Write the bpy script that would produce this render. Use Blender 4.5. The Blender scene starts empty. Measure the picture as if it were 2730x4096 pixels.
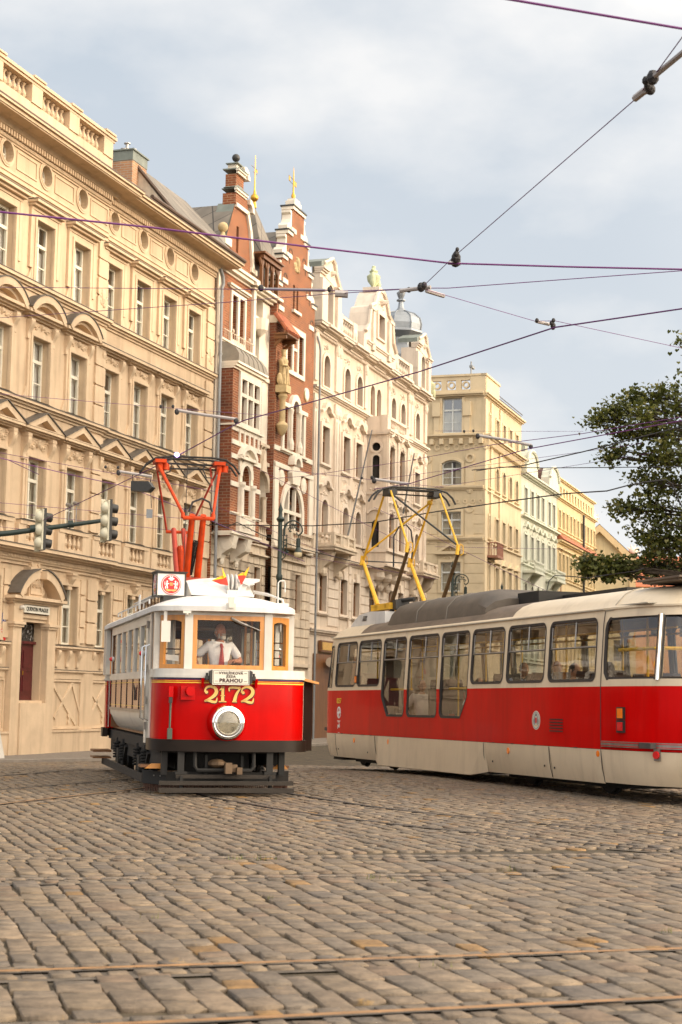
import bpy, math, random
import numpy as np
from math import sin, cos, pi, radians, sqrt, atan2, hypot
from mathutils import Vector, Matrix
from mathutils.geometry import delaunay_2d_cdt
random.seed(7)
RNG = np.random.default_rng(7)
SC = bpy.context.scene
COL = SC.collection

# ------------------------------------------------------------------ objects
def tag(o, label, cat, group=None, kind=None):
    if label: o['label'] = label
    if cat: o['category'] = cat
    if group: o['group'] = group
    if kind: o['kind'] = kind
    return o

def thing(name, label, cat, loc=(0, 0, 0), rotz=0.0, group=None, rx=0.0):
    o = bpy.data.objects.new(name, None); COL.objects.link(o)
    o.location = loc; o.rotation_euler = (rx, 0, rotz); o.empty_display_size = .2
    return tag(o, label, cat, group)

class MB:
    """collects geometry; build() links it as one mesh object"""
    def __init__(s, T=None):
        s.v = []; s.f = []; s.m = []; s.k = 0; s.T = T
    def add(s, vs, fs):
        b = len(s.v)
        if s.T is not None: s.v.extend([tuple(s.T @ Vector(p)) for p in vs])
        else: s.v.extend([tuple(p) for p in vs])
        for f in fs:
            s.f.append(tuple(b + i for i in f)); s.m.append(s.k)
        return s
    def box(s, x0, x1, y0, y1, z0, z1):
        return s.add([(x0,y0,z0),(x1,y0,z0),(x1,y1,z0),(x0,y1,z0),(x0,y0,z1),(x1,y0,z1),(x1,y1,z1),(x0,y1,z1)],
                     [(0,3,2,1),(4,5,6,7),(0,1,5,4),(1,2,6,5),(2,3,7,6),(3,0,4,7)])
    def prism(s, poly, ax, a, b):
        """poly of 2-D points; ax 'y': (x,z), 'x': (y,z), 'z': (x,y)"""
        def P(p, t):
            return (p[0], t, p[1]) if ax == 'y' else ((t, p[0], p[1]) if ax == 'x' else (p[0], p[1], t))
        n = len(poly)
        vs = [P(p, a) for p in poly] + [P(p, b) for p in poly]
        fs = [tuple(range(n))[::-1], tuple(range(n, 2*n))] + [(i, (i+1) % n, n+(i+1) % n, n+i) for i in range(n)]
        return s.add(vs, fs)
    def tube(s, pts, r, n=6, caps=True, closed=False):
        pts = [Vector(p) for p in pts]; N = len(pts)
        rr = r if isinstance(r, (list, tuple)) else [r]*N
        vs = []; fs = []; up = None
        for i, p in enumerate(pts):
            if closed: d = pts[(i+1) % N] - pts[i-1]
            else: d = (pts[min(i+1, N-1)] - pts[max(i-1, 0)])
            if d.length < 1e-9: d = Vector((0, 0, 1))
            d.normalize()
            if up is None:
                up = Vector((0, 0, 1)) if abs(d.z) < .9 else Vector((1, 0, 0))
            a = d.cross(up)
            if a.length < 1e-6: a = d.cross(Vector((0.3, 1, .2)))
            a.normalize(); b = a.cross(d); up = b
            for k in range(n):
                t = 2*pi*k/n
                vs.append(p + a*(rr[i]*cos(t)) + b*(rr[i]*sin(t)))
        M_ = N if closed else N-1
        for i in range(M_):
            for k in range(n):
                fs.append((i*n+k, i*n+(k+1) % n, ((i+1) % N)*n+(k+1) % n, ((i+1) % N)*n+k))
        if caps and not closed:
            fs.append(tuple(range(n))[::-1]); fs.append(tuple(range((N-1)*n, N*n)))
        return s.add(vs, fs)
    def lathe(s, prof, n=12, c=(0, 0, 0), axis='z', arc=2*pi):
        vs = []; fs = []; full = arc > 6.28
        m = n if full else n+1
        for (r, h) in prof:
            for k in range(m):
                t = arc*k/n
                x, y = r*cos(t), r*sin(t)
                p = (x, y, h) if axis == 'z' else ((x, h, y) if axis == 'y' else (h, x, y))
                vs.append((p[0]+c[0], p[1]+c[1], p[2]+c[2]))
        for i in range(len(prof)-1):
            for k in range(n):
                fs.append((i*m+k, i*m+(k+1) % m, (i+1)*m+(k+1) % m, (i+1)*m+k))
        if prof[0][0] > 1e-6 and full: fs.append(tuple(range(m)))
        if prof[-1][0] > 1e-6 and full: fs.append(tuple(range((len(prof)-1)*m, len(prof)*m)))
        return s.add(vs, fs)
    def ell(s, c, r, n=8, m=5):
        prof = [(max(1e-4, sin(pi*i/m)), -cos(pi*i/m)) for i in range(m+1)]
        vs = []; fs = []
        for (a, h) in prof:
            for k in range(n):
                t = 2*pi*k/n
                vs.append((c[0]+r[0]*a*cos(t), c[1]+r[1]*a*sin(t), c[2]+r[2]*h))
        for i in range(m):
            for k in range(n):
                fs.append((i*n+k, i*n+(k+1) % n, (i+1)*n+(k+1) % n, (i+1)*n+k))
        return s.add(vs, fs)
    def ring(s, outer, inner, y0, y1):
        """frame between two outlines of equal count in (x,z), from y0 to y1"""
        n = len(outer)
        vs = [(p[0], y0, p[1]) for p in outer] + [(p[0], y0, p[1]) for p in inner] + [(p[0], y1, p[1]) for p in outer] + [(p[0], y1, p[1]) for p in inner]
        fs = []
        for i in range(n):
            j = (i+1) % n
            fs += [(i, j, n+j, n+i), (2*n+i, 3*n+i, 3*n+j, 2*n+j), (n+i, n+j, 3*n+j, 3*n+i), (i, 2*n+i, 2*n+j, j)]
        return s.add(vs, fs)
    def strip(s, pts, z0, z1, t):
        """upright wall along a plan polyline (x,y), thickness t to the left of travel"""
        n = len(pts); P = [Vector(p) for p in pts]; off = []
        for i in range(n):
            d = P[min(i+1, n-1)] - P[max(i-1, 0)]; d.normalize()
            off.append(P[i] + Vector((-d.y, d.x))*t)
        vs = []
        for i in range(n):
            vs += [(P[i].x, P[i].y, z0), (P[i].x, P[i].y, z1), (off[i].x, off[i].y, z0), (off[i].x, off[i].y, z1)]
        fs = []
        for i in range(n-1):
            a, b = 4*i, 4*i+4
            fs += [(a, b, b+1, a+1), (a+2, a+3, b+3, b+2), (a+1, b+1, b+3, a+3), (a, a+2, b+2, b)]
        e = 4*(n-1)
        fs += [(0, 1, 3, 2), (e, e+2, e+3, e+1)]
        return s.add(vs, fs)
    def mesh(s, name, mats, smooth=None):
        me = bpy.data.meshes.new(name)
        me.from_pydata(s.v, [], s.f)
        for m in (mats if isinstance(mats, (list, tuple)) else [mats]): me.materials.append(m)
        if max(s.m, default=0) > 0: me.polygons.foreach_set('material_index', s.m)
        if smooth:
            me.polygons.foreach_set('use_smooth', [True]*len(me.polygons))
            me.set_sharp_from_angle(angle=radians(smooth))
        me.update()
        return me
    def build(s, name, mats, parent=None, loc=(0, 0, 0), rot=(0, 0, 0), smooth=None, label=None):
        o = bpy.data.objects.new(name, s.mesh(name, mats, smooth)); COL.objects.link(o)
        o.parent = parent; o.location = loc; o.rotation_euler = rot
        if label: o['label'] = label
        return o

def put(name, me, parent=None, loc=(0, 0, 0), rot=(0, 0, 0)):
    o = bpy.data.objects.new(name, me); COL.objects.link(o); o.parent = parent
    o.location = loc; o.rotation_euler = rot
    return o

def copy_tree(o, parent=None, depth=0):
    c = o.copy(); COL.objects.link(c); c.parent = parent
    for ch in o.children: copy_tree(ch, c, depth+1)
    return c

def inpoly(x, y, poly):
    r = False; n = len(poly); j = n-1
    for i in range(n):
        xi, yi = poly[i]; xj, yj = poly[j]
        if (yi > y) != (yj > y) and x < (xj-xi)*(y-yi)/(yj-yi)+xi: r = not r
        j = i
    return r

def cdt(outer, holes, extra=()):
    """triangles of a polygon with holes, 2-D"""
    vs = []; es = []
    for loop in [outer]+list(holes):
        b = len(vs); n = len(loop)
        vs += [Vector(p) for p in loop]
        es += [(b+i, b+(i+1) % n) for i in range(n)]
    vs += [Vector(p) for p in extra]
    V, E_, F, *_ = delaunay_2d_cdt(vs, es, [], 0, 1e-5)
    out = []
    for f in F:
        cx = sum(V[i].x for i in f)/len(f); cy = sum(V[i].y for i in f)/len(f)
        if not inpoly(cx, cy, outer): continue
        if any(inpoly(cx, cy, h) for h in holes): continue
        out.append(tuple(f))
    return [(v.x, v.y) for v in V], out

def wallpanel(mb, outer, holes, y=0.0, reveal=.25):
    V, F = cdt(outer, holes)
    mb.add([(p[0], y, p[1]) for p in V], F)
    for h in holes:
        n = len(h)
        mb.add([(p[0], y, p[1]) for p in h]+[(p[0], y+reveal, p[1]) for p in h], [(i, (i+1) % n, n+(i+1) % n, n+i) for i in range(n)])

def opening(u, v, w, h, arch=0, n=8):
    """outline of a window opening; u centre, v sill; arch 0 flat, 1 round, between: segmental rise as share of half width"""
    x0, x1 = u-w/2, u+w/2
    if not arch: return [(x0, v), (x1, v), (x1, v+h), (x0, v+h)]
    rise = arch*w/2; zt = v+h-rise
    if arch >= .999: R = w/2
    else: R = (w*w/4+rise*rise)/(2*rise)
    cz = v+h-R; a0 = math.asin(min(1, (w/2)/R))
    pts = [(x0, v), (x1, v)]
    for i in range(n+1):
        a = a0-2*a0*i/n
        pts.append((u+R*sin(a), cz+R*cos(a)))
    return pts

def circle(u, v, r, n=16): return [(u+r*cos(2*pi*i/n), v+r*sin(2*pi*i/n)) for i in range(n)]

# ------------------------------------------------------------------ materials
def mat(name, col, rough=.6, var=.12, scale=2.0, bump=0.0, bscale=25.0, metal=0.0, spec=.5, coat=0.0, col2=None, detail=4.0, streak=0.0, grime=0.0):
    m = bpy.data.materials.new(name); m.use_nodes = True
    nt = m.node_tree; N = nt.nodes; L = nt.links; N.clear()
    out = N.new('ShaderNodeOutputMaterial'); b = N.new('ShaderNodeBsdfPrincipled'); L.new(b.outputs[0], out.inputs[0])
    b.inputs['Roughness'].default_value = rough; b.inputs['Metallic'].default_value = metal
    b.inputs['Specular IOR Level'].default_value = spec; b.inputs['Coat Weight'].default_value = coat
    b.inputs['Coat Roughness'].default_value = .06
    c1 = tuple(min(1, c*(1-var)) for c in col)+(1,); c2 = tuple(min(1, c*(1+var)) for c in (col2 or col))+(1,)
    if var > 0 or col2:
        tc = N.new('ShaderNodeTexCoord'); nz = N.new('ShaderNodeTexNoise')
        nz.inputs['Scale'].default_value = scale; nz.inputs['Detail'].default_value = detail; nz.inputs['Roughness'].default_value = .62
        if streak:
            mp = N.new('ShaderNodeMapping'); mp.inputs['Scale'].default_value = (1, 1, streak)
            L.new(tc.outputs['Object'], mp.inputs[0]); L.new(mp.outputs[0], nz.inputs[0])
        else: L.new(tc.outputs['Object'], nz.inputs[0])
        rp = N.new('ShaderNodeValToRGB'); rp.color_ramp.elements[0].position = .3; rp.color_ramp.elements[1].position = .7
        rp.color_ramp.elements[0].color = c1; rp.color_ramp.elements[1].color = c2
        L.new(nz.outputs['Fac'], rp.inputs[0]); last = rp.outputs[0]
        if grime:                                            # rain streaks and soot patches of their own shape
            for sc_, zs, lo, hi, w_ in ((3.2, .10, .50, .72, grime), (.55, .8, .52, .75, grime*.8)):
                m4 = N.new('ShaderNodeMapping'); m4.inputs['Scale'].default_value = (1, 1, zs); L.new(tc.outputs['Object'], m4.inputs[0])
                n5 = N.new('ShaderNodeTexNoise'); n5.inputs['Scale'].default_value = sc_; n5.inputs['Detail'].default_value = 6; n5.inputs['Roughness'].default_value = .65; L.new(m4.outputs[0], n5.inputs[0])
                m5 = N.new('ShaderNodeMapRange'); m5.inputs[1].default_value = lo; m5.inputs[2].default_value = hi; m5.inputs[3].default_value = 0; m5.inputs[4].default_value = w_; L.new(n5.outputs['Fac'], m5.inputs[0])
                x5 = N.new('ShaderNodeMix'); x5.data_type = 'RGBA'; x5.inputs[7].default_value = tuple(c*k for c, k in zip(col, (.42, .38, .36)))+(1,); L.new(m5.outputs[0], x5.inputs[0]); L.new(last, x5.inputs[6]); last = x5.outputs[2]
        L.new(last, b.inputs['Base Color'])
    else: b.inputs['Base Color'].default_value = tuple(col)+(1,)
    if bump:
        tc2 = N.new('ShaderNodeTexCoord'); n2 = N.new('ShaderNodeTexNoise'); n2.inputs['Scale'].default_value = bscale; n2.inputs['Detail'].default_value = 5
        bp = N.new('ShaderNodeBump'); bp.inputs['Strength'].default_value = bump; bp.inputs['Distance'].default_value = .02
        L.new(tc2.outputs['Object'], n2.inputs[0]); L.new(n2.outputs['Fac'], bp.inputs['Height']); L.new(bp.outputs[0], b.inputs['Normal'])
    return m

def brickmat(name, c1, c2, mortar, bw=.29, bh=.085, rough=.85, rot=0.0, bump=.4, offset=.5, msize=.012):
    m = bpy.data.materials.new(name); m.use_nodes = True
    nt = m.node_tree; N = nt.nodes; L = nt.links; b = N['Principled BSDF']
    b.inputs['Roughness'].default_value = rough
    tc = N.new('ShaderNodeTexCoord'); sp = N.new('ShaderNodeSeparateXYZ'); ad = N.new('ShaderNodeMath'); cb = N.new('ShaderNodeCombineXYZ')
    L.new(tc.outputs['Object'], sp.inputs[0]); L.new(sp.outputs[0], ad.inputs[0]); L.new(sp.outputs[1], ad.inputs[1])
    L.new(ad.outputs[0], cb.inputs[0]); L.new(sp.outputs[2], cb.inputs[1])
    mp = N.new('ShaderNodeMapping'); mp.inputs['Rotation'].default_value = (0, 0, rot); L.new(cb.outputs[0], mp.inputs[0])
    bt = N.new('ShaderNodeTexBrick'); bt.offset = offset
    bt.inputs['Color1'].default_value = c1+(1,); bt.inputs['Color2'].default_value = c2+(1,); bt.inputs['Mortar'].default_value = mortar+(1,)
    bt.inputs['Scale'].default_value = 1.0; bt.inputs['Brick Width'].default_value = bw; bt.inputs['Row Height'].default_value = bh
    bt.inputs['Mortar Size'].default_value = msize; bt.inputs['Bias'].default_value = -.1
    L.new(mp.outputs[0], bt.inputs[0])
    nz = N.new('ShaderNodeTexNoise'); nz.inputs['Scale'].default_value = 1.3; nz.inputs['Detail'].default_value = 6
    L.new(tc.outputs['Object'], nz.inputs[0])
    hs = N.new('ShaderNodeHueSaturation'); mr = N.new('ShaderNodeMapRange'); mr.inputs[1].default_value = .25; mr.inputs[2].default_value = .75; mr.inputs[3].default_value = .75; mr.inputs[4].default_value = 1.25
    L.new(nz.outputs['Fac'], mr.inputs[0]); L.new(mr.outputs[0], hs.inputs['Value']); L.new(bt.outputs['Color'], hs.inputs['Color'])
    L.new(hs.outputs[0], b.inputs['Base Color'])
    bp = N.new('ShaderNodeBump'); bp.inputs['Strength'].default_value = bump; bp.inputs['Distance'].default_value = .02; bp.invert = True
    L.new(bt.outputs['Fac'], bp.inputs['Height']); L.new(bp.outputs[0], b.inputs['Normal'])
    return m

def glassmat(name, tint=(.8, .85, .82), base=.12, rough=.02, wav=.06, refl=(.95, .97, 1), wscale=1.3):
    m = bpy.data.materials.new(name); m.use_nodes = True
    nt = m.node_tree; N = nt.nodes; L = nt.links; N.clear()
    out = N.new('ShaderNodeOutputMaterial'); mx = N.new('ShaderNodeMixShader'); t = N.new('ShaderNodeBsdfTransparent'); g = N.new('ShaderNodeBsdfGlossy')
    t.inputs[0].default_value = tint+(1,); g.inputs[0].default_value = refl+(1,); g.inputs['Roughness'].default_value = rough
    lw = N.new('ShaderNodeLayerWeight'); lw.inputs[0].default_value = .5; pw = N.new('ShaderNodeMath'); pw.operation = 'POWER'; pw.inputs[1].default_value = 5; L.new(lw.outputs['Facing'], pw.inputs[0])
    ad = N.new('ShaderNodeMath'); ad.operation = 'MULTIPLY_ADD'; ad.inputs[1].default_value = .92; ad.inputs[2].default_value = .05+base; ad.use_clamp = True
    L.new(pw.outputs[0], ad.inputs[0]); L.new(ad.outputs[0], mx.inputs[0]); L.new(t.outputs[0], mx.inputs[1]); L.new(g.outputs[0], mx.inputs[2]); L.new(mx.outputs[0], out.inputs[0])
    if wav:
        tc = N.new('ShaderNodeTexCoord'); nz = N.new('ShaderNodeTexNoise'); nz.inputs['Scale'].default_value = wscale; nz.inputs['Detail'].default_value = 1
        bp = N.new('ShaderNodeBump'); bp.inputs['Strength'].default_value = wav; bp.inputs['Distance'].default_value = .05
        L.new(tc.outputs['Object'], nz.inputs[0]); L.new(nz.outputs['Fac'], bp.inputs['Height']); L.new(bp.outputs[0], g.inputs['Normal'])
    return m

def emit(name, col, st):
    m = bpy.data.materials.new(name); m.use_nodes = True; b = m.node_tree.nodes['Principled BSDF']
    b.inputs['Base Color'].default_value = col+(1,); b.inputs['Emission Color'].default_value = col+(1,); b.inputs['Emission Strength'].default_value = st
    return m

FONT_CACHE = {}
def text_mesh(name, body, size, material, parent, loc, rot, depth=.004, bold=0.0, sx=1.0, align='CENTER', spacing=1.0):
    cu = bpy.data.curves.new(name, 'FONT'); cu.body = body; cu.size = size; cu.extrude = depth/2; cu.offset = bold
    cu.align_x = align; cu.align_y = 'CENTER'; cu.resolution_u = 3; cu.space_character = spacing
    tmp = bpy.data.objects.new(name, cu); COL.objects.link(tmp)
    bpy.context.view_layer.update()
    dg = bpy.context.evaluated_depsgraph_get()
    me = bpy.data.meshes.new_from_object(tmp.evaluated_get(dg))
    bpy.data.objects.remove(tmp); bpy.data.curves.remove(cu)
    me.materials.clear(); me.materials.append(material)
    o = put(name, me, parent, loc, rot); o.scale = (sx, 1, 1)
    return o

# ------------------------------------------------------------------ street frame (facade line)
YAW = radians(18.3)
DU = Vector((sin(YAW), cos(YAW), 0)); DW = Vector((cos(YAW), -sin(YAW), 0)); P0 = Vector((-9.416, 46.0, 0))
FROT = pi/2-YAW
GZ = -.5
def FP(u, w, z=0.0):
    p = P0+DU*u+DW*w; return Vector((p.x, p.y, z))
# ------------------------------------------------------------------ palette
PL1 = mat('ochre_plaster', (.57,.43,.285), .85, .10, .7, .25, 18, col2=(.585,.44,.295), grime=.42)
PL1b = mat('ochre_trim', (.60,.455,.305), .82, .10, 1.6, .2, 22, grime=.30)
PLW = mat('cream_plaster', (.63,.525,.415), .85, .1, .8, .25, 16, grime=.45)
PLWb = mat('cream_trim', (.67,.57,.465), .82, .08, 1.4, .2, 20, grime=.3)
PLC = mat('yellow_plaster', (.58,.47,.305), .85, .09, .6, .2, 14, grime=.4)
PLCb = mat('yellow_trim', (.62,.50,.325), .82, .08, 1.2, .2, 18)
PLM = mat('mint_plaster', (.54,.545,.45), .85, .09, .6, .2, 14, grime=.4)
PLY = mat('golden_plaster', (.64,.505,.285), .85, .09, .6, .2, 14, grime=.35)
STN = mat('sandstone', (.60,.50,.38), .85, .12, 1.5, .3, 18, grime=.5)
STW = mat('white_stone', (.72,.65,.54), .8, .1, 1.5, .2, 18)
STY = mat('weathered_statue_stone', (.46,.35,.19), .85, .2, 5, .4, 20)
BRK = brickmat('red_brick', (.255,.070,.020), (.15,.042,.016), (.35,.20,.11), .30, .095, msize=.013)
BRKD = brickmat('shaded_brick', (.20,.055,.022), (.12,.035,.018), (.22,.13,.08), .34, .115, msize=.016)  # darker copy of the red brick; shade on camera-facing sides put into the colour
BRKC = brickmat('chimney_brick', (.45,.22,.10), (.35,.16,.08), (.4,.33,.25))
SLATE = brickmat('slate_shingles', (.20,.175,.145), (.145,.13,.11), (.06,.055,.05), .75, .75, .75, radians(45), .5, 0.0, .02)
SLATED = brickmat('dark_slate', (.10,.095,.10), (.075,.07,.08), (.05,.05,.05), .45, .3, .6, 0, .5)
TILE = brickmat('red_roof_tiles', (.42,.13,.06), (.34,.10,.05), (.16,.06,.04), .35, .4, .8, 0, .6)
COPPER = mat('patina_copper', (.17,.19,.165), .6, .2, 3, .1, 20)
ZINC = mat('zinc_roof', (.27,.29,.31), .45, .15, 2, 0, metal=.5)
LEADB = mat('oriel_metal_roof', (.20,.175,.14), .6, .2, 3)
GUT = mat('brown_gutter', (.09,.055,.035), .55, .2, 4)
LEDGE = mat('ledge_flashing', (.10,.085,.07), .6, .2, 5)
WFR = mat('white_window_paint', (.70,.66,.55), .5, .06, 6)
WFB = mat('brown_window_paint', (.23,.115,.05), .5, .12, 8)
WFW = mat('pale_window_paint', (.62,.64,.62), .5, .06, 6)
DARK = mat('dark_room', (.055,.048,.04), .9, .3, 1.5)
CURT = mat('lace_curtain', (.80,.80,.79), .9, .10, 7, streak=.15)
CURT2 = mat('net_curtain', (.40,.38,.30), .9, .25, 5, streak=.2)
GLB = glassmat('window_glass', (.93,.93,.90), .16, .03, .08)
GLT = glassmat('tram_glass', (.72,.72,.68), .04, .01, .10, wscale=1.1)
GLF = glassmat('windscreen_glass', (.95,.95,.93), -.032, .01, .03)
DOORR = mat('dark_red_door', (.085,.012,.014), .35, .25, 8)
IRON = mat('black_iron', (.025,.024,.022), .5, .2, 8)
IRONG = mat('green_black_iron', (.018,.032,.026), .45, .2, 8)
GOLD = mat('gilding', (.62,.34,.05), .35, .1, 6, metal=.8)
CREAMP = mat('cream_paint', (.67,.555,.40), .38, .06, 1.5, spec=.35, grime=.28)
WHITEP = mat('ivory_paint', (.60,.575,.52), .38, .06, 2.5, .05, 60, coat=.2, grime=.25)
ROOFW = mat('white_roof_paint', (.62,.605,.58), .6, .09, 3, .12, 30, grime=.3)
REDP = mat('red_gloss_paint', (.45,.0015,.001), .30, .08, 2.2, spec=.05, coat=.16, grime=.25)
REDT = mat('red_tram_paint', (.56,.002,.002), .30, .14, 1.6, spec=.04, coat=.09, grime=.35, streak=.25)
MAROON = mat('maroon_gloss_panel', (.17,.022,.018), .16, .08, 3, coat=.28)
WOOD = mat('varnished_wood', (.56,.235,.045), .38, .22, 9, coat=.4, streak=.12)
WOODD = mat('dark_wood', (.16,.065,.02), .45, .25, 7, streak=.15)
WOODP = mat('grey_plank', (.026,.020,.015), .85, .25, 6, .3, 30, streak=4)
BLACKP = mat('underframe_black', (.011,.010,.009), .75, .3, 5)
UNDER = mat('underframe_grey', (.010,.009,.008), .75, .3, 6)
BUMP = mat('brown_bumper', (.016,.010,.007), .4, .25, 3, spec=.2)
CHROME = mat('chrome', (.80,.80,.80), .12, .05, 3, metal=1.0)
STEEL = mat('worn_steel', (.33,.31,.29), .4, .2, 8, metal=.8)
ORANGE = mat('orange_pantograph_paint', (.46,.045,.005), .5, .2, 7, spec=.2)
ORANGED = mat('shaded_pantograph_orange', (.34,.030,.008), .5, .2, 7)  # darker copy of the pantograph orange; shade on rear parts put into the colour
YELLOW = mat('yellow_pantograph_paint', (.72,.40,.02), .45, .15, 7)
YELP = mat('yellow_handrail', (.78,.46,.02), .4, .08, 7)
ROOFB = mat('brown_tram_roof', (.135,.098,.068), .62, .28, 2.2, .15, 20, streak=3)
COVER = mat('dark_roof_cover', (.085,.068,.052), .6, .2, 3, .1, 20)
SIGNW = mat('cream_sign_board', (.66,.63,.54), .5, .05, 6)
INK = mat('dark_brown_ink', (.05,.02,.018), .6, 0)
BLACK = mat('black_lettering', (.012,.012,.012), .5, 0)
WHITEL = mat('white_lettering', (.80,.80,.78), .5, 0)
YELL = mat('yellow_lettering', (.85,.58,.05), .5, 0)
GOLDL = mat('gold_lettering', (.72,.46,.13), .42, .1, 6)
BLUEE = mat('blue_enamel', (.02,.03,.16), .3, .05, 6)
REDE = mat('red_enamel', (.55,.015,.02), .3, .05, 6)
RUBBER = mat('black_rubber', (.022,.018,.017), .6, .2, 6)
LAMPO = mat('amber_lens', (.85,.20,.01), .25, .1, 8, coat=.5)
LAMPR = mat('red_lens', (.62,.01,.012), .25, .1, 8, coat=.5)
WIRE = mat('copper_wire', (.11,.018,.13), .55, .1, 8)
WIREB = mat('black_cable', (.018,.016,.018), .6, .1, 8)
PORC = mat('insulator_grey', (.36,.33,.32), .5, .15, 6)
SEAT = mat('dark_seat', (.05,.03,.025), .6, .2, 6)
FLOORD = mat('tram_floor', (.07,.06,.055), .8, .2, 6)
INTW = mat('tram_interior', (.42,.38,.31), .6, .1, 4)
GRBOX = mat('signal_back_shell', (.60,.56,.42), .5, .06, 5)
GREYS = mat('signal_grey', (.22,.23,.24), .5, .1, 6)
# ------------------------------------------------------------------ ground
def gz(Y):
    t = min(1, max(0, (Y-32)/13)); return -.32*(t*t*(3-2*t)*.5+t*.5)
A16 = radians(16.2)
E1v = Vector((cos(A16), sin(A16), 0)); E2v = Vector((-sin(A16), cos(A16), 0))
def ground():
    soil = mat('joint_soil', (.026, .020, .014), .95, .35, 3, .4, 60, col2=(.075, .055, .03))
    road = mat('ground_far', (.16, .14, .12), .95, .2, .6, .3, 12)
    m = MB(); xs = [-500, -60, -20, -8, 0, 8, 20, 60, 500]; ys = [-300, -20, 5, 20, 30, 32, 34, 36, 38, 40, 42, 44, 46, 60, 120, 260, 600]
    m.add([(x, y, gz(y)-.022) for y in ys for x in xs], [(j*9+i, j*9+i+1, j*9+10+i, j*9+9+i) for j in range(len(ys)-1) for i in range(8)])
    tag(m.build('ground', soil), 'dark soil ground under the cobbles', 'ground', kind='structure')
    # rails: polylines on the ground
    P = lambda *a: [Vector((x, y, 0)) for x, y in a]
    def ext(p, q, a, b_):
        p, q = Vector(p+(0,)), Vector(q+(0,)); d = (q-p).normalized(); return [p-d*a, q+d*b_]
    rails = [('rusty tram rail nearest the camera', ext((.04, 7.97), (1.79, 8.56), 8, 8)), ('rusty tram rail, second from the camera', ext((-1.79, 8.99), (2.14, 10.23), 8, 8)),
             ('worn tram rail, third from the camera', ext((-2.69, 13.33), (3.11, 14.83), 8, 10)), ('worn tram rail, fourth from the camera', ext((-3.03, 14.96), (3.48, 16.58), 8, 10)),
             ('curved tram rail running from under the vintage tram to the right, nearer one', P((-2.55, 27.2), (-1.9, 24.6), (-1.21, 23.11), (-.55, 21.75), (.4, 20.3), (1.58, 18.82), (3.0, 17.35), (5.5, 15.6), (8, 14.4))),
             ('curved tram rail running from under the vintage tram to the right, farther one', P((-1.15, 27.8), (-.87, 26.19), (-.2, 24.5), (.75, 22.6), (1.78, 21.21), (3.2, 19.7), (5.5, 18.0), (9, 16.2))),
             ('tram rail at left leading under the vintage tram, nearest of three', P((-6.2, 17.5), (-5.3, 19.9), (-4.51, 22.17), (-3.75, 24.5), (-3.11, 26.53), (-2.9, 29.5), (-4.3, 36), (-5.6, 41))),
             ('tram rail at left leading under the vintage tram, middle of three', P((-7, 20.5), (-6, 23.3), (-5.18, 25.42), (-4.5, 27.2), (-3.69, 29.22), (-3.3, 31.5), (-2.9, 36), (-4.2, 41.3))),
             ('dark tram rail at left, farthest from the camera', P((-8, 24.5), (-7, 27.2), (-6.05, 29.61), (-5.3, 32.0), (-4.76, 34.32), (-4.2, 37.5), (-3.6, 41))),
             ('tram rail between the two trams', P((-1.6, 31.5), (-.99, 33.85), (-.11, 36.11), (1.5, 39.5), (4, 44))),
             ('tram rail under the modern tram, near side', P((7.4, 19.0), (5.2, 24.2), (3.7, 28.55), (1.3, 35.5), (-.6, 41))),
             ('tram rail under the modern tram, far side', P((8.8, 19.5), (6.55, 24.6), (5.05, 29.0), (2.7, 36), (.9, 41)))]
    rustm = mat('rusty_rail_steel', (.27, .15, .065), .5, .25, 5, metal=.35, col2=(.34, .18, .07)); darkr = mat('dark_rail_steel', (.035, .026, .02), .6, .25, 5, metal=0)
    groove = mat('rail_groove', (.02, .016, .013), .9, .2, 5)
    bed = mat('rail_bed_mortar', (.10, .08, .06), .9, .35, 7, .5, 40)
    segs = []
    RW = [((-.25, -.03, -.012, 2), (-.03, .03, .010, 0), (.03, .046, -.012, 1), (.046, .25, -.012, 2)), ((-.25, -.018, -.012, 2), (-.018, .018, .008, 0), (.018, .024, -.01, 1), (.024, .25, -.012, 2)), ((-.25, -.026, -.012, 2), (-.026, .026, .010, 0), (.026, .07, -.004, 1), (.07, .25, -.012, 2))]
    pale = mat('pale_rail_steel', (.24, .19, .15), .5, .25, 5, metal=.3)
    for lab, pts in rails:
        # resample smoothly
        pp = []
        n = len(pts)
        for i in range(n-1):
            a, b_, c, d = pts[max(0, i-1)], pts[i], pts[i+1], pts[min(n-1, i+2)]
            for k in range(6):
                t = k/6; pp.append(.5*((2*b_)+(c-a)*t+(2*a-5*b_+4*c-d)*t*t+(3*b_-a-3*c+d)*t**3))
        pp.append(pts[-1])
        m = MB()
        for (o0, o1, z, k) in RW[0 if 'rusty' in lab else (1 if 'worn' in lab else 2)]:
            vs = []
            m.k = k
            for i, p in enumerate(pp):
                d = pp[min(i+1, len(pp)-1)]-pp[max(i-1, 0)]; d.normalize(); nn = Vector((-d.y, d.x, 0))
                for o in (o0, o1): q = p+nn*o; vs.append((q.x, q.y, gz(q.y)+z))
            m.add(vs, [(2*i, 2*i+2, 2*i+3, 2*i+1) for i in range(len(pp)-1)])
        old = 'rusty' in lab or 'nearest of three' in lab
        tag(m.build('tram_rail', [rustm if old else (pale if 'worn' in lab else darkr), groove, bed]), lab+' in the cobbles', 'tram rail', 'tram rails set in the cobbles', kind='structure')
        for i in range(len(pp)-1): segs.append((pp[i].x, pp[i].y, pp[i+1].x, pp[i+1].y, .205))
    S = np.array(segs)
    # stones
    st = []                      # centre, half sizes, angle
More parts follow.
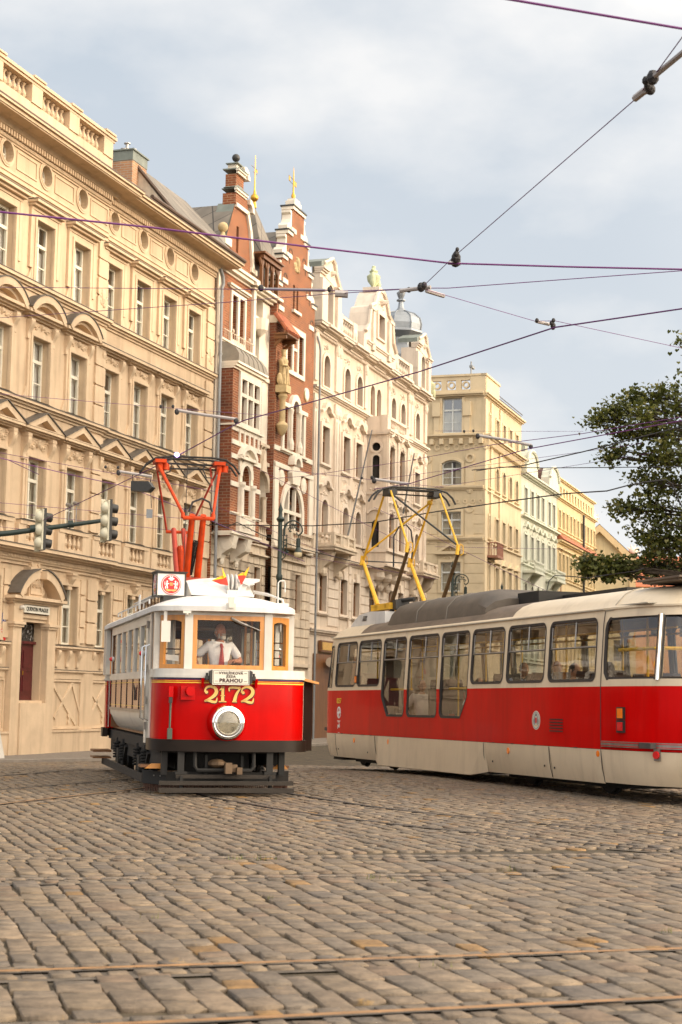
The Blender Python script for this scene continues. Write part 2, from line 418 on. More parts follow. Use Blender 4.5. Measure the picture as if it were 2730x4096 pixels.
    def lay(q2a, q2b, cw, ln, ang, jit):
        e1 = np.array([cos(ang), sin(ang)]); e2 = np.array([-sin(ang), cos(ang)])
        x = -26.0
        while x < 30:
            w = cw*RNG.uniform(.78, 1.22); y = q2a+RNG.uniform(0, ln); wob = RNG.uniform(0, 6)
            while y < q2b:
                l = ln*RNG.choice([.6, .85, 1.1, 1.45, 1.9], p=[.22, .28, .24, .16, .10])*RNG.uniform(.9, 1.1)
                c = e1*(x+w/2+.018*sin(y*1.3+x)+.008*sin(y*5+wob))+e2*(y+l/2+.03*sin(x*1.1))
                if 5.3 < c[1] < 44 and abs(c[0]) < .29*c[1]+2.2:
                    st.append((c[0], c[1], w/2, l/2, ang+RNG.normal(0, jit)))
                y += l
            x += w
    lay(2.0, 7.58, .185, .25, A16, .035); lay(7.72, 9.02, .20, .30, A16, .03); lay(9.18, 13.5, .18, .25, A16, .04); lay(13.68, 15.0, .19, .27, A16, .03); lay(15.2, 46, .165, .17, A16+.05, .06)
    st = np.array(st)
    # leave out stones on rails and on the pavement
    keep = np.ones(len(st), bool)
    for (x0, y0, x1, y1, clr) in S:
        d = np.array([x1-x0, y1-y0]); L2 = d@d
        if L2 < 1e-8: continue
        bb = (st[:, 1] > min(y0, y1)-.4) & (st[:, 1] < max(y0, y1)+.4)
        idx = np.where(bb)[0]
        t = np.clip(((st[idx, 0]-x0)*d[0]+(st[idx, 1]-y0)*d[1])/L2, 0, 1)
        dist = np.hypot(st[idx, 0]-x0-t*d[0], st[idx, 1]-y0-t*d[1])
        keep[idx[dist < clr]] = False
    wd = (st[:, 0]-P0.x)*DW.x+(st[:, 1]-P0.y)*DW.y
    keep &= wd > 3.1
    st = st[keep]
    row = []                                             # small setts packed along both sides of every rail
    for (x0, y0, x1, y1, clr) in S:
        L_ = hypot(x1-x0, y1-y0); a = atan2(y1-y0, x1-x0); k = max(1, int(L_/.15))
        if not (5 < y0 < 42 and abs(x0) < .29*y0+2.2): continue
        for i in range(k):
            for sg in (-1, 1):
                t = (i+.5+(.3 if sg > 0 else 0))/k; o = sg*(.112 if sg < 0 else .128)
                row.append((x0+(x1-x0)*t-sin(a)*o, y0+(y1-y0)*t+cos(a)*o, L_/k/2*RNG.uniform(.85, 1.0), .062, a+RNG.normal(0, .04)))
    st = np.vstack([st, np.array(row)])
    N = len(st)
    c, s = np.cos(st[:, 4]), np.sin(st[:, 4])
    gap = RNG.uniform(.006, .014, N)+np.where(st[:, 1] > 15.5, .005, .0)
    hx = np.maximum(.03, st[:, 2]-gap); hy = np.maximum(.03, st[:, 3]-gap*np.where(st[:, 1] > 15.5, .8, .5))
    base = np.array([(-1, -1), (1, -1), (1, 1), (-1, 1)], float)
    jitc = 1+RNG.normal(0, .06, (N, 4, 2))
    V = np.zeros((N, 12, 3)); dz = RNG.normal(0, .004, N); tx = RNG.normal(0, .012, N); ty = RNG.normal(0, .012, N)
    gzv = np.array([gz(y) for y in st[:, 1]])
    for ringi, (ins, z) in enumerate(((0, -.04), (.001, -.004), (.006, .0))):
        lx = base[None, :, 0]*(hx[:, None]-ins)*jitc[:, :, 0]; ly = base[None, :, 1]*(hy[:, None]-ins*.7)*jitc[:, :, 1]
        V[:, ringi*4:ringi*4+4, 0] = st[:, 0, None]+lx*c[:, None]-ly*s[:, None]
        V[:, ringi*4:ringi*4+4, 1] = st[:, 1, None]+lx*s[:, None]+ly*c[:, None]
        V[:, ringi*4:ringi*4+4, 2] = gzv[:, None]+z+dz[:, None]+tx[:, None]*lx+ty[:, None]*ly
    f1 = [(0, 1, 5, 4), (1, 2, 6, 5), (2, 3, 7, 6), (3, 0, 4, 7), (4, 5, 9, 8), (5, 6, 10, 9), (6, 7, 11, 10), (7, 4, 8, 11), (8, 9, 10, 11)]
    F = (np.array(f1)[None]+12*np.arange(N)[:, None, None]).reshape(-1, 4)
    me = bpy.data.meshes.new('cobblestones')
    me.vertices.add(N*12); me.vertices.foreach_set('co', V.reshape(-1))
    me.loops.add(F.size); me.loops.foreach_set('vertex_index', F.reshape(-1).astype(np.int32))
    me.polygons.add(len(F)); me.polygons.foreach_set('loop_start', np.arange(0, F.size, 4, dtype=np.int32)); me.polygons.foreach_set('loop_total', np.full(len(F), 4, np.int32))
    me.update(calc_edges=True); me.validate()
    # the stones' own colours
    pal = np.array([(.225, .185, .145), (.205, .175, .145), (.25, .205, .155), (.195, .17, .145), (.215, .165, .125), (.27, .22, .17), (.175, .155, .14), (.30, .19, .08)])
    pick = RNG.choice(len(pal), N, p=[.27, .2, .16, .12, .1, .07, .06, .02]); colr = pal[pick]*RNG.uniform(.88, 1.12, (N, 1))*np.array([.70, .635, .545])
    at = me.attributes.new('stone', 'FLOAT_COLOR', 'POINT')
    at.data.foreach_set('color', np.repeat(np.hstack([colr, np.ones((N, 1))]), 12, axis=0).reshape(-1).astype(np.float32))
    mt = bpy.data.materials.new('granite_setts'); mt.use_nodes = True; nt = mt.node_tree; b = nt.nodes['Principled BSDF']; L = nt.links
    a = nt.nodes.new('ShaderNodeAttribute'); a.attribute_name = 'stone'
    tc = nt.nodes.new('ShaderNodeTexCoord')
    nz = nt.nodes.new('ShaderNodeTexNoise'); nz.inputs['Scale'].default_value = 9; nz.inputs['Detail'].default_value = 6; L.new(tc.outputs['Object'], nz.inputs[0])
    mr = nt.nodes.new('ShaderNodeMapRange'); mr.inputs[1].default_value = .3; mr.inputs[2].default_value = .7; mr.inputs[3].default_value = .62; mr.inputs[4].default_value = 1.28; L.new(nz.outputs['Fac'], mr.inputs[0])
    mu = nt.nodes.new('ShaderNodeMix'); mu.data_type = 'RGBA'; mu.blend_type = 'MULTIPLY'; mu.inputs[0].default_value = 1
    L.new(a.outputs['Color'], mu.inputs[6]); L.new(mr.outputs[0], mu.inputs[7])
    # ochre rust stains in patches
    n3 = nt.nodes.new('ShaderNodeTexNoise'); n3.inputs['Scale'].default_value = 2.6; n3.inputs['Detail'].default_value = 7; n3.inputs['Roughness'].default_value = .7; L.new(tc.outputs['Object'], n3.inputs[0])
    r3 = nt.nodes.new('ShaderNodeValToRGB'); r3.color_ramp.elements[0].position = .63; r3.color_ramp.elements[1].position = .74; L.new(n3.outputs['Fac'], r3.inputs[0])
    m3 = nt.nodes.new('ShaderNodeMix'); m3.data_type = 'RGBA'; m3.inputs[7].default_value = (.34, .20, .05, 1); L.new(r3.outputs[0], m3.inputs[0]); L.new(mu.outputs[2], m3.inputs[6]); L.new(m3.outputs[2], b.inputs['Base Color'])
    b.inputs['Roughness'].default_value = .62; b.inputs['Specular IOR Level'].default_value = .45
    n4 = nt.nodes.new('ShaderNodeTexNoise'); n4.inputs['Scale'].default_value = 28; n4.inputs['Detail'].default_value = 6; L.new(tc.outputs['Object'], n4.inputs[0])
    bp = nt.nodes.new('ShaderNodeBump'); bp.inputs['Strength'].default_value = .55; bp.inputs['Distance'].default_value = .02; L.new(n4.outputs['Fac'], bp.inputs['Height']); L.new(bp.outputs[0], b.inputs['Normal'])
    me.materials.append(mt)
    tag(put('cobblestone_paving', me), 'worn grey brown granite cobbles laid in diagonal courses', 'cobblestones', kind='structure')
    # pavement along the houses
    m = MB()
    for i in range(-12, 130, 4):
        u0, u1 = i, i+4
        a, b_ = FP(u0, 0), FP(u1, 0); c_, d_ = FP(u0, 2.7), FP(u1, 2.7); e, f = FP(u0, 2.95), FP(u1, 2.95)
        z0, z1 = gz(c_.y)+.06, gz(d_.y)+.06
        m.k = 0; m.add([(a.x, a.y, z0), (b_.x, b_.y, z1), (d_.x, d_.y, z1), (c_.x, c_.y, z0)], [(0, 1, 2, 3)])
        m.k = 1; m.add([(c_.x, c_.y, z0+.004), (d_.x, d_.y, z1+.004), (f.x, f.y, z1+.004), (e.x, e.y, z0+.004), (e.x, e.y, z0-.2), (f.x, f.y, z1-.2)], [(0, 1, 2, 3), (3, 2, 5, 4)])
    tag(m.build('pavement', [mat('mosaic_pavement', (.17, .145, .12), .9, .3, 14, .4, 40), mat('kerb_granite', (.25, .215, .18), .85, .15, 3, .2, 30)]), 'narrow mosaic pavement along the house fronts', 'pavement', kind='structure')
    # moss and grass tufts in the joints
    m = MB(); r = random.Random(5)
    for (x, y, n) in ((-.9, 15.3, 26), (-.66, 15.4, 26), (.32, 13.9, 14), (.5, 13.7, 10), (1.6, 14.9, 8), (2.2, 11.0, 10), (.6, 9.4, 8), (-.5, 12.4, 8), (-1.2, 11.2, 6), (.9, 11.9, 6), (3.2, 12.6, 8), (4.6, 20.7, 10)):
        for k in range(n):
            a, b_ = x+r.gauss(0, .05), y+r.gauss(0, .03); t = r.uniform(0, 6); h = r.uniform(.02, .055)
            m.add([(a, b_, -.02), (a+.008*cos(t), b_+.008*sin(t), -.02), (a+.02*cos(t+1), b_+.02*sin(t+1), h)], [(0, 1, 2)])
    tag(m.build('joint_weeds', mat('weed_green', (.12, .13, .03), .8, .3, 9)), 'small weeds growing in the cobble joints', 'weeds', kind='stuff')
ground()
# ------------------------------------------------------------------ buildings: helpers
WCACHE = {}; WR = random.Random(21)
def window_meshes(w, h, arch, fm, style, cm):
    var = WR.choice([0, 0, 1, 2]); key = (round(w, 3), round(h, 3), arch, fm.name, style, cm.name if cm else None, var if cm else 0)
    if key in WCACHE: return WCACHE[key]
    o = opening(0, 0, w, h, arch); t = .075
    i = opening(0, t, w-2*t, h-2*t, arch)
    f = MB(); f.ring(o, i, .17, .25)
    tz = h*.66 if style in ('cross', 'tall') else h*.7
    zt = h-t if not arch else h-t-(w/2-t)*.15
    f.box(-w/2+t, w/2-t, .155, .235, tz-.05, tz+.05)
    f.box(-.04, .04, .165, .24, t, tz-.05)
    if style == 'cross':
        f.box(-.032, .032, .17, .24, tz+.05, zt)
        f.box(-w/2+t, -.04, .185, .23, tz*.48-.016, tz*.48+.016); f.box(.04, w/2-t, .185, .23, tz*.48-.016, tz*.48+.016)
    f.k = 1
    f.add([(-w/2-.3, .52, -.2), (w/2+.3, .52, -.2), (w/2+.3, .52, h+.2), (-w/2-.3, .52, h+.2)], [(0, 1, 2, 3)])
    p = MB(); p.add([(q[0], .21, q[1]) for q in i], [tuple(range(len(i)))])
    c = None
    if cm:
        c = MB(); rs = random.Random(int(w*1000+h*77))
        for (a, b_) in (((-w/2-.02, -w*.06), (w*.14, w/2+.02)), ((-w/2-.02, -w*.16), (w*.02, w/2+.02)), ((-w/2-.02, w/2+.02),))[var]:
            n = 8; vs = []
            for k in range(n+1):
                x = a+(b_-a)*k/n; y = .33+.02*(k % 2)
                vs += [(x, y, .04), (x, y, (h*.62 if var == 2 else h)-.03)]
            c.add(vs, [(2*k, 2*k+2, 2*k+3, 2*k+1) for k in range(n)])
    r = (f.mesh('window', [fm, DARK]), p.mesh('pane', GLB), c.mesh('curtain', cm) if c else None)
    WCACHE[key] = r
    return r

class Bld:
    def __init__(s, name, label, cat, u0, group=None, w=0.0):
        s.u0 = u0; s.root = thing(name, label, cat, FP(u0, w, GZ), FROT, group)
    def mb(s): return MB(Matrix.Translation((-s.u0, 0, -GZ)))
    def part(s, name, m, mats, parent=None, smooth=None, label=None):
        return m.build(name, mats, parent or s.root, smooth=smooth, label=label)
    def win(s, u, v, w, h, arch=0, fm=None, style='cross', cm=None, y=0.0, parent=None, rot=0):
        a, p, c = window_meshes(w, h, arch, fm or WFR, style, cm)
        o = put('window', a, parent or s.root, (u-s.u0, y, v-GZ), (0, 0, rot))
        put('pane', p, o)
        if c: put('curtain', c, o)
        return o

def cornice(m, u0, u1, z, steps, ret=1.0, y0=.03):
    """stacked mouldings; steps of (projection, height) from bottom z upward; returns at both ends"""
    for (d, h) in steps:
        m.box(u0-d*ret, u1+d*ret, -d, y0, z, z+h); z += h
    return z

def dentils(m, u0, u1, z, h, d, pitch=.14, fill=.55, y=0.0):
    n = max(1, int((u1-u0)/pitch)); p = (u1-u0)/n
    for i in range(n): m.box(u0+p*i, u0+p*(i+fill), y-d, y+.02, z, z+h)

def console(m, u, w, z0, z1, d):
    """S-scroll bracket on a wall"""
    pr = []
    n = 10
    for i in range(n+1):
        t = i/n; zz = z1-(z1-z0)*t
        dd = d*(.95 if t < .08 else (1.0-.62*t**.8+.16*sin(2*pi*min(1, t*1.05))))
        pr.append((-max(.02, dd), zz))
    pr += [(.02, z0), (.02, z1)]
    m.prism(pr, 'x', u-w/2, u+w/2)
    m.tube([(u-w/2-.012, -d*.72, z1-d*.42), (u+w/2+.012, -d*.72, z1-d*.42)], d*.30, 8)

def relief(m, u0, u1, z0, z1, d=.05, seed=1, n=16):
    r = random.Random(seed)
    cu = (u0+u1)/2; hu = (u1-u0)/2; hz = (z1-z0)/2; cz = (z0+z1)/2
    m.ell((cu, 0, cz+hz*.1), (hz*.33, d*1.7, hz*.62), 8, 5)
    for i in range(n):
        sgn = -1 if i % 2 else 1; t = .2+.75*((i//2)/(n/2))
        a = r.uniform(.14, .27)*hz*1.5
        x = cu+sgn*hu*t; z = cz+hz*.5*sin(t*7+.8)+r.uniform(-.2, .2)*hz
        m.ell((x, 0, z), (a*r.uniform(.8, 1.5), d*r.uniform(.6, 1.1), a*r.uniform(.5, 1.0)), 6, 4)

def baluster_prof(h, r):
    return [(r*.85, 0), (r*.85, h*.08), (r*.45, h*.12), (r*.75, h*.22), (r*1.0, h*.34), (r*.8, h*.5), (r*.42, h*.68), (r*.36, h*.8), (r*.6, h*.86), (r*.8, h*.9), (r*.8, h)]

def balusters(m, u0, u1, z0, z1, y, n, r=.06, seg=7):
    for i in range(n):
        u = u0+(u1-u0)*(i+.5)/n
        m.lathe([(a, b) for a, b in baluster_prof(z1-z0, r)], seg, (u, y, z0))

def arcband(m, u, z, r0, r1, y0, y1, a0, a1, n=14):
    vs = []; fs = []
    for i in range(n+1):
        a = a0+(a1-a0)*i/n
        for r in (r0, r1):
            for y in (y0, y1): vs.append((u+r*cos(a), y, z+r*sin(a)))
    for i in range(n):
        b = 4*i
        fs += [(b, b+4, b+5, b+1), (b+2, b+3, b+7, b+6), (b, b+2, b+6, b+4), (b+1, b+5, b+7, b+3)]
    fs += [(0, 1, 3, 2), (4*n, 4*n+2, 4*n+3, 4*n+1)]
    m.add(vs, fs)

def surround(m, o, i, d): m.ring(o, i, -d, .02)
# ------------------------------------------------------------------ ochre corner palace on the left
def ochre():
    B = Bld('ochre_apartment_house', 'large ochre neo renaissance house with oval attic windows, left of the brick houses', 'house', 4.0)
    BL = [-5.65, -3.32, -0.98, 1.33, 3.68]; BR = [6.14, 8.36, 10.53, 12.7]
    ER, E1 = 5.55, 14.66
    yr = .10                                   # right half is set back by this
    holesL, holesR = [], []
    W = 1.06
    rows = [(13.5, 1.85), (10.0, 1.86), (6.48, 1.82)]
    def hl(c): return holesL if c < ER else holesR
    for c in BL+BR:
        for (v, h) in rows: hl(c).append(opening(c, v, W, h))
        hl(c).append(circle(c, 16.84, .31, 18))
        if c != 1.33: hl(c).append(opening(c, 2.95, 1.0, 1.78))
    holesL.append([(.62, .1), (2.12, .1), (2.12, 3.52), (.62, 3.52)])
    m = B.mb()
    wallpanel(m, [(-7.2, GZ), (ER, GZ), (ER, 17.75), (-7.2, 17.75)], holesL, 0)
    wallpanel(m, [(ER, GZ), (E1, GZ), (E1, 17.75), (ER, 17.75)], holesR, yr)
    m.box(-7.2, E1-.02, .62, 11, GZ, 17.7)
    m.box(ER-.02, ER, 0.001, .3, GZ, 17.7)
    m.box(-7.22, -7.2, 0, 3, GZ, 17.7); m.box(E1-.3, E1, yr+.001, 3, GZ, 17.7)
    B.part('wall', m, PL1)
    # windows
    for c in BL+BR:
        y = 0 if c < ER else yr
        for k, (v, h) in enumerate(rows):
            B.win(c, v, W, h, 0, WFR, 'cross', CURT if k < 2 else CURT2, y)
        if c != 1.33: B.win(c, 2.95, 1.0, 1.78, 0, WFR, 'cross', CURT2, y)
        m = B.mb(); m.T = m.T @ Matrix.Translation((c, y, 16.84))
        m.ring(circle(0, 0, .31, 18), circle(0, 0, .25, 18), .2, .26)
        m.box(-.02, .02, .2, .25, -.27, .27); m.box(-.27, .27, .2, .25, -.02, .02)
        o = B.part('attic_window', m, WFR)
        m = B.mb(); m.T = m.T @ Matrix.Translation((c, y, 16.84)); m.add([(p[0], .23, p[1]) for p in circle(0, 0, .26, 18)], [tuple(range(18))]); m.k = 1
        m.add([(-.5, .5, -.5), (.5, .5, -.5), (.5, .5, .5), (-.5, .5, .5)], [(0, 1, 2, 3)]); B.part('pane', m, [GLB, DARK], o)
    # window surrounds and hoods, one part per bay and floor
    for c in BL+BR:
        y = 0 if c < ER else yr
        left = c < ER
        def nm(): 
            q = B.mb(); q.T = q.T @ Matrix.Translation((c, y, 0)); return q
        # top floor: flat hood
        m = nm()
        m.ring(opening(0, 13.5, W+.44, 2.09), opening(0, 13.5, W, 1.85), -.07, .02)
        m.ring(opening(0, 13.5, W+.24, 1.97), opening(0, 13.5, W+.02, 1.86), -.10, .02)
        for sx in (-1, 1): m.prism([(sx*(W/2+.22), 13.5), (sx*(W/2+.40), 13.5), (sx*(W/2+.22), 13.85)], 'y', -.06, .02)
        cornice(m, -.86, .86, 15.60, [(.10, .09), (.22, .08), (.33, .08)], .35)
        for sx in (-1, 1): m.box(min(sx*.74, sx*.90), max(sx*.74, sx*.90), -.085, .02, 13.85, 15.60)
        m.k = 1; m.box(-.99, .99, -.34, .02, 15.853, 15.88); m.k = 0
        B.part('window_hood', m, [PL1b, LEDGE])
        # third floor
        m = nm()
        m.ring(opening(0, 10.0, W+.44, 2.06), opening(0, 10.0, W, 1.86), -.07, .02)
        m.ring(opening(0, 10.0, W+.22, 1.96), opening(0, 10.0, W+.02, 1.87), -.10, .02)
        for sx in (-1, 1):
            m.prism([(sx*(W/2+.22), 10.0), (sx*(W/2+.40), 10.0), (sx*(W/2+.22), 10.35)], 'y', -.06, .02)
            console(m, sx*(.72), .20, 11.75, 12.32, .20)
        m.box(-.62, .62, -.05, .02, 12.02, 12.3)
        m.T = m.T @ Matrix.Translation((0, -.05, 0)); relief(m, -.58, .58, 12.03, 12.36, .06, 3); m.T = m.T @ Matrix.Translation((0, .05, 0))
        cornice(m, -.82, .82, 12.36, [(.10, .06), (.20, .06), (.30, .09)])
        if left:
            arcband(m, 0, 11.78, 1.14, 1.36, -.33, .02, radians(38), radians(142), 16)
            arcband(m, 0, 11.78, 1.04, 1.14, -.2, .02, radians(42), radians(138), 14)
            m.k = 1; arcband(m, 0, 11.78, 1.362, 1.39, -.36, .02, radians(37), radians(143), 16); m.k = 0
        else:
            m.k = 1; m.box(-1.12, 1.12, -.31, .02, 12.573, 12.595); m.k = 0
        B.part('window_pediment' if left else 'window_hood', m, [PL1b, LEDGE])
        # second floor: triangular pediment with relief
        m = nm()
        m.ring(opening(0, 6.48, W+.46, 2.02), opening(0, 6.48, W, 1.82), -.07, .02)
        m.ring(opening(0, 6.48, W+.22, 1.92), opening(0, 6.48, W+.02, 1.83), -.10, .02)
        for sx in (-1, 1):
            console(m, sx*.74, .20, 8.2, 8.86, .24); m.box(sx*.74-.12, sx*.74+.12, -.24, .02, 8.86, 8.96)
        m.box(-.64, .64, -.05, .02, 8.5, 8.9)
        m.T = m.T @ Matrix.Translation((0, -.05, 0)); relief(m, -.6, .6, 8.5, 8.94, .075, 5, 18); m.T = m.T @ Matrix.Translation((0, .05, 0))
        cornice(m, -.80, .80, 8.96, [(.16, .05), (.25, .05), (.34, .07)])
        # pediment: gable ring + recessed field
        A = [(-1.15, 9.14), (1.15, 9.14), (0, 9.62)]; I = [(-.62, 9.17), (.62, 9.17), (0, 9.43)]
        m.ring(A, I, -.35, .02); m.add([(p[0], -.1, p[1]) for p in I], [(0, 1, 2)])
        m.k = 1
        for sx in (-1, 1): m.prism([(sx*1.19, 9.135), (0, 9.632), (0, 9.66), (sx*1.22, 9.155)], 'y', -.39, .02)
        m.k = 0
        B.part('window_pediment', m, [PL1b, LEDGE])
        # balustrade panel below
        m = nm()
        m.box(-.95, .95, -.16, .02, 6.30, 6.42)
        for sx in (-1, 1): m.box(sx*.80-.22, sx*.80+.22, -.14, .02, 5.70, 6.30)
        m.box(-.58, .58, -.13, .02, 5.70, 5.84)
        balusters(m, -.56, .56, 5.84, 6.30, -.06, 4, .075)
        m.k = 1; m.box(-.98, .98, -.18, .02, 6.422, 6.44); m.k = 0
        B.part('balustrade', m, [PL1b, LEDGE])
        # attic oval frame and panel
        m = nm()
        m.ring(circle(0, 16.84, .43, 20), circle(0, 16.84, .32, 20), -.035, .02); m.ring(circle(0, 16.84, .37, 20), circle(0, 16.84, .315, 20), -.05, .02)
        B.part('attic_window_frame', m, PL1b)
        # ground floor
        if c != 1.33:
            m = nm()
            m.ring(opening(0, 2.95, 1.36, 1.98), opening(0, 2.95, 1.0, 1.78), -.06, .02); m.ring(opening(0, 2.95, 1.2, 1.88), opening(0, 2.95, 1.02, 1.79), -.09, .02)
            console(m, 0, .24, 4.62, 5.05, .2); m.box(-.17, .17, -.24, .02, 5.05, 5.12)
            for sx in (-1, 1): m.prism([(sx*.68, 2.95), (sx*.82, 2.95), (sx*.68, 3.2)], 'y', -.06, .02)
            B.part('window_surround', m, PL1b)
            m = nm()
            cornice(m, -1.0, 1.0, 2.78, [(.08, .06), (.16, .06)]); m.k = 1; m.box(-1.17, 1.17, -.17, .02, 2.903, 2.92); m.k = 0
            for x in (-.62, .05, .72): console(m, x, .16, 2.28, 2.78, .16)
            cornice(m, -1.08, 1.08, 2.08, [(.06, .05), (.12, .05)]); m.k = 1; m.box(-1.21, 1.21, -.13, .02, 2.183, 2.2); m.k = 0
            m.box(-.98, .98, -.05, .02, 1.92, 2.08)
            B.part('window_apron', m, [PL1b, LEDGE])
            m = nm()
            m.ring([(-1.02, .42), (1.02, .42), (1.02, 1.9), (-1.02, 1.9)], [(-.96, .50), (.96, .50), (.96, 1.84), (-.96, 1.84)], -.045, .02)
            if c > 2:                                             # relief straps crossing on the panel
                for (a, b_) in (((-.9, 1.85), (.75, .55)), ((-.62, .75), (.45, 1.8)), ((.45, 1.8), (.98, .95))):
                    dx, dz = b_[0]-a[0], b_[1]-a[1]; l = hypot(dx, dz); nx, nz_ = -dz/l*.05, dx/l*.05
                    m.prism([(a[0]+nx, a[1]+nz_), (b_[0]+nx, b_[1]+nz_), (b_[0]-nx, b_[1]-nz_), (a[0]-nx, a[1]-nz_)], 'y', -.035, .02)
                arcband(m, .2, .72, .07, .16, -.05, .02, radians(-80), radians(90), 8)
            B.part('wall_panel', m, PL1b)
            m = nm()                                              # rusticated blocks between the windows
            for z in np.arange(3.0, 5.0, .5):
                for sx in (-1, 1): m.box(sx*.93-.17, sx*.93+.17, -.05, .02, z+.03, z+.47)
            B.part('rusticated_blocks', m, PL1b)
    # horizontal mouldings
    m = B.mb()
    for (a, b_, y) in ((-7.2, ER, 0), (ER, E1, yr)):
        mm = B.mb(); mm.T = mm.T @ Matrix.Translation((0, y, 0))
        last = b_ == E1
        r = 1.0
        cornice(mm, a, b_, 13.18, [(.05, .08), (.12, .07), (.2, .09)], r); cornice(mm, a, b_, 9.68, [(.05, .08), (.12, .07), (.2, .08)], r)
        mm.box(a, b_, -.03, .02, 16.28, 16.36); mm.box(a, b_, -.05, .02, 16.12, 16.2); mm.box(a, b_, -.035, .02, 15.98, 16.04)
        cornice(mm, a, b_, 5.14, [(.06, .10), (.12, .06)]); dentils(mm, a, b_, 5.30, .13, .17, .085)
        cornice(mm, a, b_, 5.43, [(.24, .06), (.38, .06), (.48, .10)]); 
        mm.k = 1
        mm.box(a-.2, b_+.2, -.215, .02, 13.422, 13.445); mm.box(a-.2, b_+.2, -.215, .02, 9.912, 9.935); mm.box(a-.48, b_+.48, -.5, .02, 5.652, 5.675)
        mm.k = 0
        B.part('string_course', mm, [PL1b, LEDGE])
        # main cornice
        mm = B.mb(); mm.T = mm.T @ Matrix.Translation((0, y, 0))
        aa = a if a < 0 else ER+.01
        cornice(mm, a, b_, 17.14, [(.05, .05)]); dentils(mm, a, b_, 17.19, .09, .10, .075); mm.box(a, b_, -.07, .02, 17.28, 17.32)
        dentils(mm, a, b_, 17.32, .16, .16, .15, .62); mm.box(a, b_, -.1, .02, 17.32, 17.48)
        mm.prism([(.02, 17.48), (-.19, 17.48), (-.26, 17.58), (-.34, 17.62), (.02, 17.62)], 'x', aa, b_+.30)
        mm.k = 2; mm.box(aa, b_+.72, -.74+.04*last, .02, 17.622-.006*last, 17.656-.006*last); mm.k = 0
        [mm.box(aa, b_+d, -d, .03, z0-.006*last, z1-.006*last) for d, z0, z1 in ((.78, 17.658, 17.75), (.86, 17.75, 17.812))]
        mm.k = 1; mm.box(aa, b_+.84, -.87, .3, 17.813-.006*last, 17.86-.006*last)
        if last: mm.tube([(a+1.6, -.86, 17.93), (b_+.86, -.86, 17.93)], .075, 8)
        B.part('cornice', mm, [PL1b, GUT, PL1])
    # frieze panels between the ovals
    m = B.mb()
    cs = BL+BR
    for i in range(len(cs)-1):
        a, b_ = cs[i]+.55, cs[i+1]-.55; y = 0 if cs[i+1] < ER else yr
        if cs[i] < ER < cs[i+1]: b_ = ER-.1; y = 0
        m.ring([(a, 16.50), (b_, 16.50), (b_, 17.06), (a, 17.06)], [(a+.05, 16.55), (b_-.05, 16.55), (b_-.05, 17.01), (a+.05, 17.01)], y-.03, y+.02)
    B.part('frieze_panels', m, PL1b)
    # quoins
    for (a, b_, y) in ((4.83, ER, 0), (13.93, E1, yr), (-7.2, -6.6, 0)):
        m = B.mb()
        for z0, z1 in ((13.5, 15.9), (9.95, 13.1), (6.5, 9.6), (3.0, 5.05)):
            n = int((z1-z0)/.55); p = (z1-z0)/n
            for k in range(n):
                zz = z0+p*k
                m.prism([(a+.04, zz+.05), (a+.1, zz+.02), (b_-.06, zz+.02), (b_, zz+.05), (b_, zz+p-.05), (b_-.06, zz+p-.02), (a+.1, zz+p-.02), (a+.04, zz+p-.05)], 'y', y-.07, y+.02)
        m.T = m.T @ Matrix.Translation((0, y-.06, 0)); relief(m, (a+b_)/2-.12, (a+b_)/2+.12, 13.6, 14.5, .06, 9, 10)
        B.part('quoin', m, PL1b)
    # plinth
    m = B.mb()
    m.box(-7.2, .28, -.16, .02, GZ, .34); m.box(2.62, ER+.1, -.16, .02, GZ, .34); m.box(ER+.1, E1, yr-.16, yr+.02, GZ, .34)
    m.box(-7.2, .28, -.19, .02, .34, .40); m.box(2.62, ER+.12, -.19, .02, .34, .40); m.box(ER+.12, E1, yr-.19, yr+.02, .34, .40)
    B.part('plinth', m, PL1)
    # main door
    m = B.mb()
    for sx in (-1, 1):
        c = 1.37+sx*1.02
        m.box(c-.24, c+.24, -.20, .02, GZ, 3.35); m.box(c-.29, c+.29, -.25, .02, 3.35, 3.42); m.box(c-.33, c+.33, -.29, .02, 3.42, 3.5); m.box(c-.26, c+.26, -.22, .02, 3.5, 4.05)
    m.box(.59, 2.15, -.12, .02, 3.52, 3.62); m.box(.59, 2.15, -.17, .02, 3.62, 3.74)
    cornice(m, .22, 2.52, 4.02, [(.22, .06), (.30, .06), (.40, .09)])
    arcband(m, 1.37, 3.42, 1.38, 1.62, -.42, .02, radians(33), radians(82), 12); arcband(m, 1.37, 3.42, 1.38, 1.62, -.42, .02, radians(98), radians(147), 12)
    m.k = 1; arcband(m, 1.37, 3.42, 1.622, 1.66, -.46, .02, radians(32), radians(82), 12); arcband(m, 1.37, 3.42, 1.622, 1.66, -.46, .02, radians(98), radians(148), 12)
    m.k = 0
    m.box(.97, 1.77, -.18, .02, 4.24, 5.08); m.ring([(1.02, 4.32), (1.72, 4.32), (1.72, 4.98), (1.02, 4.98)], [(1.08, 4.38), (1.66, 4.38), (1.66, 4.92), (1.08, 4.92)], -.21, -.17); m.box(.92, 1.82, -.24, .02, 5.0, 5.1)
    m.prism([(1.0, 5.1), (1.74, 5.1), (1.6, 5.2), (1.5, 5.36), (1.37, 5.42), (1.24, 5.36), (1.14, 5.2)], 'y', -.12, .02)
    for sx in (-1, 1): m.tube([(1.37+sx*.52, -.13, 4.42), (1.37+sx*.52, .02, 4.42)], .11, 10); m.tube([(1.37+sx*.2, -.15, 5.2), (1.37+sx*.2, .02, 5.2)], .07, 8)
    portal = B.part('door_portal', m, [PL1b, LEDGE])
    for (t, z) in (('NA', 4.78), ('MORÁNI', 4.56)):
        text_mesh('relief_lettering', t, .17, PL1, portal, (1.37-B.u0, -.19, z-GZ), (pi/2, 0, 0), .03)
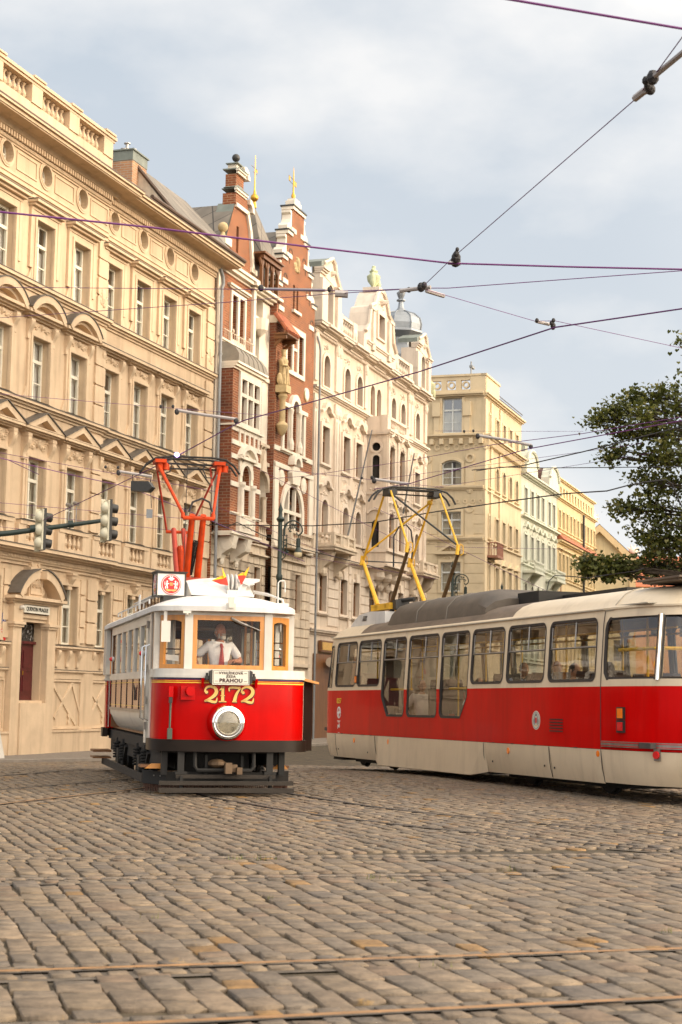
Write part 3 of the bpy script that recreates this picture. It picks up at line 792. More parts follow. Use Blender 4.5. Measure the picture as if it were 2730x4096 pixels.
    m = B.mb()
    m.box(.60, 2.14, -.25, .25, GZ, 1.2); m.box(.60, 2.14, -.1, .3, 1.2, 1.27)
    B.part('door_step', m, PL1b)
    m = B.mb(); m.box(.62, 2.12, .25, .31, 1.27, 2.95)
    for x0 in (.68, 1.39):
        for (z0, z1) in ((1.45, 2.05), (2.13, 2.80)):
            m.box(x0, x0+.67, .225, .25, z0, z1); m.box(x0+.1, x0+.57, .205, .225, z0+.08, z1-.08)
    m.box(.60, 2.14, .16, .31, 2.90, 2.98); m.box(1.355, 1.385, .2, .26, 1.27, 2.9)
    dr = B.part('door', m, DOORR, label='dark red panelled double door with grille above')
    m = B.mb(); m.tube([(1.44, .19, 2.0), (1.44, .19, 2.12)], .018, 6); B.part('handle', m, GOLD, dr)
    m = B.mb(); m.box(.62, 2.12, .28, .30, 2.98, 3.52)
    m.k = 1
    rr = random.Random(4)
    for k in range(26):
        x, z = rr.uniform(.7, 2.04), rr.uniform(3.03, 3.47); a0 = rr.uniform(0, 6)
        m.tube([(x+.07*cos(a0+t*.9), .26, z+.07*sin(a0+t*.9)) for t in range(5)], .008, 4)
    B.part('door_grille', m, [DARK, STEEL])
    # sign and number plates
    m = B.mb(); m.box(.62, 2.12, -.25, -.21, 3.77, 3.99); sg = B.part('sign', m, SIGNW)
    text_mesh('sign_lettering', 'QUENTIN PRAGUE', .155, BLACK, sg, (1.37-B.u0, -.255, 3.88-GZ), (pi/2, 0, 0), .006, .003, .98)
    m = B.mb(); m.box(-.33, -.03, -.035, -.0, 3.42, 3.72); p = B.part('number_plate', m, BLUEE)
    text_mesh('number', '14', .24, WHITEL, p, (-.16-B.u0, -.04, 3.57-GZ), (pi/2, 0, 0), .004, .004, .8)
    m = B.mb(); m.box(-.34, -.0, -.035, -.0, 2.95, 3.27); p = B.part('number_plate', m, REDE)
    text_mesh('number', '71', .2, WHITEL, p, (-.17-B.u0, -.04, 3.15-GZ), (pi/2, 0, 0), .004, .004, .8)
    m = B.mb(); m.lathe([(.0, -.16), (.05, -.15), (.07, -.08), (.05, 0)], 8, (.42, -.2, 3.9), 'y'); B.part('camera_dome', m, WHITEP)
    # roof balustrade above the left half
    posts = [-5.65-.9, -4.5, -2.15, .17, 2.52, 4.87]
    m = B.mb(); m.box(-7.2, ER+.02, -.06, .36, 17.86, 18.72); B.part('parapet_base', m, PL1b)
    m = B.mb(); m.box(-7.2, ER+.1, -.16, .46, 19.36, 19.46); m.box(-7.2, ER+.06, -.11, .4, 19.28, 19.36); B.part('parapet_rail', m, PL1b)
    for i, p in enumerate(posts):
        m = B.mb(); m.box(p-.02, p+.62, -.10, .38, 18.72, 19.28); m.box(p-.06, p+.66, -.2, .5, 19.461, 19.52); B.part('parapet_pier', m, PL1b)
        if i < len(posts)-1:
            m = B.mb(); balusters(m, p+.62, posts[i+1]-.02, 18.72, 19.28, .14, 6, .115, 8); B.part('balusters', m, PL1b)
    # roofs
    m = B.mb(); m.prism([(.3, 17.86), (4.2, 20.0), (11, 17.86)], 'x', -7.0, 4.4); B.part('roof', m, SLATE)
    m = B.mb(); ug = 9.9
    m.k = 1; m.add([(ug, -.5, 17.9), (ug, 1.25, 20.05), (ug, 2.4, 19.95), (ug, 6.0, 17.9)], [(0, 1, 2, 3)]); m.k = 0
    m.add([(ug, -.75, 17.9), (E1+.3, -.75, 17.9), (E1+.3, 1.5, 20.3), (ug, 1.25, 20.12)], [(0, 1, 2, 3)])
    m.add([(ug, 1.25, 20.12), (E1+.3, 1.5, 20.3), (E1+.3, 6, 17.9), (ug, 6, 17.9)], [(0, 1, 2, 3)])
    m.box(ER, ug, .2, 6, 17.7, 18.0)
    m.k = 2; m.tube([(ug-.02, -.6, 17.95), (ug-.02, 1.25, 20.15)], .06, 6)
    B.part('roof', m, [SLATE, STN, GUT])
    m = B.mb(); m.T = m.T @ Matrix.Translation((9.75, 1.55, 0))
    m.box(-.35, .8, -.45, .5, 19.2, 20.1); m.k = 1; m.box(-.37, .82, -.47, .52, 20.1, 20.45); m.box(-.42, .87, -.52, .57, 20.45, 20.5); m.k = 2
    ch = B.part('chimney', m, [BRKC, COPPER])
    for (x, y, h) in ((-.1, -.1, .28), (.25, .2, .22), (.6, .0, .3)):
        m = B.mb(); m.T = m.T @ Matrix.Translation((9.75, 1.55, 0)); m.tube([(x, y, 20.5), (x, y, 20.5+h)], .06, 8); m.lathe([(.12, 20.5+h), (.12, 20.53+h), (0, 20.56+h)], 8, (x, y, 0)); B.part('chimney_pot', m, STEEL, ch)
    m = B.mb(); m.tube([(8.2, 1.6, 19.2), (8.2, 1.6, 20.0)], .09, 8); m.lathe([(.16, 20.0), (.16, 20.04), (0, 20.08)], 8, (8.2, 1.6, 0)); m.box(8.2, 8.6, 1.4, 1.8, 18.2, 19.35); B.part('vent_pipe', m, STEEL)
    # drainpipe at the party line
    m = B.mb(); x = E1+.16
    m.tube([(x-.1, -.1, 17.5), (x+.14, -.12, 17.25), (x+.14, -.14, 16.95), (x-.05, -.16, 16.75), (x-.02, -.16, 8), (x, -.16, GZ)], .06, 8)
    for z in np.arange(1, 16.5, 2.2): m.tube([(x-.02, -.16, z), (x-.02, -.16, z+.06)], .08, 8)
    B.part('drainpipe', m, GREYS, smooth=50)
ochre()
# ------------------------------------------------------------------ two red brick gabled houses (one joined front)
def red_left():
    B = Bld('brick_gabled_house', 'red brick house with brick oriel, copper patched gable and ball finials beside the ochre house', 'house', 16.5)
    U0, U1 = 14.72, 20.55
    holes = [opening(16.42, 15.15, .5, 1.68), opening(17.12, 15.15, .5, 1.68)]
    m = B.mb()
    wallpanel(m, [(U0, 8.0), (18.3, 8.0), (18.3, 17.6), (U0, 17.6)], holes, 0)
    m.box(U0, U1, .62, 10, GZ, 17.6); m.box(U0, U0+.02, 0, .62, GZ, 17.6)
    # gable
    G = [(15.2, 17.95), (18.45, 17.95), (18.45, 18.9), (17.55, 20.5), (16.35, 20.5), (15.55, 18.95), (15.2, 18.95)]
    wallpanel(m, G, [[(16.58, 18.65), (16.82, 18.65), (16.82, 19.7), (16.58, 19.7)]], .05, .5)
    m.box(16.3, 17.3, .0, .55, 20.5, 20.95); m.box(16.42, 17.2, .05, .5, 21.2, 21.75)
    m.prism([(16.9, 20.5), (17.75, 20.5), (17.62, 20.9), (17.3, 21.2), (16.9, 21.2)], 'y', .02, .4)
    B.part('brick_wall', m, BRK)
    m = B.mb(); m.add([(16.5, .4, 18.5), (16.9, .4, 18.5), (16.9, .4, 19.8), (16.5, .4, 19.8)], [(0, 1, 2, 3)]); B.part('slit_window', m, DARK)
    # light stone trims
    m = B.mb()
    m.box(U0, U0+.30, -.05, .1, 8.2, 18.0); m.prism([(U0, 14.7), (U0+.30, 14.7), (U0+.55, 14.2), (U0, 14.2)], 'y', -.08, .02)
    cornice(m, U0+.1, 18.3, 17.55, [(.06, .10), (.22, .14), (.30, .12)])
    def band(a, b_, t, y0=-.05, y1=.2):
        dx, dz = b_[0]-a[0], b_[1]-a[1]; l = hypot(dx, dz); nx, nz_ = -dz/l*t/2, dx/l*t/2
        m.prism([(a[0]+nx, a[1]+nz_), (b_[0]+nx, b_[1]+nz_), (b_[0]-nx, b_[1]-nz_), (a[0]-nx, a[1]-nz_)], 'y', y0, y1)
    band((16.35, 20.48), (17.6, 20.48), .16); band((17.55, 20.5), (17.95, 19.8), .20); band((17.93, 19.85), (18.3, 18.3), .22); band((18.1, 18.35), (18.65, 18.3), .2)
    m.box(14.95, 15.6, -.18, .3, 18.55, 18.85); m.box(U0, 15.0, -.1, .3, 17.9, 18.55)
    cornice(m, 16.3, 17.3, 20.95, [(.04, .08), (.10, .08)]); arcband(m, 17.62, 20.62, .22, .42, -.12, .45, radians(-10), radians(100), 10)
    cornice(m, 16.42, 17.2, 21.75, [(.05, .10), (.11, .06)]); arcband(m, 17.0, 21.72, .24, .44, -.14, .45, radians(0), radians(120), 12); m.box(16.5, 17.15, .08, .45, 21.98, 22.16)
    B.part('stone_trim', m, STW)
    m = B.mb(); m.box(16.3, 17.35, -.12, .6, 21.115, 21.16); m.box(16.35, 17.3, -.14, .6, 21.915, 21.96); m.box(16.4, 17.25, -.02, .5, 22.163, 22.2)
    m.prism([(16.2, 21.16), (16.55, 21.32), (17.0, 21.34), (17.3, 21.16)], 'y', .02, .5)
    m.add([(15.5, .04, 18.92), (16.33, .04, 20.56), (16.33, .75, 20.56), (15.5, .75, 18.92)], [(0, 1, 2, 3)])
    B.part('copper_flashing', m, COPPER)
    m = B.mb(); m.ell((15.22, .05, 19.25), (.2, .2, .2), 12, 8); m.lathe([(.22, 18.85), (.1, 18.95), (.07, 19.08)], 8, (15.22, .05, 0)); B.part('ball_finial', m, STY, smooth=40)
    m = B.mb(); m.ell((16.83, .25, 22.52), (.16, .16, .16), 12, 8); m.lathe([(.16, 22.2), (.06, 22.26), (.05, 22.4)], 8, (16.83, .25, 0)); B.part('ball_finial', m, IRON, smooth=40)
    # roofs
    m = B.mb()
    m.add([(U0, -.1, 17.9), (18.5, -.1, 17.9), (18.5, 2.2, 20.55), (U0, 1.7, 20.4)], [(0, 1, 2, 3)]); m.add([(U0, 1.7, 20.4), (18.5, 2.2, 20.55), (18.5, 6, 17.9), (U0, 6, 17.9)], [(0, 1, 2, 3)])
    m.add([(15.3, .06, 18.9), (16.35, .06, 20.5), (17.55, .06, 20.5), (18.4, .06, 18.9), (15.3, 3, 18.9), (16.35, 3, 20.5), (17.55, 3, 20.5), (18.4, 3, 18.9)], [(0, 1, 5, 4), (1, 2, 6, 5), (2, 3, 7, 6)])
    m.add([(18.35, -.35, 19.05), (20.35, -.35, 19.05), (20.35, 1.6, 19.05), (18.35, 1.6, 19.05), (19.05, .35, 21.25), (19.25, .35, 21.25)], [(0, 1, 5, 4), (1, 2, 5), (2, 3, 4, 5), (3, 0, 4)])
    rf = B.part('roof', m, SLATE)
    m = B.mb(); m.box(15.0, 15.35, -.1, .1, 18.0, 18.4); m.k = 1; m.box(15.03, 15.32, -.11, -.1, 18.05, 18.36); B.part('roof_window', m, [IRON, GLB], rf)
    # timber loggia under the spire roof
    m = B.mb()
    m.box(18.3, 20.4, -.45, -.3, 18.85, 19.05); m.box(18.2, 20.45, -.55, 1.5, 19.02, 19.1); m.box(18.4, 20.3, .3, .4, 17.7, 19.0)
    for u in (18.45, 19.05, 19.65, 20.25): m.box(u-.06, u+.06, -.36, -.24, 17.75, 18.9); m.prism([(u-.3, 18.85), (u, 18.45), (u+.3, 18.85)], 'y', -.34, -.26)
    B.part('timber_loggia', m, WOODD)
    m = B.mb(); m.tube([(19.15, .35, 21.2), (19.15, .35, 21.45)], [.1, .06], 8); m.ell((19.15, .35, 21.62), (.17, .17, .17), 10, 6); m.tube([(19.15, .35, 21.75), (19.15, .35, 22.0), (19.15, .35, 23.4)], [.07, .035, .012], 6)
    m.tube([(18.75, .35, 22.85), (19.35, .35, 22.85)], .012, 4); m.box(19.2, 19.42, .345, .355, 22.72, 22.84); m.tube([(18.9, .35, 22.65), (19.35, .35, 22.65)], .01, 4)
    B.part('weather_vane', m, GOLD, smooth=40)
    # white stair bay between the gables
    hs = [opening(19.2, 15.0, .45, 1.1), opening(19.35, 16.7, .8, 1.0, 1)]
    m = B.mb(); wallpanel(m, [(18.3, 8), (20.55, 8), (20.55, 17.75), (18.3, 17.75)], hs+[opening(19.72, 7.7, 1.5, 2.75, 1)], .1, .35)
    m.box(18.2, 18.45, -.12, .1, 11.0, 18.0); cornice(m, 18.25, 20.6, 17.45, [(.05, .1), (.2, .1), (.34, .12)])
    m.box(18.45, 20.5, .02, .12, 14.2, 14.35); m.lathe([(.05, 15.9), (.3, 16.15), (.36, 16.6), (.3, 16.62)], 12, (19.35, .05, 0))
    m.box(18.12, 18.5, -.16, .1, 14.0, 14.9)
    m.k = 1; m.add([(18.5, .62, 7.5), (20.5, .62, 7.5), (20.5, .62, 18), (18.5, .62, 18)], [(0, 1, 2, 3)])
    B.part('stair_bay', m, [STW, STN])
    m = B.mb(); m.add([(18.9, .45, 14.9), (19.5, .45, 14.9), (19.5, .45, 16.2), (18.9, .45, 16.2)], [(0, 1, 2, 3)]); B.part('slit_window', m, DARK)
    # loggia balustrade and columns
    m = B.mb()
    m.box(18.35, 20.5, -.12, .1, 8.28, 8.4); balusters(m, 18.4, 20.4, 7.72, 8.28, .0, 9, .07); m.box(18.35, 20.5, -.1, .1, 7.6, 7.72)
    m.lathe([(.14, 8.4), (.1, 8.5), (.1, 9.4), (.15, 9.5)], 10, (20.35, .1, 0)); m.box(18.7, 20.5, -.05, .12, 10.75, 10.9)
    arcband(m, 19.72, 9.70, .75, .98, -.06, .12, 0, pi, 16); m.prism([(19.45, 10.45), (20.0, 10.45), (19.85, 11.1), (19.72, 11.35), (19.6, 11.1)], 'y', -.15, .1)
    m.box(18.2, 20.5, -.05, .1, 11.5, 11.62); balusters(m, 18.35, 20.3, 11.0, 11.5, .02, 5, .09)
    B.part('loggia_balustrade', m, STN)
    # upper windows
    m = B.mb(); m.ring([(15.98, 15.0), (17.55, 15.0), (17.55, 17.0), (15.98, 17.0)], [(16.12, 15.12), (17.41, 15.12), (17.41, 16.86), (16.12, 16.86)], -.07, .02); m.box(16.67, 16.87, -.07, .02, 15.12, 16.86)
    cornice(m, 15.85, 17.68, 17.08, [(.08, .06), (.16, .08)]); cornice(m, 14.95, 18.1, 14.82, [(.06, .06), (.12, .08)])
    B.part('window_surround', m, STW)
    for u in (16.42, 17.12): B.win(u, 15.15, .5, 1.68, 0, WFB, 'tall', None)
    m = B.mb(); m.box(15.0, 18.1, -.2, -.18, 15.25, 15.28)
    for i in range(16): m.tube([(15.1+i*.19, -.19, 14.97), (15.1+i*.19, -.19, 15.26)], .012, 4)
    for u in (15.9, 17.6): m.ell((u, -.2, 15.35), (.06, .06, .09), 6, 4)
    B.part('balcony_rail', m, STN)
    # oriel
    OR = B.part('oriel', MBox_oriel(B), [BRK, BRKD], None)
    m = B.mb()
    for z in (11.48, 10.95, 10.42, 9.38): m.box(14.97, 17.98, -.66, .02, z-.09, z+.09)
    m.box(14.9, 18.05, -.74, .02, 11.56, 11.63)
    cornice(m, 15.0, 17.95, 13.72, [(.68, .08), (.78, .1), (.86, .08)], .13)
    m.ring([(15.55, 11.65), (17.75, 11.65), (17.75, 13.72), (15.55, 13.72)], [(15.72, 11.78), (17.58, 11.78), (17.58, 13.45), (15.72, 13.45)], -.70, -.55)
    for u in (16.34, 16.96): m.box(u-.07, u+.07, -.69, -.55, 11.78, 13.45)
    m.box(15.72, 17.58, -.685, -.55, 12.78, 12.92)
    for u in (15.7, 16.2, 16.7, 17.2, 17.65): m.box(u-.06, u+.06, -.68, -.6, 10.95, 11.5)
    # arched lower window with pediment
    m.box(15.72, 15.95, -.70, -.6, 8.2, 10.1); m.box(16.85, 17.08, -.70, -.6, 8.2, 10.1)
    arcband(m, 16.4, 9.75, .45, .68, -.72, -.6, 0, pi, 16)
    for u in (15.83, 16.97): m.lathe([(.13, 8.2), (.1, 8.32), (.09, 9.3), (.14, 9.4), (.14, 9.5)], 10, (u, -.74, 0))
    m.prism([(15.72, 9.7), (15.95, 9.7), (15.95, 10.55), (15.72, 10.55)], 'y', -.68, -.6); m.prism([(16.85, 9.7), (17.08, 9.7), (17.08, 10.55), (16.85, 10.55)], 'y', -.68, -.6)
    m.box(15.55, 17.25, -.82, -.6, 10.38, 10.5); arcband(m, 16.4, 10.0, .8, .98, -.84, -.6, radians(32), radians(148), 14); arcband(m, 16.4, 10.05, .55, .8, -.7, -.6, radians(40), radians(140), 10)
    m.box(15.6, 17.2, -.78, -.6, 7.62, 8.2); m.T = m.T @ Matrix.Translation((0, -.78, 0)); relief(m, 15.7, 17.1, 7.7, 8.1, .06, 12); m.T = m.T @ Matrix.Translation((0, .78, 0))
    cornice(m, 15.0, 17.95, 7.42, [(.66, .07), (.74, .1)], .1); cornice(m, 15.0, 17.95, 8.22, [(.66, .05), (.70, .05)], .05)
    for u in (15.45, 16.9):
        pr = [(.02, 6.55), (-.18, 6.6), (-.22, 6.75), (-.4, 6.85), (-.62, 7.05), (-.72, 7.42), (.02, 7.42)]
        m.prism(pr, 'x', u-.22, u+.22); m.tube([(u-.25, -.42, 7.1), (u+.25, -.42, 7.1)], .22, 10); m.ell((u, -.14, 6.5), (.12, .1, .16), 6, 4)
    m.T = m.T @ Matrix.Translation((0, 0, 0)); relief(m, 15.8, 16.6, 6.75, 7.2, .08, 14)
    B.part('oriel_trim', m, STW, OR)
    m = B.mb()
    P = [(-.86, 13.98), (-.80, 14.3), (-.62, 14.55), (-.42, 14.68), (-.2, 14.78), (.02, 14.85)]
    L = [(14.9+ .30*((p[1]-13.98)/.87)**.6, p[0], p[1]) for p in P]; R = [(18.1-.30*((p[1]-13.98)/.87)**.6, p[0], p[1]) for p in P]
    n = len(P); m.add(L+R, [(i, i+1, n+i+1, n+i) for i in range(n-1)])
    m.add(L+[(14.9, .02, 13.98)]+R+[(18.1, .02, 13.98)], [tuple(range(n+1)), tuple(range(n+1, 2*n+2))])
    for k in range(1, 6):
        u = lambda i: L[i][0]+(R[i][0]-L[i][0])*k/6
        m.tube([(u(i), P[i][0]-.01, P[i][1]+.01) for i in range(n)], .018, 4)
    B.part('oriel_roof', m, LEADB, OR)
    for u in (16.03, 16.65, 17.27): B.win(u, 11.78, .5, 1.66, 0, WFB, 'tall', None, -.62, OR)
    B.win(16.4, 8.25, .86, 1.93, 1, WFB, 'tall', None, -.62, OR)
    stonebase(B, U0, U1, 0.1, [(17.2, 5.0, .75, 1.6), (19.75, 5.0, .75, 1.62)], [(18.75, 20.75)], 7.45)

def MBox_oriel(B):
    m = B.mb()
    fr = [opening(16.65, 11.7, 2.0, 1.8), opening(16.4, 8.25, .86, 1.93, 1)]
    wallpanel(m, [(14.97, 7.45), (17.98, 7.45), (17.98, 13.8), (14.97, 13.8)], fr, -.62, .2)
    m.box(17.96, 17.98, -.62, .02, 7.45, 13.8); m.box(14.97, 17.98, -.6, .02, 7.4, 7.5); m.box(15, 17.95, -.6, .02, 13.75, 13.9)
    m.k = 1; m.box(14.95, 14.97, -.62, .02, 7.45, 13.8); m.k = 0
    return m

def stonebase(B, U0, U1, y, wins, hoods, top):
    m = B.mb()
    holes = [opening(u, v, w, h) for (u, v, w, h) in wins]
    wallpanel(m, [(U0, GZ), (U1, GZ), (U1, top), (U0, top)], holes, y, .3)
    z = 3.2
    while z < top-.25:                                   # rusticated courses broken at the windows
        spans = [(U0, U1)]
        for (u, v, w, h) in wins:
            if z+.38 > v and z < v+h:
                spans = [q for (a, b_) in spans for q in ((a, u-w/2-.03), (u+w/2+.03, b_)) if q[1]-q[0] > .1] if any(a < u < b_ for a, b_ in spans) else spans
        for (a, b_) in spans:
            n = max(1, round((b_-a)/.62)); p = (b_-a)/n
            for k in range(n): m.box(a+p*k+.02, a+p*(k+1)-.02, y-.05, y+.02, z+.02, z+.36)
        z += .39
    cornice(m, U0, U1, top-.06, [(-y+.06, .06), (-y+.14, .07)], .0, y+.03)
    for (a, b_) in hoods: cornice(m, a, b_, 7.0, [(-y+.08, .06), (-y+.18, .07)], .3, y+.02)
    m.box(U0, U1, y-.12, y+.02, 2.75, 2.9); m.box(U0, U1, y-.08, y+.02, GZ, .5)
    B.part('stone_base', m, STN)
    for (u, v, w, h) in wins: B.win(u, v, w, h, 0, WFB, 'tall', CURT2, y)

def red_right():
    B = Bld('brick_gabled_house', 'red brick house with stepped gable, saint statue and arched windows, left of the cream house', 'house', 23.0, w=.2)
    def bmb():
        m = B.mb(); m.T = m.T @ Matrix.Translation((0, 0, 0)); return m
    y = 0.0                                          # root already sits 0.2 m forward
    U0, U1, C = 20.55, 25.25, 22.9
    wins = [opening(22.05, 15.1, .62, 1.65), opening(23.45, 15.1, .62, 1.65)]
    pal = [opening(21.78, 11.68, .5, 1.75), opening(22.75, 11.68, .62, 2.25, 1), opening(23.72, 11.68, .5, 1.75)]
    arch = [opening(22.75, 8.25, 2.3, 2.0, 1, 14)]
    slit = [opening(22.55, 17.75, .22, 1.05), opening(22.98, 17.75, .22, 1.05)]
    steps = [(2.35, 18.35), (1.85, 19.6), (1.3, 20.8), (.72, 22.0)]
    L = [(U0, 8.0), (U1, 8.0)]
    R_ = []; Lf = []
    for i, (hw, z) in enumerate(steps):
        z0 = 8.0 if i == 0 else steps[i-1][1]
        R_ += [(C+hw, z0), (C+hw, z)]; Lf = [(C-hw, z), (C-hw, z0)]+Lf
    m = bmb()
    poly = R_+Lf
    wallpanel(m, poly, wins+pal+arch+slit, y)
    m.k = 1
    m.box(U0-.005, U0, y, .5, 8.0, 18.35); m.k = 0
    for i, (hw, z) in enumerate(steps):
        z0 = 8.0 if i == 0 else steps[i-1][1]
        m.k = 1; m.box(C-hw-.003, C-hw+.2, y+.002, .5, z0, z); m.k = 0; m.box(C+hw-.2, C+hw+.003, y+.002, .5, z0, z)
        m.k = 2
        for sx in (-1, 1):                           # thin dark blind arches
            if i: arcband(m, C+sx*(hw+.12), z0-.75, .17, .22, -.015, .02, 0, pi, 8); m.box(C+sx*(hw+.12)+.17*sx-.025, C+sx*(hw+.12)+.17*sx+.025, -.015, .02, z0-1.25, z0-.75)
        m.k = 0
    m.box(U0+.01, U1-.01, .62, 10, GZ, 17.7)
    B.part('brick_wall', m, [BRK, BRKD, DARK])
    m = bmb(); m.add([(22.3, .4, 17.6), (23.3, .4, 17.6), (23.3, .4, 18.9), (22.3, .4, 18.9)], [(0, 1, 2, 3)]); B.part('slit_window', m, DARK)
    m = bmb()
    for i, (hw, z) in enumerate(steps):
        for sx in (-1, 1):
            inn = steps[i+1][0] if i < 3 else 0
            a, b_ = sorted((C+sx*(inn if i < 3 else 0), C+sx*(hw+.06)))
            m.box(a, b_, -.06, .5, z, z+.14)
            if i < 3:                                # scroll against the next step
                x0 = C+sx*inn; d = hw-inn
                pr = [(x0, z+.18), (x0+sx*d*.95, z+.18), (x0+sx*d*.98, z+.38), (x0+sx*d*.78, z+.50), (x0+sx*d*.45, z+.55), (x0+sx*d*.28, z+.75), (x0+sx*d*.22, z+.95), (x0+sx*d*.42, z+1.02), (x0+sx*d*.42, z+1.12), (x0, z+1.12)]
                m.prism(pr, 'y', .02, .42)
            m.box(C+sx*hw*.80-.3, C+sx*hw*.80+.3, -.04, .02, z-1.0, z-.8)
    m.box(C-.42, C+.42, .03, .45, 22.14, 22.5); m.box(C-.3, C+.3, .05, .4, 22.5, 22.62)
    m.box(22.3, 23.25, -.12, .02, 17.6, 17.72); m.box(U0-.03, U0+.35, -.05, .3, 16.75, 17.05)
    # paired window frame
    m.ring([(21.55, 14.92), (23.95, 14.92), (23.95, 17.0), (21.55, 17.0)], [(21.74, 15.1), (23.76, 15.1), (23.76, 16.75), (21.74, 16.75)], -.07, .02)
    m.box(22.36, 22.52, -.07, .02, 15.1, 16.75); m.box(22.98, 23.14, -.07, .02, 15.1, 16.75); m.box(22.36, 23.14, -.05, .02, 16.0, 16.12)
    # palladian frame
    for u in (21.45, 22.22, 23.28, 24.05): m.box(u-.12, u+.12, -.08, .02, 11.68, 13.43)
    for u in (22.22, 23.28): m.lathe([(.13, 11.7), (.15, 11.95), (.08, 12.2), (.08, 13.2), (.13, 13.4)], 8, (u, -.12, 0))
    m.box(21.25, 22.4, -.14, .02, 13.43, 13.6); m.box(23.1, 24.25, -.14, .02, 13.43, 13.6); arcband(m, 22.75, 13.5, .35, .62, -.16, .02, 0, pi, 14)
    cornice(m, 21.3, 24.2, 11.5, [(.06, .06), (.14, .09)])
    for z in (11.62, 10.95): m.box(U0, U1, -.045, .02, z-.12, z+.08)
    # lower arch frame with mullions
    arcband(m, 22.75, 9.1, 1.12, 1.38, -.1, .02, 0, pi, 20)
    for u in (21.5, 24.0): m.box(u-.13, u+.13, -.1, .02, 8.2, 9.12)
    for u in (22.35, 23.15): m.box(u-.07, u+.07, -.04, .1, 8.25, 10.15)
    m.box(21.6, 23.9, -.05, .1, 9.05, 9.2)
    m.prism([(22.35, 10.3), (23.15, 10.3), (23.3, 10.75), (23.1, 11.05), (22.4, 11.05), (22.2, 10.75)], 'y', -.22, .02); arcband(m, 22.75, 11.1, .3, .52, -.3, .02, 0, pi, 12)
    for u in (21.45, 24.15): m.ell((u, 0, 10.45), (.25, .1, .38), 10, 6); m.ring(circle(u, 10.45, .34), circle(u, 10.45, .26), -.05, .02)
    for u in (U0+.25, U1-.2): m.box(u-.25, u+.22, -.08, .02, 7.7, 10.9)
    m.box(U0, U1, -.1, .02, 10.82, 11.0); m.box(U0, U1, -.14, .02, 7.5, 7.68)
    B.part('stone_trim', m, STW)
    m = bmb()
    for i, (hw, z) in enumerate(steps):
        for sx in (-1, 1):
            inn = steps[i+1][0] if i < 3 else 0
            a, b_ = sorted((C+sx*inn, C+sx*(hw+.10))); m.box(a, b_, -.10, .54, z+.142, z+.20)
    B.part('gable_caps', m, IRON)
    m = bmb(); m.lathe([(.06, 22.62), (.1, 22.75), (.04, 22.9), (.02, 23.8), (.0, 24.1)], 8, (C-.15, .2, 0)); m.tube([(C-.75, .2, 23.5), (C+.2, .2, 23.45)], .014, 4); m.tube([(C-.7, .2, 23.28), (C+.15, .2, 23.24)], .012, 4); m.box(C-.72, C-.55, .19, .21, 23.3, 23.5); m.box(C-.1, C+.22, .19, .21, 23.25, 23.45)
    B.part('weather_vane', m, GOLD, smooth=40)
    m = bmb(); relief(m, 22.65, 23.05, 19.3, 20.2, .1, 8, 10); m.lathe([(.28, -.05), (.28, 0)], 16, (24.3, -.0, 14.4), 'y')
    B.part('wall_shield', m, STY)
    m = bmb(); m.lathe([(.0, -.06), (.26, -.06), (.28, 0)], 18, (24.32, 0, 14.45), 'y'); B.part('round_plaque', m, WHITEP)
    for u in (22.05, 23.45): B.win(u, 15.1, .62, 1.65, 0, WFB, 'tall', None)
    B.win(21.78, 11.68, .5, 1.75, 0, WFB, 'tall', None); B.win(22.75, 11.68, .62, 2.25, 1, WFB, 'tall', None); B.win(23.72, 11.68, .5, 1.75, 0, WFB, 'tall', None)
    B.win(22.75, 8.25, 2.3, 2.0, 1, WFB, 'tall', None)
    m = bmb(); m.box(21.5, 24.2, -.5, -.34, 8.18, 8.28); balusters(m, 21.55, 24.15, 7.72, 8.18, -.42, 11, .065); m.box(21.4, 24.3, -.55, .02, 7.55, 7.72)
    for u in (21.45, 24.25): m.box(u-.1, u+.1, -.54, .0, 7.7, 8.32)
    B.part('balcony', m, STN)
    # roof behind the stepped gable
    m = bmb(); m.add([(18.4, .3, 17.8), (C-1, .3, 17.8), (C-.6, 2.6, 21.0), (18.4, 2.6, 20.75)], [(0, 1, 2, 3)]); m.add([(C+.6, 2.6, 21.0), (C+1, .3, 17.8), (27, .3, 17.8), (27, 3.0, 19.5)], [(0, 1, 2, 3)])
    m.add([(C-2.2, .45, 18.2), (C, .45, 21.3), (C, 6, 21.3), (C-2.2, 6, 18.2)], [(0, 1, 2, 3)]); m.add([(C+2.2, .45, 18.2), (C, .45, 21.3), (C, 6, 21.3), (C+2.2, 6, 18.2)], [(0, 1, 2, 3)])
    rf = B.part('roof', m, SLATE)
    m = bmb(); m.box(19.4, 19.9, .55, .75, 18.4, 18.9); m.k = 1; m.box(19.44, 19.86, .54, .55, 18.45, 18.85); B.part('roof_window', m, [IRON, ZINC], rf)
    stonebase(B, U0, U1, 0, [(22.25, 5.0, .72, 1.62), (23.75, 5.0, .72, 1.62)], [(21.65, 24.5)], 7.5)
    m = bmb(); x = U1+.22
    m.tube([(x-.15, -.12, 17.2), (x-.1, -.2, 16.9), (x, -.22, 16.6), (x, -.22, GZ)], .048, 8); B.part('drainpipe', m, GREYS, smooth=50)
    # tiled canopy over the statue
    m = bmb()
    A = [(20.3, -.0, 17.05), (21.45, -.0, 17.05), (21.55, -.62, 16.25), (20.2, -.62, 16.25)]
    for i in range(6):
        t = (i+.5)/6; m.tube([(20.3+1.15*t, -.0, 17.1), (20.2+1.35*t, -.66, 16.25)], .10, 8)
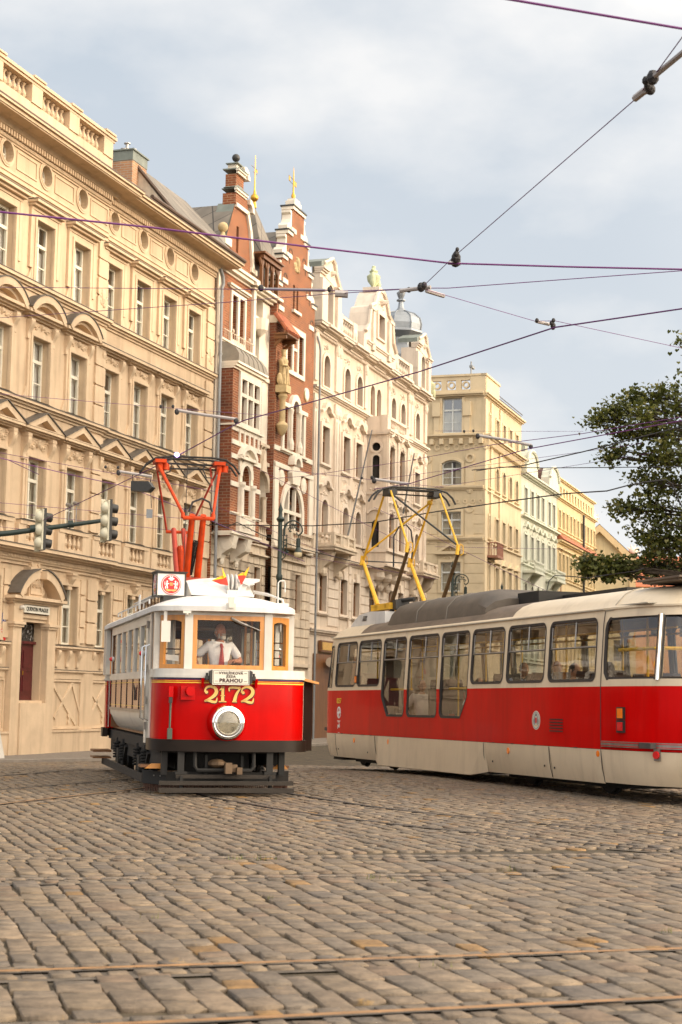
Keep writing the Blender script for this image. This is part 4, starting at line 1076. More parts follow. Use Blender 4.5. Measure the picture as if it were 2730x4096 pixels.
    m.k = 1; m.box(20.25, 20.35, -.55, .0, 16.0, 16.15); m.box(21.4, 21.5, -.55, 0, 16.0, 16.15); m.prism([(-.55, 16.15), (-.02, 15.7), (-.02, 15.85), (-.45, 16.2)], 'x', 20.3, 20.42); m.prism([(-.55, 16.15), (-.02, 15.7), (-.02, 15.85), (-.45, 16.2)], 'x', 21.35, 21.47); m.box(20.2, 21.55, -.62, -.02, 16.16, 16.24)
    B.part('tiled_canopy', m, [TILE, WOODD])
    # statue on a corbel column
    T = thing('saint_statue', 'weathered stone saint statue on a corbel column under the small tiled canopy', 'statue', FP(20.85, .42, 12.3), FROT)
    m = MB()
    m.lathe([(.02, -.25), (.16, -.1), (.22, .05), (.26, .2), (.2, .3), (.13, .36), (.12, 1.25), (.16, 1.32), (.22, 1.42), (.16, 1.5), (.2, 1.55)], 10, (0, 0, 0)); m.box(-.28, .28, -.26, .26, 1.55, 1.85)
    m.build('corbel_column', STY, T, smooth=40)
    m = MB(); z = 1.85
    m.lathe([(.24, z), (.25, z+.15), (.2, z+.45), (.17, z+.75), (.2, z+.95), (.21, z+1.05), (.12, z+1.16), (.06, z+1.2), (.07, z+1.24)], 12)
    m.ell((0, -.02, z+1.32), (.085, .095, .12), 10, 8); m.lathe([(.09, z+1.38), (.12, z+1.5)], 8)
    m.tube([(-.19, 0, z+1.03), (-.27, -.1, z+.8), (-.08, -.22, z+.82)], [.075, .065, .05], 7); m.tube([(.19, 0, z+1.03), (.26, -.1, z+.82), (.2, -.25, z+.72)], [.075, .065, .045], 7)
    for k in range(7): m.tube([(.2*cos(k*.9), -.2*abs(sin(k*.9))-.02, z+.75), (.25*cos(k*.9+.25), -.25*abs(sin(k*.9+.25)), z+.03)], [.02, .045], 5)
    m.ell((-.26, .05, z+.25), (.12, .12, .26), 7, 5)
    m.build('figure', STY, T, smooth=50)
red_left(); red_right()
# ------------------------------------------------------------------ pale art nouveau house with oriel and dome
def crest_head(m, u, z, w, seed=1):
    """ornate window head: curved broken hood over a cartouche"""
    arcband(m, u, z-.02, w*.30, w*.46, -.20, .02, radians(20), radians(160), 8)
    m.prism([(u-w*.62, z), (u-w*.35, z+.12), (u-w*.35, z+.24), (u-w*.66, z+.10)], 'y', -.2, .02); m.prism([(u+w*.62, z), (u+w*.35, z+.12), (u+w*.35, z+.24), (u+w*.66, z+.10)], 'y', -.2, .02)
    relief(m, u-w*.4, u+w*.4, z-.5, z-.02, .08, seed, 10)

def white_house():
    B = Bld('art_nouveau_house', 'pale cream stucco house with stone oriel and lead dome, right of the brick houses', 'house', 35.0)
    U0, U1 = 25.70, 44.6
    ctr = [27.5, 30.5, 32.4, 38.15, 39.9, 42.75]
    holes = []; W = .98
    for c in ctr:
        holes += [opening(c, 15.38, W*.86, 1.42, 1), opening(c, 11.9, W, 1.65), opening(c, 8.72, W*.9, 1.55, 1), opening(c, 5.3, W, 1.6)]
    mid = [34.7, 35.75]
    for c in mid: holes += [opening(c, 15.2, .72, 1.6, 1)]
    holes += [opening(35.2, 5.3, 1.4, 1.6)]
    m = B.mb(); wallpanel(m, [(U0, GZ), (U1, GZ), (U1, 18.0), (U0, 18.0)], holes, 0, .3)
    m.box(U0, U1, .62, 10, GZ, 18.0); m.box(U1-.02, U1, 0, .62, GZ, 18); m.box(U0, U0+.02, 0, .62, GZ, 18)
    B.part('wall', m, PLW)
    for c in ctr:
        B.win(c, 15.38, W*.86, 1.42, 1, WFB, 'tall', CURT2); B.win(c, 11.9, W, 1.65, 0, WFB, 'tall', CURT2)
        B.win(c, 8.72, W*.9, 1.55, 1, WFB, 'tall', CURT2); B.win(c, 5.3, W, 1.6, 0, WFB, 'tall', CURT2)
        m = B.mb()
        m.ring(opening(c, 15.3, W+.2, 1.68, 1), opening(c, 15.38, W*.86, 1.42, 1), -.07, .02); relief(m, c-.45, c+.45, 16.95, 17.4, .07, int(c), 10)
        B.part('window_surround', m, PLWb)
        m = B.mb()
        m.ring(opening(c, 11.8, W+.34, 1.92), opening(c, 11.9, W, 1.65), -.08, .02); crest_head(m, c, 14.1, 1.3, int(c)+1)
        cornice(m, c-.62, c+.62, 11.72, [(.06, .05), (.12, .05)]); relief(m, c-.4, c+.4, 11.3, 11.68, .06, int(c)+2, 8)
        B.part('window_surround', m, PLWb)
        m = B.mb()
        m.ring(opening(c, 8.6, W+.24, 1.85, 1), opening(c, 8.72, W*.9, 1.55, 1), -.08, .02); crest_head(m, c, 10.75, 1.25, int(c)+3)
        m.ell((c, -.05, 11.05), (.2, .1, .16), 8, 5)
        B.part('window_surround', m, PLWb)
        m = B.mb(); m.ring(opening(c, 5.2, W+.3, 1.85), opening(c, 5.3, W, 1.6), -.05, .02); cornice(m, c-.6, c+.6, 5.1, [(.08, .06), (.14, .06)]); m.prism([(c-.2, 6.9), (c+.2, 6.9), (c+.26, 7.3), (c-.26, 7.3)], 'y', -.12, .02)
        B.part('window_surround', m, PLWb)
    for c in mid: B.win(c, 15.2, .72, 1.6, 1, WFB, 'tall', None)
    B.win(35.2, 5.3, 1.4, 1.6, 0, WFB, 'tall', None)
    # pilaster strips
    for u in (25.98, 28.9, 29.3, 33.3, 37.3, 41.0, 41.5, 44.3):
        m = B.mb()
        m.box(u-.2, u+.2, -.10, .02, 15.4, 17.75); m.box(u-.2, u+.2, -.10, .02, 8.6, 14.8); m.ell((u, -.08, 17.3), (.24, .12, .3), 8, 5); m.ell((u, -.08, 14.4), (.24, .12, .28), 8, 5)
        m.box(u-.24, u+.24, -.14, .02, 8.6, 8.9); m.box(u-.07, u+.07, -.14, .02, 9.2, 14.0)
        B.part('pilaster', m, PLWb)
    m = B.mb()
    cornice(m, U0, U1, 14.92, [(.06, .08), (.16, .06), (.24, .10)], .3)
    cornice(m, U0, U1, 7.62, [(.06, .08), (.14, .06), (.20, .09)], .3)
    cornice(m, U0, U1, 4.25, [(.06, .10), (.16, .08), (.2, .06)], .3)
    for z in np.arange(4.7, 7.5, .42): 
        spans = [U0]+[x for c in sorted(ctr+[35.2]) for x in (c-.75, c+.75)]+[U1]
        for a, b_ in zip(spans[::2], spans[1::2]): m.box(a, b_, -.04, .02, z, z+.37)
    B.part('string_course', m, PLWb)
    m = B.mb(); cornice(m, U0, U1, 17.62, [(.08, .10), (.16, .06), (.34, .08), (.46, .10)], .4)
    for u in (27.5, 31.4, 35.2, 39.0, 42.7): cornice(m, u-.9, u+.9, 17.63, [(.20, .10), (.28, .06), (.46, .08), (.58, .12)], .3)
    dentils(m, U0, U1, 17.52, .10, .14, .2)
    m.k = 1; m.box(U0-.2, U1+.2, -.48, .3, 17.962, 17.99); B.part('cornice', m, [PLWb, COPPER])
    # balconies on scrolled brackets
    for (a, b_, dp) in ((26.5, 29.6, .85), (41.2, 44.2, .85)):
        m = B.mb(); m.box(a-.06, b_+.06, -dp-.06, .02, 7.94, 8.06); m.box(a-.12, b_+.12, -dp-.12, .02, 8.06, 8.14); m.box(a, b_, -dp, -dp+.14, 8.14, 8.24); m.box(a, b_, -dp-.02, -dp+.16, 8.60, 8.70)
        for u in (a+.12, (a+b_)/2-.5, (a+b_)/2+.5, b_-.12): m.box(u-.13, u+.13, -dp-.01, -dp+.15, 8.14, 8.72)
        m.box(a, a+.14, -dp, 0, 8.14, 8.24); m.box(a, a+.14, -dp, 0, 8.60, 8.70)
        for j in range(3): m.lathe(baluster_prof(.36, .06), 7, (a+.07, -dp+.25+.2*j, 8.24))
        balusters(m, a+.28, (a+b_)/2-.66, 8.24, 8.6, -dp+.07, 4, .055); balusters(m, (a+b_)/2+.66, b_-.28, 8.24, 8.6, -dp+.07, 4, .055); m.box((a+b_)/2-.4, (a+b_)/2+.4, -dp+.02, -dp+.1, 8.24, 8.6)
        for u in (a+.45, b_-.45): m.prism([(.02, 6.9), (-.15, 6.95), (-.3, 7.2), (-.6, 7.45), (-dp*.9, 7.94), (.02, 7.94)], 'x', u-.2, u+.2); m.tube([(u-.23, -.45, 7.62), (u+.23, -.45, 7.62)], .2, 8); m.ell((u, -.25, 7.0), (.25, .15, .22), 7, 5)
        B.part('balcony', m, STN)
    # oriel
    a, b_, dp = 33.5, 37.2, 1.12
    hs = [opening(34.45, 11.8, .85, 1.95, 1), opening(36.2, 11.8, .85, 1.95, 1), opening(34.45, 8.7, .85, 1.7, 1), opening(36.2, 8.7, .85, 1.7, 1)]
    m = B.mb(); wallpanel(m, [(a, 7.95), (b_, 7.95), (b_, 14.2), (a, 14.2)], hs, -dp, .2)
    for q in (a, b_):
        V, F = cdt([(-dp, 7.95), (0, 7.95), (0, 14.2), (-dp, 14.2)], [opening(-dp*.52, 11.9, .36, 1.25, 1), circle(-dp*.52, 13.55, .2, 12), opening(-dp*.52, 8.7, .36, 1.3, 1)])
        m.add([(q, p[0], p[1]) for p in V], F)
    m.box(a, b_, -dp, 0, 14.15, 14.2); m.box(a, b_, -dp, 0, 7.9, 7.96)
    m.k = 1; m.box(a+.3, b_-.3, -dp+.5, -.02, 7.96, 14.1)
    O_ = B.part('oriel', m, [PLW, DARK])
    for u in (34.45, 36.2): B.win(u, 11.8, .85, 1.95, 1, WFB, 'tall', None, -dp, O_); B.win(u, 8.7, .85, 1.7, 1, WFB, 'tall', None, -dp, O_)
    m = B.mb()
    for u in (34.45, 36.2): m.T = B.mb().T @ Matrix.Translation((0, -dp, 0)); crest_head(m, u, 14.0, 1.2, 4); crest_head(m, u, 10.75, 1.1, 6)
    m.T = B.mb().T
    cornice(m, a, b_, 14.15, [(dp+.06, .06), (dp+.16, .08), (dp+.22, .08)], .1); m.box(a-.02, b_+.02, -dp-.02, -dp+.12, 14.37, 14.5); m.box(a-.02, b_+.02, -dp-.03, -dp+.13, 14.95, 15.08)
    for u in (a+.2, b_-.2): m.box(u-.25, u+.25, -dp-.03, -dp+.3, 14.37, 15.1)
    balusters(m, a+.5, b_-.5, 14.5, 14.95, -dp+.06, 10, .06); m.box(a, a+.14, -dp, 0, 14.37, 15.05)
    cornice(m, a, b_, 11.25, [(dp+.05, .05), (dp+.12, .06)], .05); cornice(m, a, b_, 8.45, [(dp+.05, .05), (dp+.12, .06)], .05)
    cornice(m, a, b_, 7.72, [(dp-.05, .08), (dp+.10, .10)], .06)
    m.prism([(.02, 6.8), (-.3, 6.95), (-.55, 7.3), (-dp+.1, 7.72), (.02, 7.72)], 'x', a+.35, b_-.35)
    for u in (a+.6, (a+b_)/2, b_-.6): m.ell((u, -.62, 7.38), (.38, .3, .28), 8, 5); m.ell((u, -.3, 6.95), (.3, .2, .28), 8, 5)
    for u in (a+.18, 35.33, b_-.18): m.box(u-.12, u+.12, -dp-.07, -dp+.02, 8.6, 14.1)
    m.T = B.mb().T @ Matrix.Translation((a, -dp*.52, 0)) @ Matrix.Rotation(-pi/2, 4, 'Z'); m.T = m.T
    arcband(m, 0, 13.55, .22, .32, -.06, .02, 0, 2*pi, 12); relief(m, -.35, .35, 13.95, 14.1, .05, 2, 6); m.ring(opening(0, 11.8, .52, 1.45, 1), opening(0, 11.9, .36, 1.25, 1), -.05, .02); relief(m, -.35, .35, 11.3, 11.7, .05, 3, 8); arcband(m, 0, 10.1, .4, .5, -.1, .02, radians(30), radians(150), 8)
    B.part('oriel_trim', m, PLWb, O_)
    # attic: balustrade, aedicules, gable
    for (p, q) in ((28.7, 31.6), (37.9, 41.3)):
        m = B.mb(); m.box(p, q, -.12, .12, 18.0, 18.3); m.box(p, q, -.14, .14, 18.95, 19.1); balusters(m, p+.2, q-.2, 18.3, 18.95, 0, 8, .11)
        for u in (p+.35, q-.35): m.box(u-.3, u+.3, -.16, .16, 18.0, 19.12); m.ell((u, -.16, 18.55), (.2, .08, .25), 8, 5)
        B.part('attic_balustrade', m, PLWb)
    for (c, sx) in ((27.1, 1), (42.9, -1)):
        m = B.mb()
        wallpanel(m, [(c-1.3, 18.0), (c+1.3, 18.0), (c+1.3, 20.2), (c-1.3, 20.2)], [opening(c+.25, 18.25, .75, 1.75, 1)], -.22, .5)
        for q in (c-1.3, c+1.28): m.box(q, q+.02, -.22, .6, 18.0, 20.2)
        m.box(c-1.3, c-.7, -.36, -.2, 18.0, 20.0); m.box(c+.85, c+1.35, -.36, -.2, 18.0, 20.0)
        cornice(m, c-1.25, c-.7, 20.2, [(.30, .10), (.38, .08), (.46, .08)], .3); cornice(m, c+.75, c+1.3, 19.75, [(.30, .10), (.38, .08), (.46, .08)], .3); m.box(c-1.3, c-.68, -.3, .6, 19.0, 19.1)
        G = [(c-.9, 20.2), (c+1.3, 19.95), (c+1.05, 20.3), (c+.75, 20.55), (c+.5, 21.0), (c+.15, 21.15), (c-.2, 20.95), (c-.9, 20.75)]
        m.prism(G, 'y', -.24, .3); m.tube([(c+1.55, -.3, 19.9), (c+1.1, -.3, 20.3), (c+.75, -.3, 20.6), (c+.5, -.3, 21.05), (c+.15, -.3, 21.2), (c-.25, -.3, 21.0), (c-1.0, -.3, 20.7)], .09, 6)
        relief(m, c-.3, c+.7, 20.2, 20.8, .3, 3, 10)
        m.k = 1; m.box(c-.2, c+.7, .3, .31, 18.1, 20.1); m.k = 2; m.prism([(c-1.35, 20.47), (c-.3, 20.9), (c-.3, 21.1), (c-1.35, 20.7)], 'y', -.3, .8)
        B.part('attic_aedicule', m, [PLWb, DARK, COPPER])
    c = 34.5
    m = B.mb()
    G = [(c-2.75, 18.0), (c+2.75, 18.0), (c+2.6, 18.9), (c+2.1, 19.3), (c+1.9, 20.0), (c+1.75, 20.3), (c+1.2, 20.5), (c+.75, 21.1), (c+.35, 21.4), (c-.35, 21.4), (c-.75, 21.1), (c-1.2, 20.5), (c-1.75, 20.3), (c-1.9, 20.0), (c-2.1, 19.3), (c-2.6, 18.9)]
    wallpanel(m, G, [opening(c-.05, 19.05, 1.0, 1.15)], -.4, .4)
    n = len(G)
    m.add([(p[0], -.4, p[1]) for p in G]+[(p[0], .6, p[1]) for p in G], [(i, (i+1) % n, n+(i+1) % n, n+i) for i in range(n)])
    for sx in (-1, 1): m.tube([(c+sx*a_, -.45, z_) for a_, z_ in ((2.6, 18.9), (2.1, 19.3), (1.9, 20.0), (1.75, 20.35), (1.2, 20.55), (.75, 21.15), (.3, 21.45))], .11, 6); m.box(c+sx*1.35-.2, c+sx*1.35+.2, -.52, -.38, 18.2, 20.2); m.box(c+sx*1.6-.35, c+sx*1.6+.35, -.56, -.38, 20.15, 20.3)
    m.ring(opening(c-.05, 18.95, 1.4, 1.4), opening(c-.05, 19.05, 1.0, 1.15), -.5, -.38); relief(m, c-.6, c+.6, 20.5, 21.2, .5, 4, 12)
    cornice(m, c-2.2, c+2.2, 18.4, [(.46, .08), (.52, .08)], .1); m.box(c-.5, c+.5, -.45, .4, 21.4, 21.6)
    m.k = 1; m.add([(c-.8, .1, 18.9), (c+.8, .1, 18.9), (c+.8, .1, 20.4), (c-.8, .1, 20.4)], [(0, 1, 2, 3)])
    B.part('attic_gable', m, [PLWb, DARK])
    B.win(c-.05, 19.05, 1.0, 1.15, 0, WFB, 'tall', None, -.35)
    m = B.mb(); m.lathe([(.25, 21.6), (.12, 21.75), (.3, 22.0), (.34, 22.25), (.18, 22.4), (.22, 22.5), (.08, 22.6), (.1, 22.75), (0, 22.8)], 10, (c, 0, 0)); m.ell((c-.45, -.1, 22.0), (.16, .16, .4), 7, 5); m.ell((c-.45, -.1, 22.45), (.1, .1, .12), 7, 5); m.ell((c+.45, -.1, 21.9), (.16, .16, .3), 7, 5)
    B.part('roof_urn', m, mat('green_stone', (.50, .53, .33), .8, .15, 3), smooth=50)
    m = B.mb(); m.lathe([(.2, 18.0), (.1, 18.15), (.36, 18.5), (.38, 18.75), (.15, 18.95), (.08, 19.2), (0, 19.25)], 10, (U1+.1, -.1, 0)); m.ell((U1+.55, -.2, 18.3), (.2, .2, .4), 7, 5)
    B.part('roof_urn', m, mat('green_stone_dim', (.42, .42, .26), .8, .15, 3), smooth=50)
    # roof and dome
    m = B.mb(); m.add([(U0, .2, 18.0), (U1, .2, 18.0), (U1-2, 2.6, 21.2), (U0+1, 2.6, 21.2)], [(0, 1, 2, 3)]); m.add([(U0, .2, 18), (U0+1, 2.6, 21.2), (U0+1, 5, 21.2), (U0, 8, 18)], [(0, 1, 2, 3)]); m.add([(U1, .2, 18), (U1-2, 2.6, 21.2), (U1-2, 5, 21.2), (U1, 8, 18)], [(0, 1, 2, 3)])
    B.part('roof', m, SLATED)
    m = B.mb(); cx, cy = 44.5, 1.5
    m.lathe([(r_*1.28, z_) for r_, z_ in [(.98, 19.6), (.9, 20.3), (.62, 20.9), (.66, 21.3), (.86, 21.5), (.98, 21.62), (.98, 21.72), (.90, 21.8), (.93, 22.1), (.86, 22.45), (.62, 22.72), (.3, 22.85), (.14, 23.1), (.10, 23.45), (.2, 23.5), (.2, 23.56), (.1, 23.62), (.16, 23.8), (.2, 23.95), (.08, 24.1), (0, 24.2)]], 8, (cx, cy, 0))
    for k in range(8):
        t = 2*pi*k/8; m.tube([(cx+r_*1.28*cos(t), cy+r_*1.28*sin(t), z_) for r_, z_ in ((.92, 21.8), (.95, 22.1), (.88, 22.45), (.63, 22.74), (.3, 22.88))], .04, 5)
    B.part('dome', m, ZINC)
    # shopfront under the first floor
    for (p, q) in ((26.4, 29.0), (30.0, 33.0), (37.8, 40.5), (41.4, 44.0)): m = B.mb(); m.box(p, q, -.12, .0, GZ, 3.4); B.part('shop_window', m, WOODD)
    m = B.mb(); m.box(27.0, 30.2, -.2, -.04, 3.5, 4.0); m.k = 1; m.box(27.1, 30.1, -.22, -.2, 3.58, 3.92); B.part('shop_sign', m, [WOODD, mat('amber_sign', (.55, .33, .08), .5, .2, 12)])
    m = B.mb(); m.tube([(27.5, -.45, 3.05), (29.6, -.45, 3.05)], .22, 10); B.part('awning_roll', m, STN)
white_house()

# ------------------------------------------------------------------ houses farther down the street
def row_house(B, U0, U1, top, wallm, trimm, rows, cents, fm, y=0, roofm=None, base=7.6):
    """rows: (v, h, w, arch, headkind)"""
    holes = [opening(c, v, w, h, a) for (v, h, w, a, k) in rows for c in cents]
    m = B.mb(); wallpanel(m, [(U0, GZ), (U1, GZ), (U1, top), (U0, top)], holes, y, .25)
    m.box(U0+.6, U1, .62, 10, GZ, top-.02); m.box(U1-.02, U1, y, .7, GZ, top)
    B.part('wall', m, wallm)
    for (v, h, w, a, k) in rows:
        for c in cents:
            m = B.mb(); B.win(c, v, w, h, a, fm, 'tall', None, y)
            m.ring(opening(c, v-.06, w+.26, h+.2, a), opening(c, v, w, h, a), y-.06, y+.02)
            if k == 1: cornice(m, c-w*.75, c+w*.75, v+h+.25, [(.08-y, .06), (.2-y, .07)])
            if k == 2: m.prism([(c-w*.8, v+h+.25), (c+w*.8, v+h+.25), (c, v+h+.65)], 'y', y-.2, y+.02)
            if k == 3: crest_head(m, c, v+h+.45, w*1.25, int(c))
            cornice(m, c-w*.6, c+w*.6, v-.16, [(.06, .05), (.14, .06)]); B.part('window_surround', m, trimm)
    m = B.mb()
    for (v, h, w, a, k) in rows: cornice(m, U0, U1, v-.42, [(.05-y, .06), (.13-y, .08)], 0)
    B.part('string_course', m, trimm)

def cream():
    B = Bld('corner_house', 'tall yellow cream corner house with flat roof parapet showing its side wall', 'house', 60.0)
    U0, U1 = 58.5, 69.75
    rows = [(18.3, 1.35, .8, 0, 0), (15.0, 1.5, .85, 1, 0), (11.75, 1.4, .85, 0, 0), (8.3, 1.7, .9, 0, 2), (5.0, 1.6, .9, 0, 0)]
    row_house(B, U0, U1, 20.7, PLC, PLCb, rows, [60.3, 62.2, 64.2, 66.2, 68.2], WFW)
    side = [(18.34, 2.25), (15.0, 1.6), (11.8, 1.5), (8.25, 1.85), (5.0, 1.7)]
    Rz = Matrix.Translation((U0, 0, 0)) @ Matrix.Rotation(-pi/2, 4, 'Z')       # local x runs towards the street corner at 0
    m = B.mb(); m.T = m.T @ Rz
    cs = [-2.1, -5.3, -8.3]
    wallpanel(m, [(-10, GZ), (0, GZ), (0, 20.7), (-10, 20.7)], [opening(c, v, 1.3, h, .35 if v == 15.0 else 0) for c in cs for v, h in side], 0, .3)
    B.part('side_wall', m, PLC)
    for c in cs:
        for v, h in side:
            a, p, cu = window_meshes(1.3, h, .35 if v == 15.0 else 0, WFW, 'cross', CURT2)
            o = put('window', a, B.root, (U0-B.u0, -c, v-GZ), (0, 0, -pi/2)); put('pane', p, o); put('curtain', cu, o)
    m = B.mb(); m.T = m.T @ Rz
    for c in cs:
        for k, (v, h) in enumerate(side):
            a = .35 if v == 15.0 else 0
            m.ring(opening(c, v-.08, 1.62, h+.26, a), opening(c, v, 1.3, h, a), -.06, .02)
            if v == 8.25: m.box(c-1, c+1, -.22, .02, v+h+.5, v+h+.62); m.ring([(c-1, v+h+.62), (c+1, v+h+.62), (c, v+h+1.2)], [(c-.6, v+h+.68), (c+.6, v+h+.68), (c, v+h+1.02)], -.22, .02); relief(m, c-.5, c+.5, v+h+.65, v+h+.95, .1, 3, 8); relief(m, c-.5, c+.5, v+h+.05, v+h+.45, .06, 4, 8)
            if v == 18.34:
                for sx in (-1, 1): m.box(c+sx*1.0-.18, c+sx*1.0+.18, -.1, .02, 18.1, 19.4); m.box(c+sx*1.0-.26, c+sx*1.0+.26, -.2, .02, 19.4, 20.3)
    for (u, z) in ((-.9, 16.4), (-3.7, 16.4), (-.9, 13.2), (-3.7, 13.2)): m.box(u-.28, u+.28, -.05, .02, z-1.6, z); m.ring(circle(u, z+.3, .3), circle(u, z+.3, .18), -.1, .02); m.ell((u, 0, z-1.7), (.25, .1, .3), 7, 5)
    for z in (17.95, 14.65, 11.4): cornice(m, -10, .0, z, [(.06, .1), (.16, .08), (.3 if z > 17 else .2, .1)], 0)
    for k in range(16): m.box(-9.9+k*.64, -9.65+k*.64, -.25, .02, 17.6, 17.95); m.ring(circle(-9.46+k*.64, 17.4, .2, 10), circle(-9.46+k*.64, 17.4, .12, 10), -.05, .02)
    for k in range(20): m.ring(circle(-9.7+k*.5, 13.95, .15, 8), circle(-9.7+k*.5, 13.95, .08, 8), -.04, .02)
    cornice(m, -10, .0, 20.6, [(.06, .08), (.2, .1), (.32, .1)], 0)
    for z in np.arange(3.2, 13.2, .62): 
        for a_, b_ in ((-1.2, 0), (-4.4, -3.0), (-7.4, -6.2), (-10, -9.2)): m.box(a_, b_, -.03, .02, z, z+.58)
    B.part('side_trim', m, PLCb)
    m = B.mb(); m.T = m.T @ Rz
    wallpanel(m, [(-10, 20.88), (0, 20.88), (0, 21.95), (-10, 21.95)], [opening(-1.2-i*.95, 21.1, .6, .6) for i in range(8)], -.1, .25)
    for i in range(8): m.ring(circle(-1.2-i*.95, 21.4, .24, 12), circle(-1.2-i*.95, 21.4, .14, 12), -.1, .1)
    m.box(-10, .1, -.18, .2, 21.95, 22.08); m.box(-.9, .1, -.14, .1, 20.88, 21.96)
    B.part('parapet', m, PLCb)
    m = B.mb()
    cornice(m, U0, U1, 20.6, [(.06, .08), (.2, .1), (.32, .1)], .3); cornice(m, U0, U1, 17.9, [(.1, .1), (.3, .1), (.45, .12)], .2)
    for k in range(30): m.box(U0+.1+k*.37, U0+.26+k*.37, -.3, .02, 17.55, 17.9)
    m.box(U0-.1, U0+3.8, -.1, .15, 20.88, 21.96); m.box(U0-.18, U0+3.9, -.18, .2, 21.95, 22.08)
    for u in (U0+.3, U0+1.9, 63.0): m.box(u-.3, u+.3, -.1, .02, 8, 20.5)
    B.part('cornice', m, PLCb)
    m = B.mb(); m.box(U0+3.9, U1, 0, 4, 20.88, 21.25); m.box(U0+3.9, U1, -.1, -.06, 21.3, 21.35); B.part('roof', m, SLATED)
    m = B.mb(); m.box(59.4, 61.2, -.7, 0, 10.45, 10.6)
    for k in range(12): m.tube([(59.45+k*.155, -.66, 10.6), (59.45+k*.155, -.66, 11.4)], .025, 4)
    for k in range(4): m.tube([(59.45, -.66+k*.18, 10.6), (59.45, -.66+k*.18, 11.4)], .025, 4)
    m.tube([(59.42, 0, 11.4), (59.42, -.68, 11.4), (61.2, -.68, 11.4)], .035, 4)
    B.part('balcony', m, mat('rusty_rail', (.30, .14, .09), .7, .2, 5))
    m = B.mb(); m.tube([(59.0, 1.0, 21.9), (59.0, 1.0, 23.0)], .05, 6); m.box(58.9, 59.6, .9, 1.1, 22.6, 22.75); B.part('roof_camera', m, GREYS)
cream()

BRNT = mat('brown_dormer_tiles', (.10, .05, .035), .8, .2, 5)
def mint():
    B = Bld('mint_green_house', 'pale mint green house with two rounded dormer gables and brown tiles', 'house', 76.0)
    U0, U1 = 69.78, 83.1; tr = mat('mint_trim', (.57, .58, .48), .82, .08, 1.2)
    row_house(B, U0, U1, 17.3, PLM, tr, [(14.65, 1.75, .9, 0, 0), (11.3, 1.8, .9, 0, 3), (7.9, 1.8, .9, 1, 0), (4.5, 1.9, 1.0, 0, 0)], [71.3, 73.5, 75.6, 77.4, 79.9, 81.7], WFB)
    m = B.mb(); cornice(m, U0, U1, 17.1, [(.1, .1), (.3, .1), (.42, .12)], .2); cornice(m, U0, U1, 14.2, [(.1, .08), (.3, .1)], .1); B.part('cornice', m, tr)
    for (p, q) in ((70.4, 74.4), (78.7, 82.6)):
        c = (p+q)/2; m = B.mb(); pts = [(p, 17.4), (q, 17.4), (q-.1, 18.2)]+[(c+(q-c-.3)*cos(t), 18.2+.95*sin(t)) for t in np.linspace(.15, pi-.15, 9)]+[(p+.1, 18.2)]
        m.prism(pts, 'y', -.25, .4); m.tube([(x, -.3, z) for x, z in pts[2:]], .12, 6); B.part('dormer_gable', m, tr)
        m = B.mb(); n = 8
        vs = [(c+(q-c-.2)*cos(t), y_, 18.15+1.0*sin(t)) for y_ in (.4, 3.5) for t in np.linspace(0, pi, n+1)]
        m.add(vs, [(i, i+1, n+2+i, n+1+i) for i in range(n)]); B.part('dormer_roof', m, BRNT)
        m = B.mb(); m.box(p-.1, q-.6, -.9, 0, 10.35, 10.5); m.box(p-.1, q-.6, -.9, -.8, 11.1, 11.2); balusters(m, p, q-.7, 10.5, 11.1, -.85, 12, .07); m.box(p-.1, p, -.9, 0, 11.1, 11.2)
        for u in (p+.3, q-1.0): m.prism([(.02, 9.5), (-.7, 10.35), (.02, 10.35)], 'x', u-.2, u+.2)
        B.part('balcony', m, tr)
    m = B.mb(); m.add([(U0, .2, 17.4), (U1, .2, 17.4), (U1, 3, 18.6), (U0, 3, 18.6)], [(0, 1, 2, 3)]); m.box(75.8, 76.6, 1.5, 2.3, 17.9, 19.9); B.part('roof', m, TILE)
    for u in (76.3,): 
        m = B.mb(); m.box(u-.45, u+.45, 1.0, 1.8, 18.2, 20.4); B.part('chimney', m, mat('mint_chimney', (.36, .38, .30), .85, .1, 2))
mint()

def golden():
    B = Bld('golden_yellow_house', 'long golden yellow house with a row of square attic openings', 'house', 92.0)
    U0, U1 = 83.15, 100.9; tr = mat('golden_trim', (.68, .54, .31), .82, .08, 1.2)
    cents = [84.1+i*1.62 for i in range(11)]
    row_house(B, U0, U1, 17.3, PLY, tr, [(14.95, 1.35, .8, 0, 0), (11.2, 1.75, .85, 0, 1), (7.8, 1.75, .85, 0, 0), (4.4, 1.8, .9, 0, 0)], cents, WFR)
    m = B.mb(); wallpanel(m, [(U0, 17.3), (U1, 17.3), (U1, 18.75), (U0, 18.75)], [opening(84.0+i*1.3, 17.6, .62, .7) for i in range(13)], .1, .45); m.k = 1; m.box(U0, U1, .5, .6, 17.3, 18.68); m.k = 0
    for i in range(13): m.box(84.0+i*1.3-.25, 84.0+i*1.3+.25, -.05, .15, 17.42, 17.6)
    cornice(m, U0, U1, 17.1, [(.1, .1), (.25, .1)], .1); cornice(m, U0, U1, 18.7, [(.05, .08), (.15, .08)], .1)
    B.part('attic_parapet', m, [tr, DARK])
    m = B.mb(); m.k = 1; m.prism([(.02, 13.95), (-.55, 13.95), (.02, 14.5)], 'x', U0, U1+.6); m.k = 0; cornice(m, U0, U1, 13.7, [(.2, .1), (.4, .12)], .1)
    B.part('pent_roof', m, [tr, TILE])
    m = B.mb(); m.box(86.2, 91.5, -.03, .02, 8.2, 13.0) if False else m.box(84.6, 84.9, -.03, .02, 9.0, 13.4); B.part('brick_strip', m, BRK)
    m = B.mb(); m.tube([(94.0, -.2, 17.0), (94.0, -.2, GZ)], .1, 6); B.part('drainpipe', m, IRON)
golden()

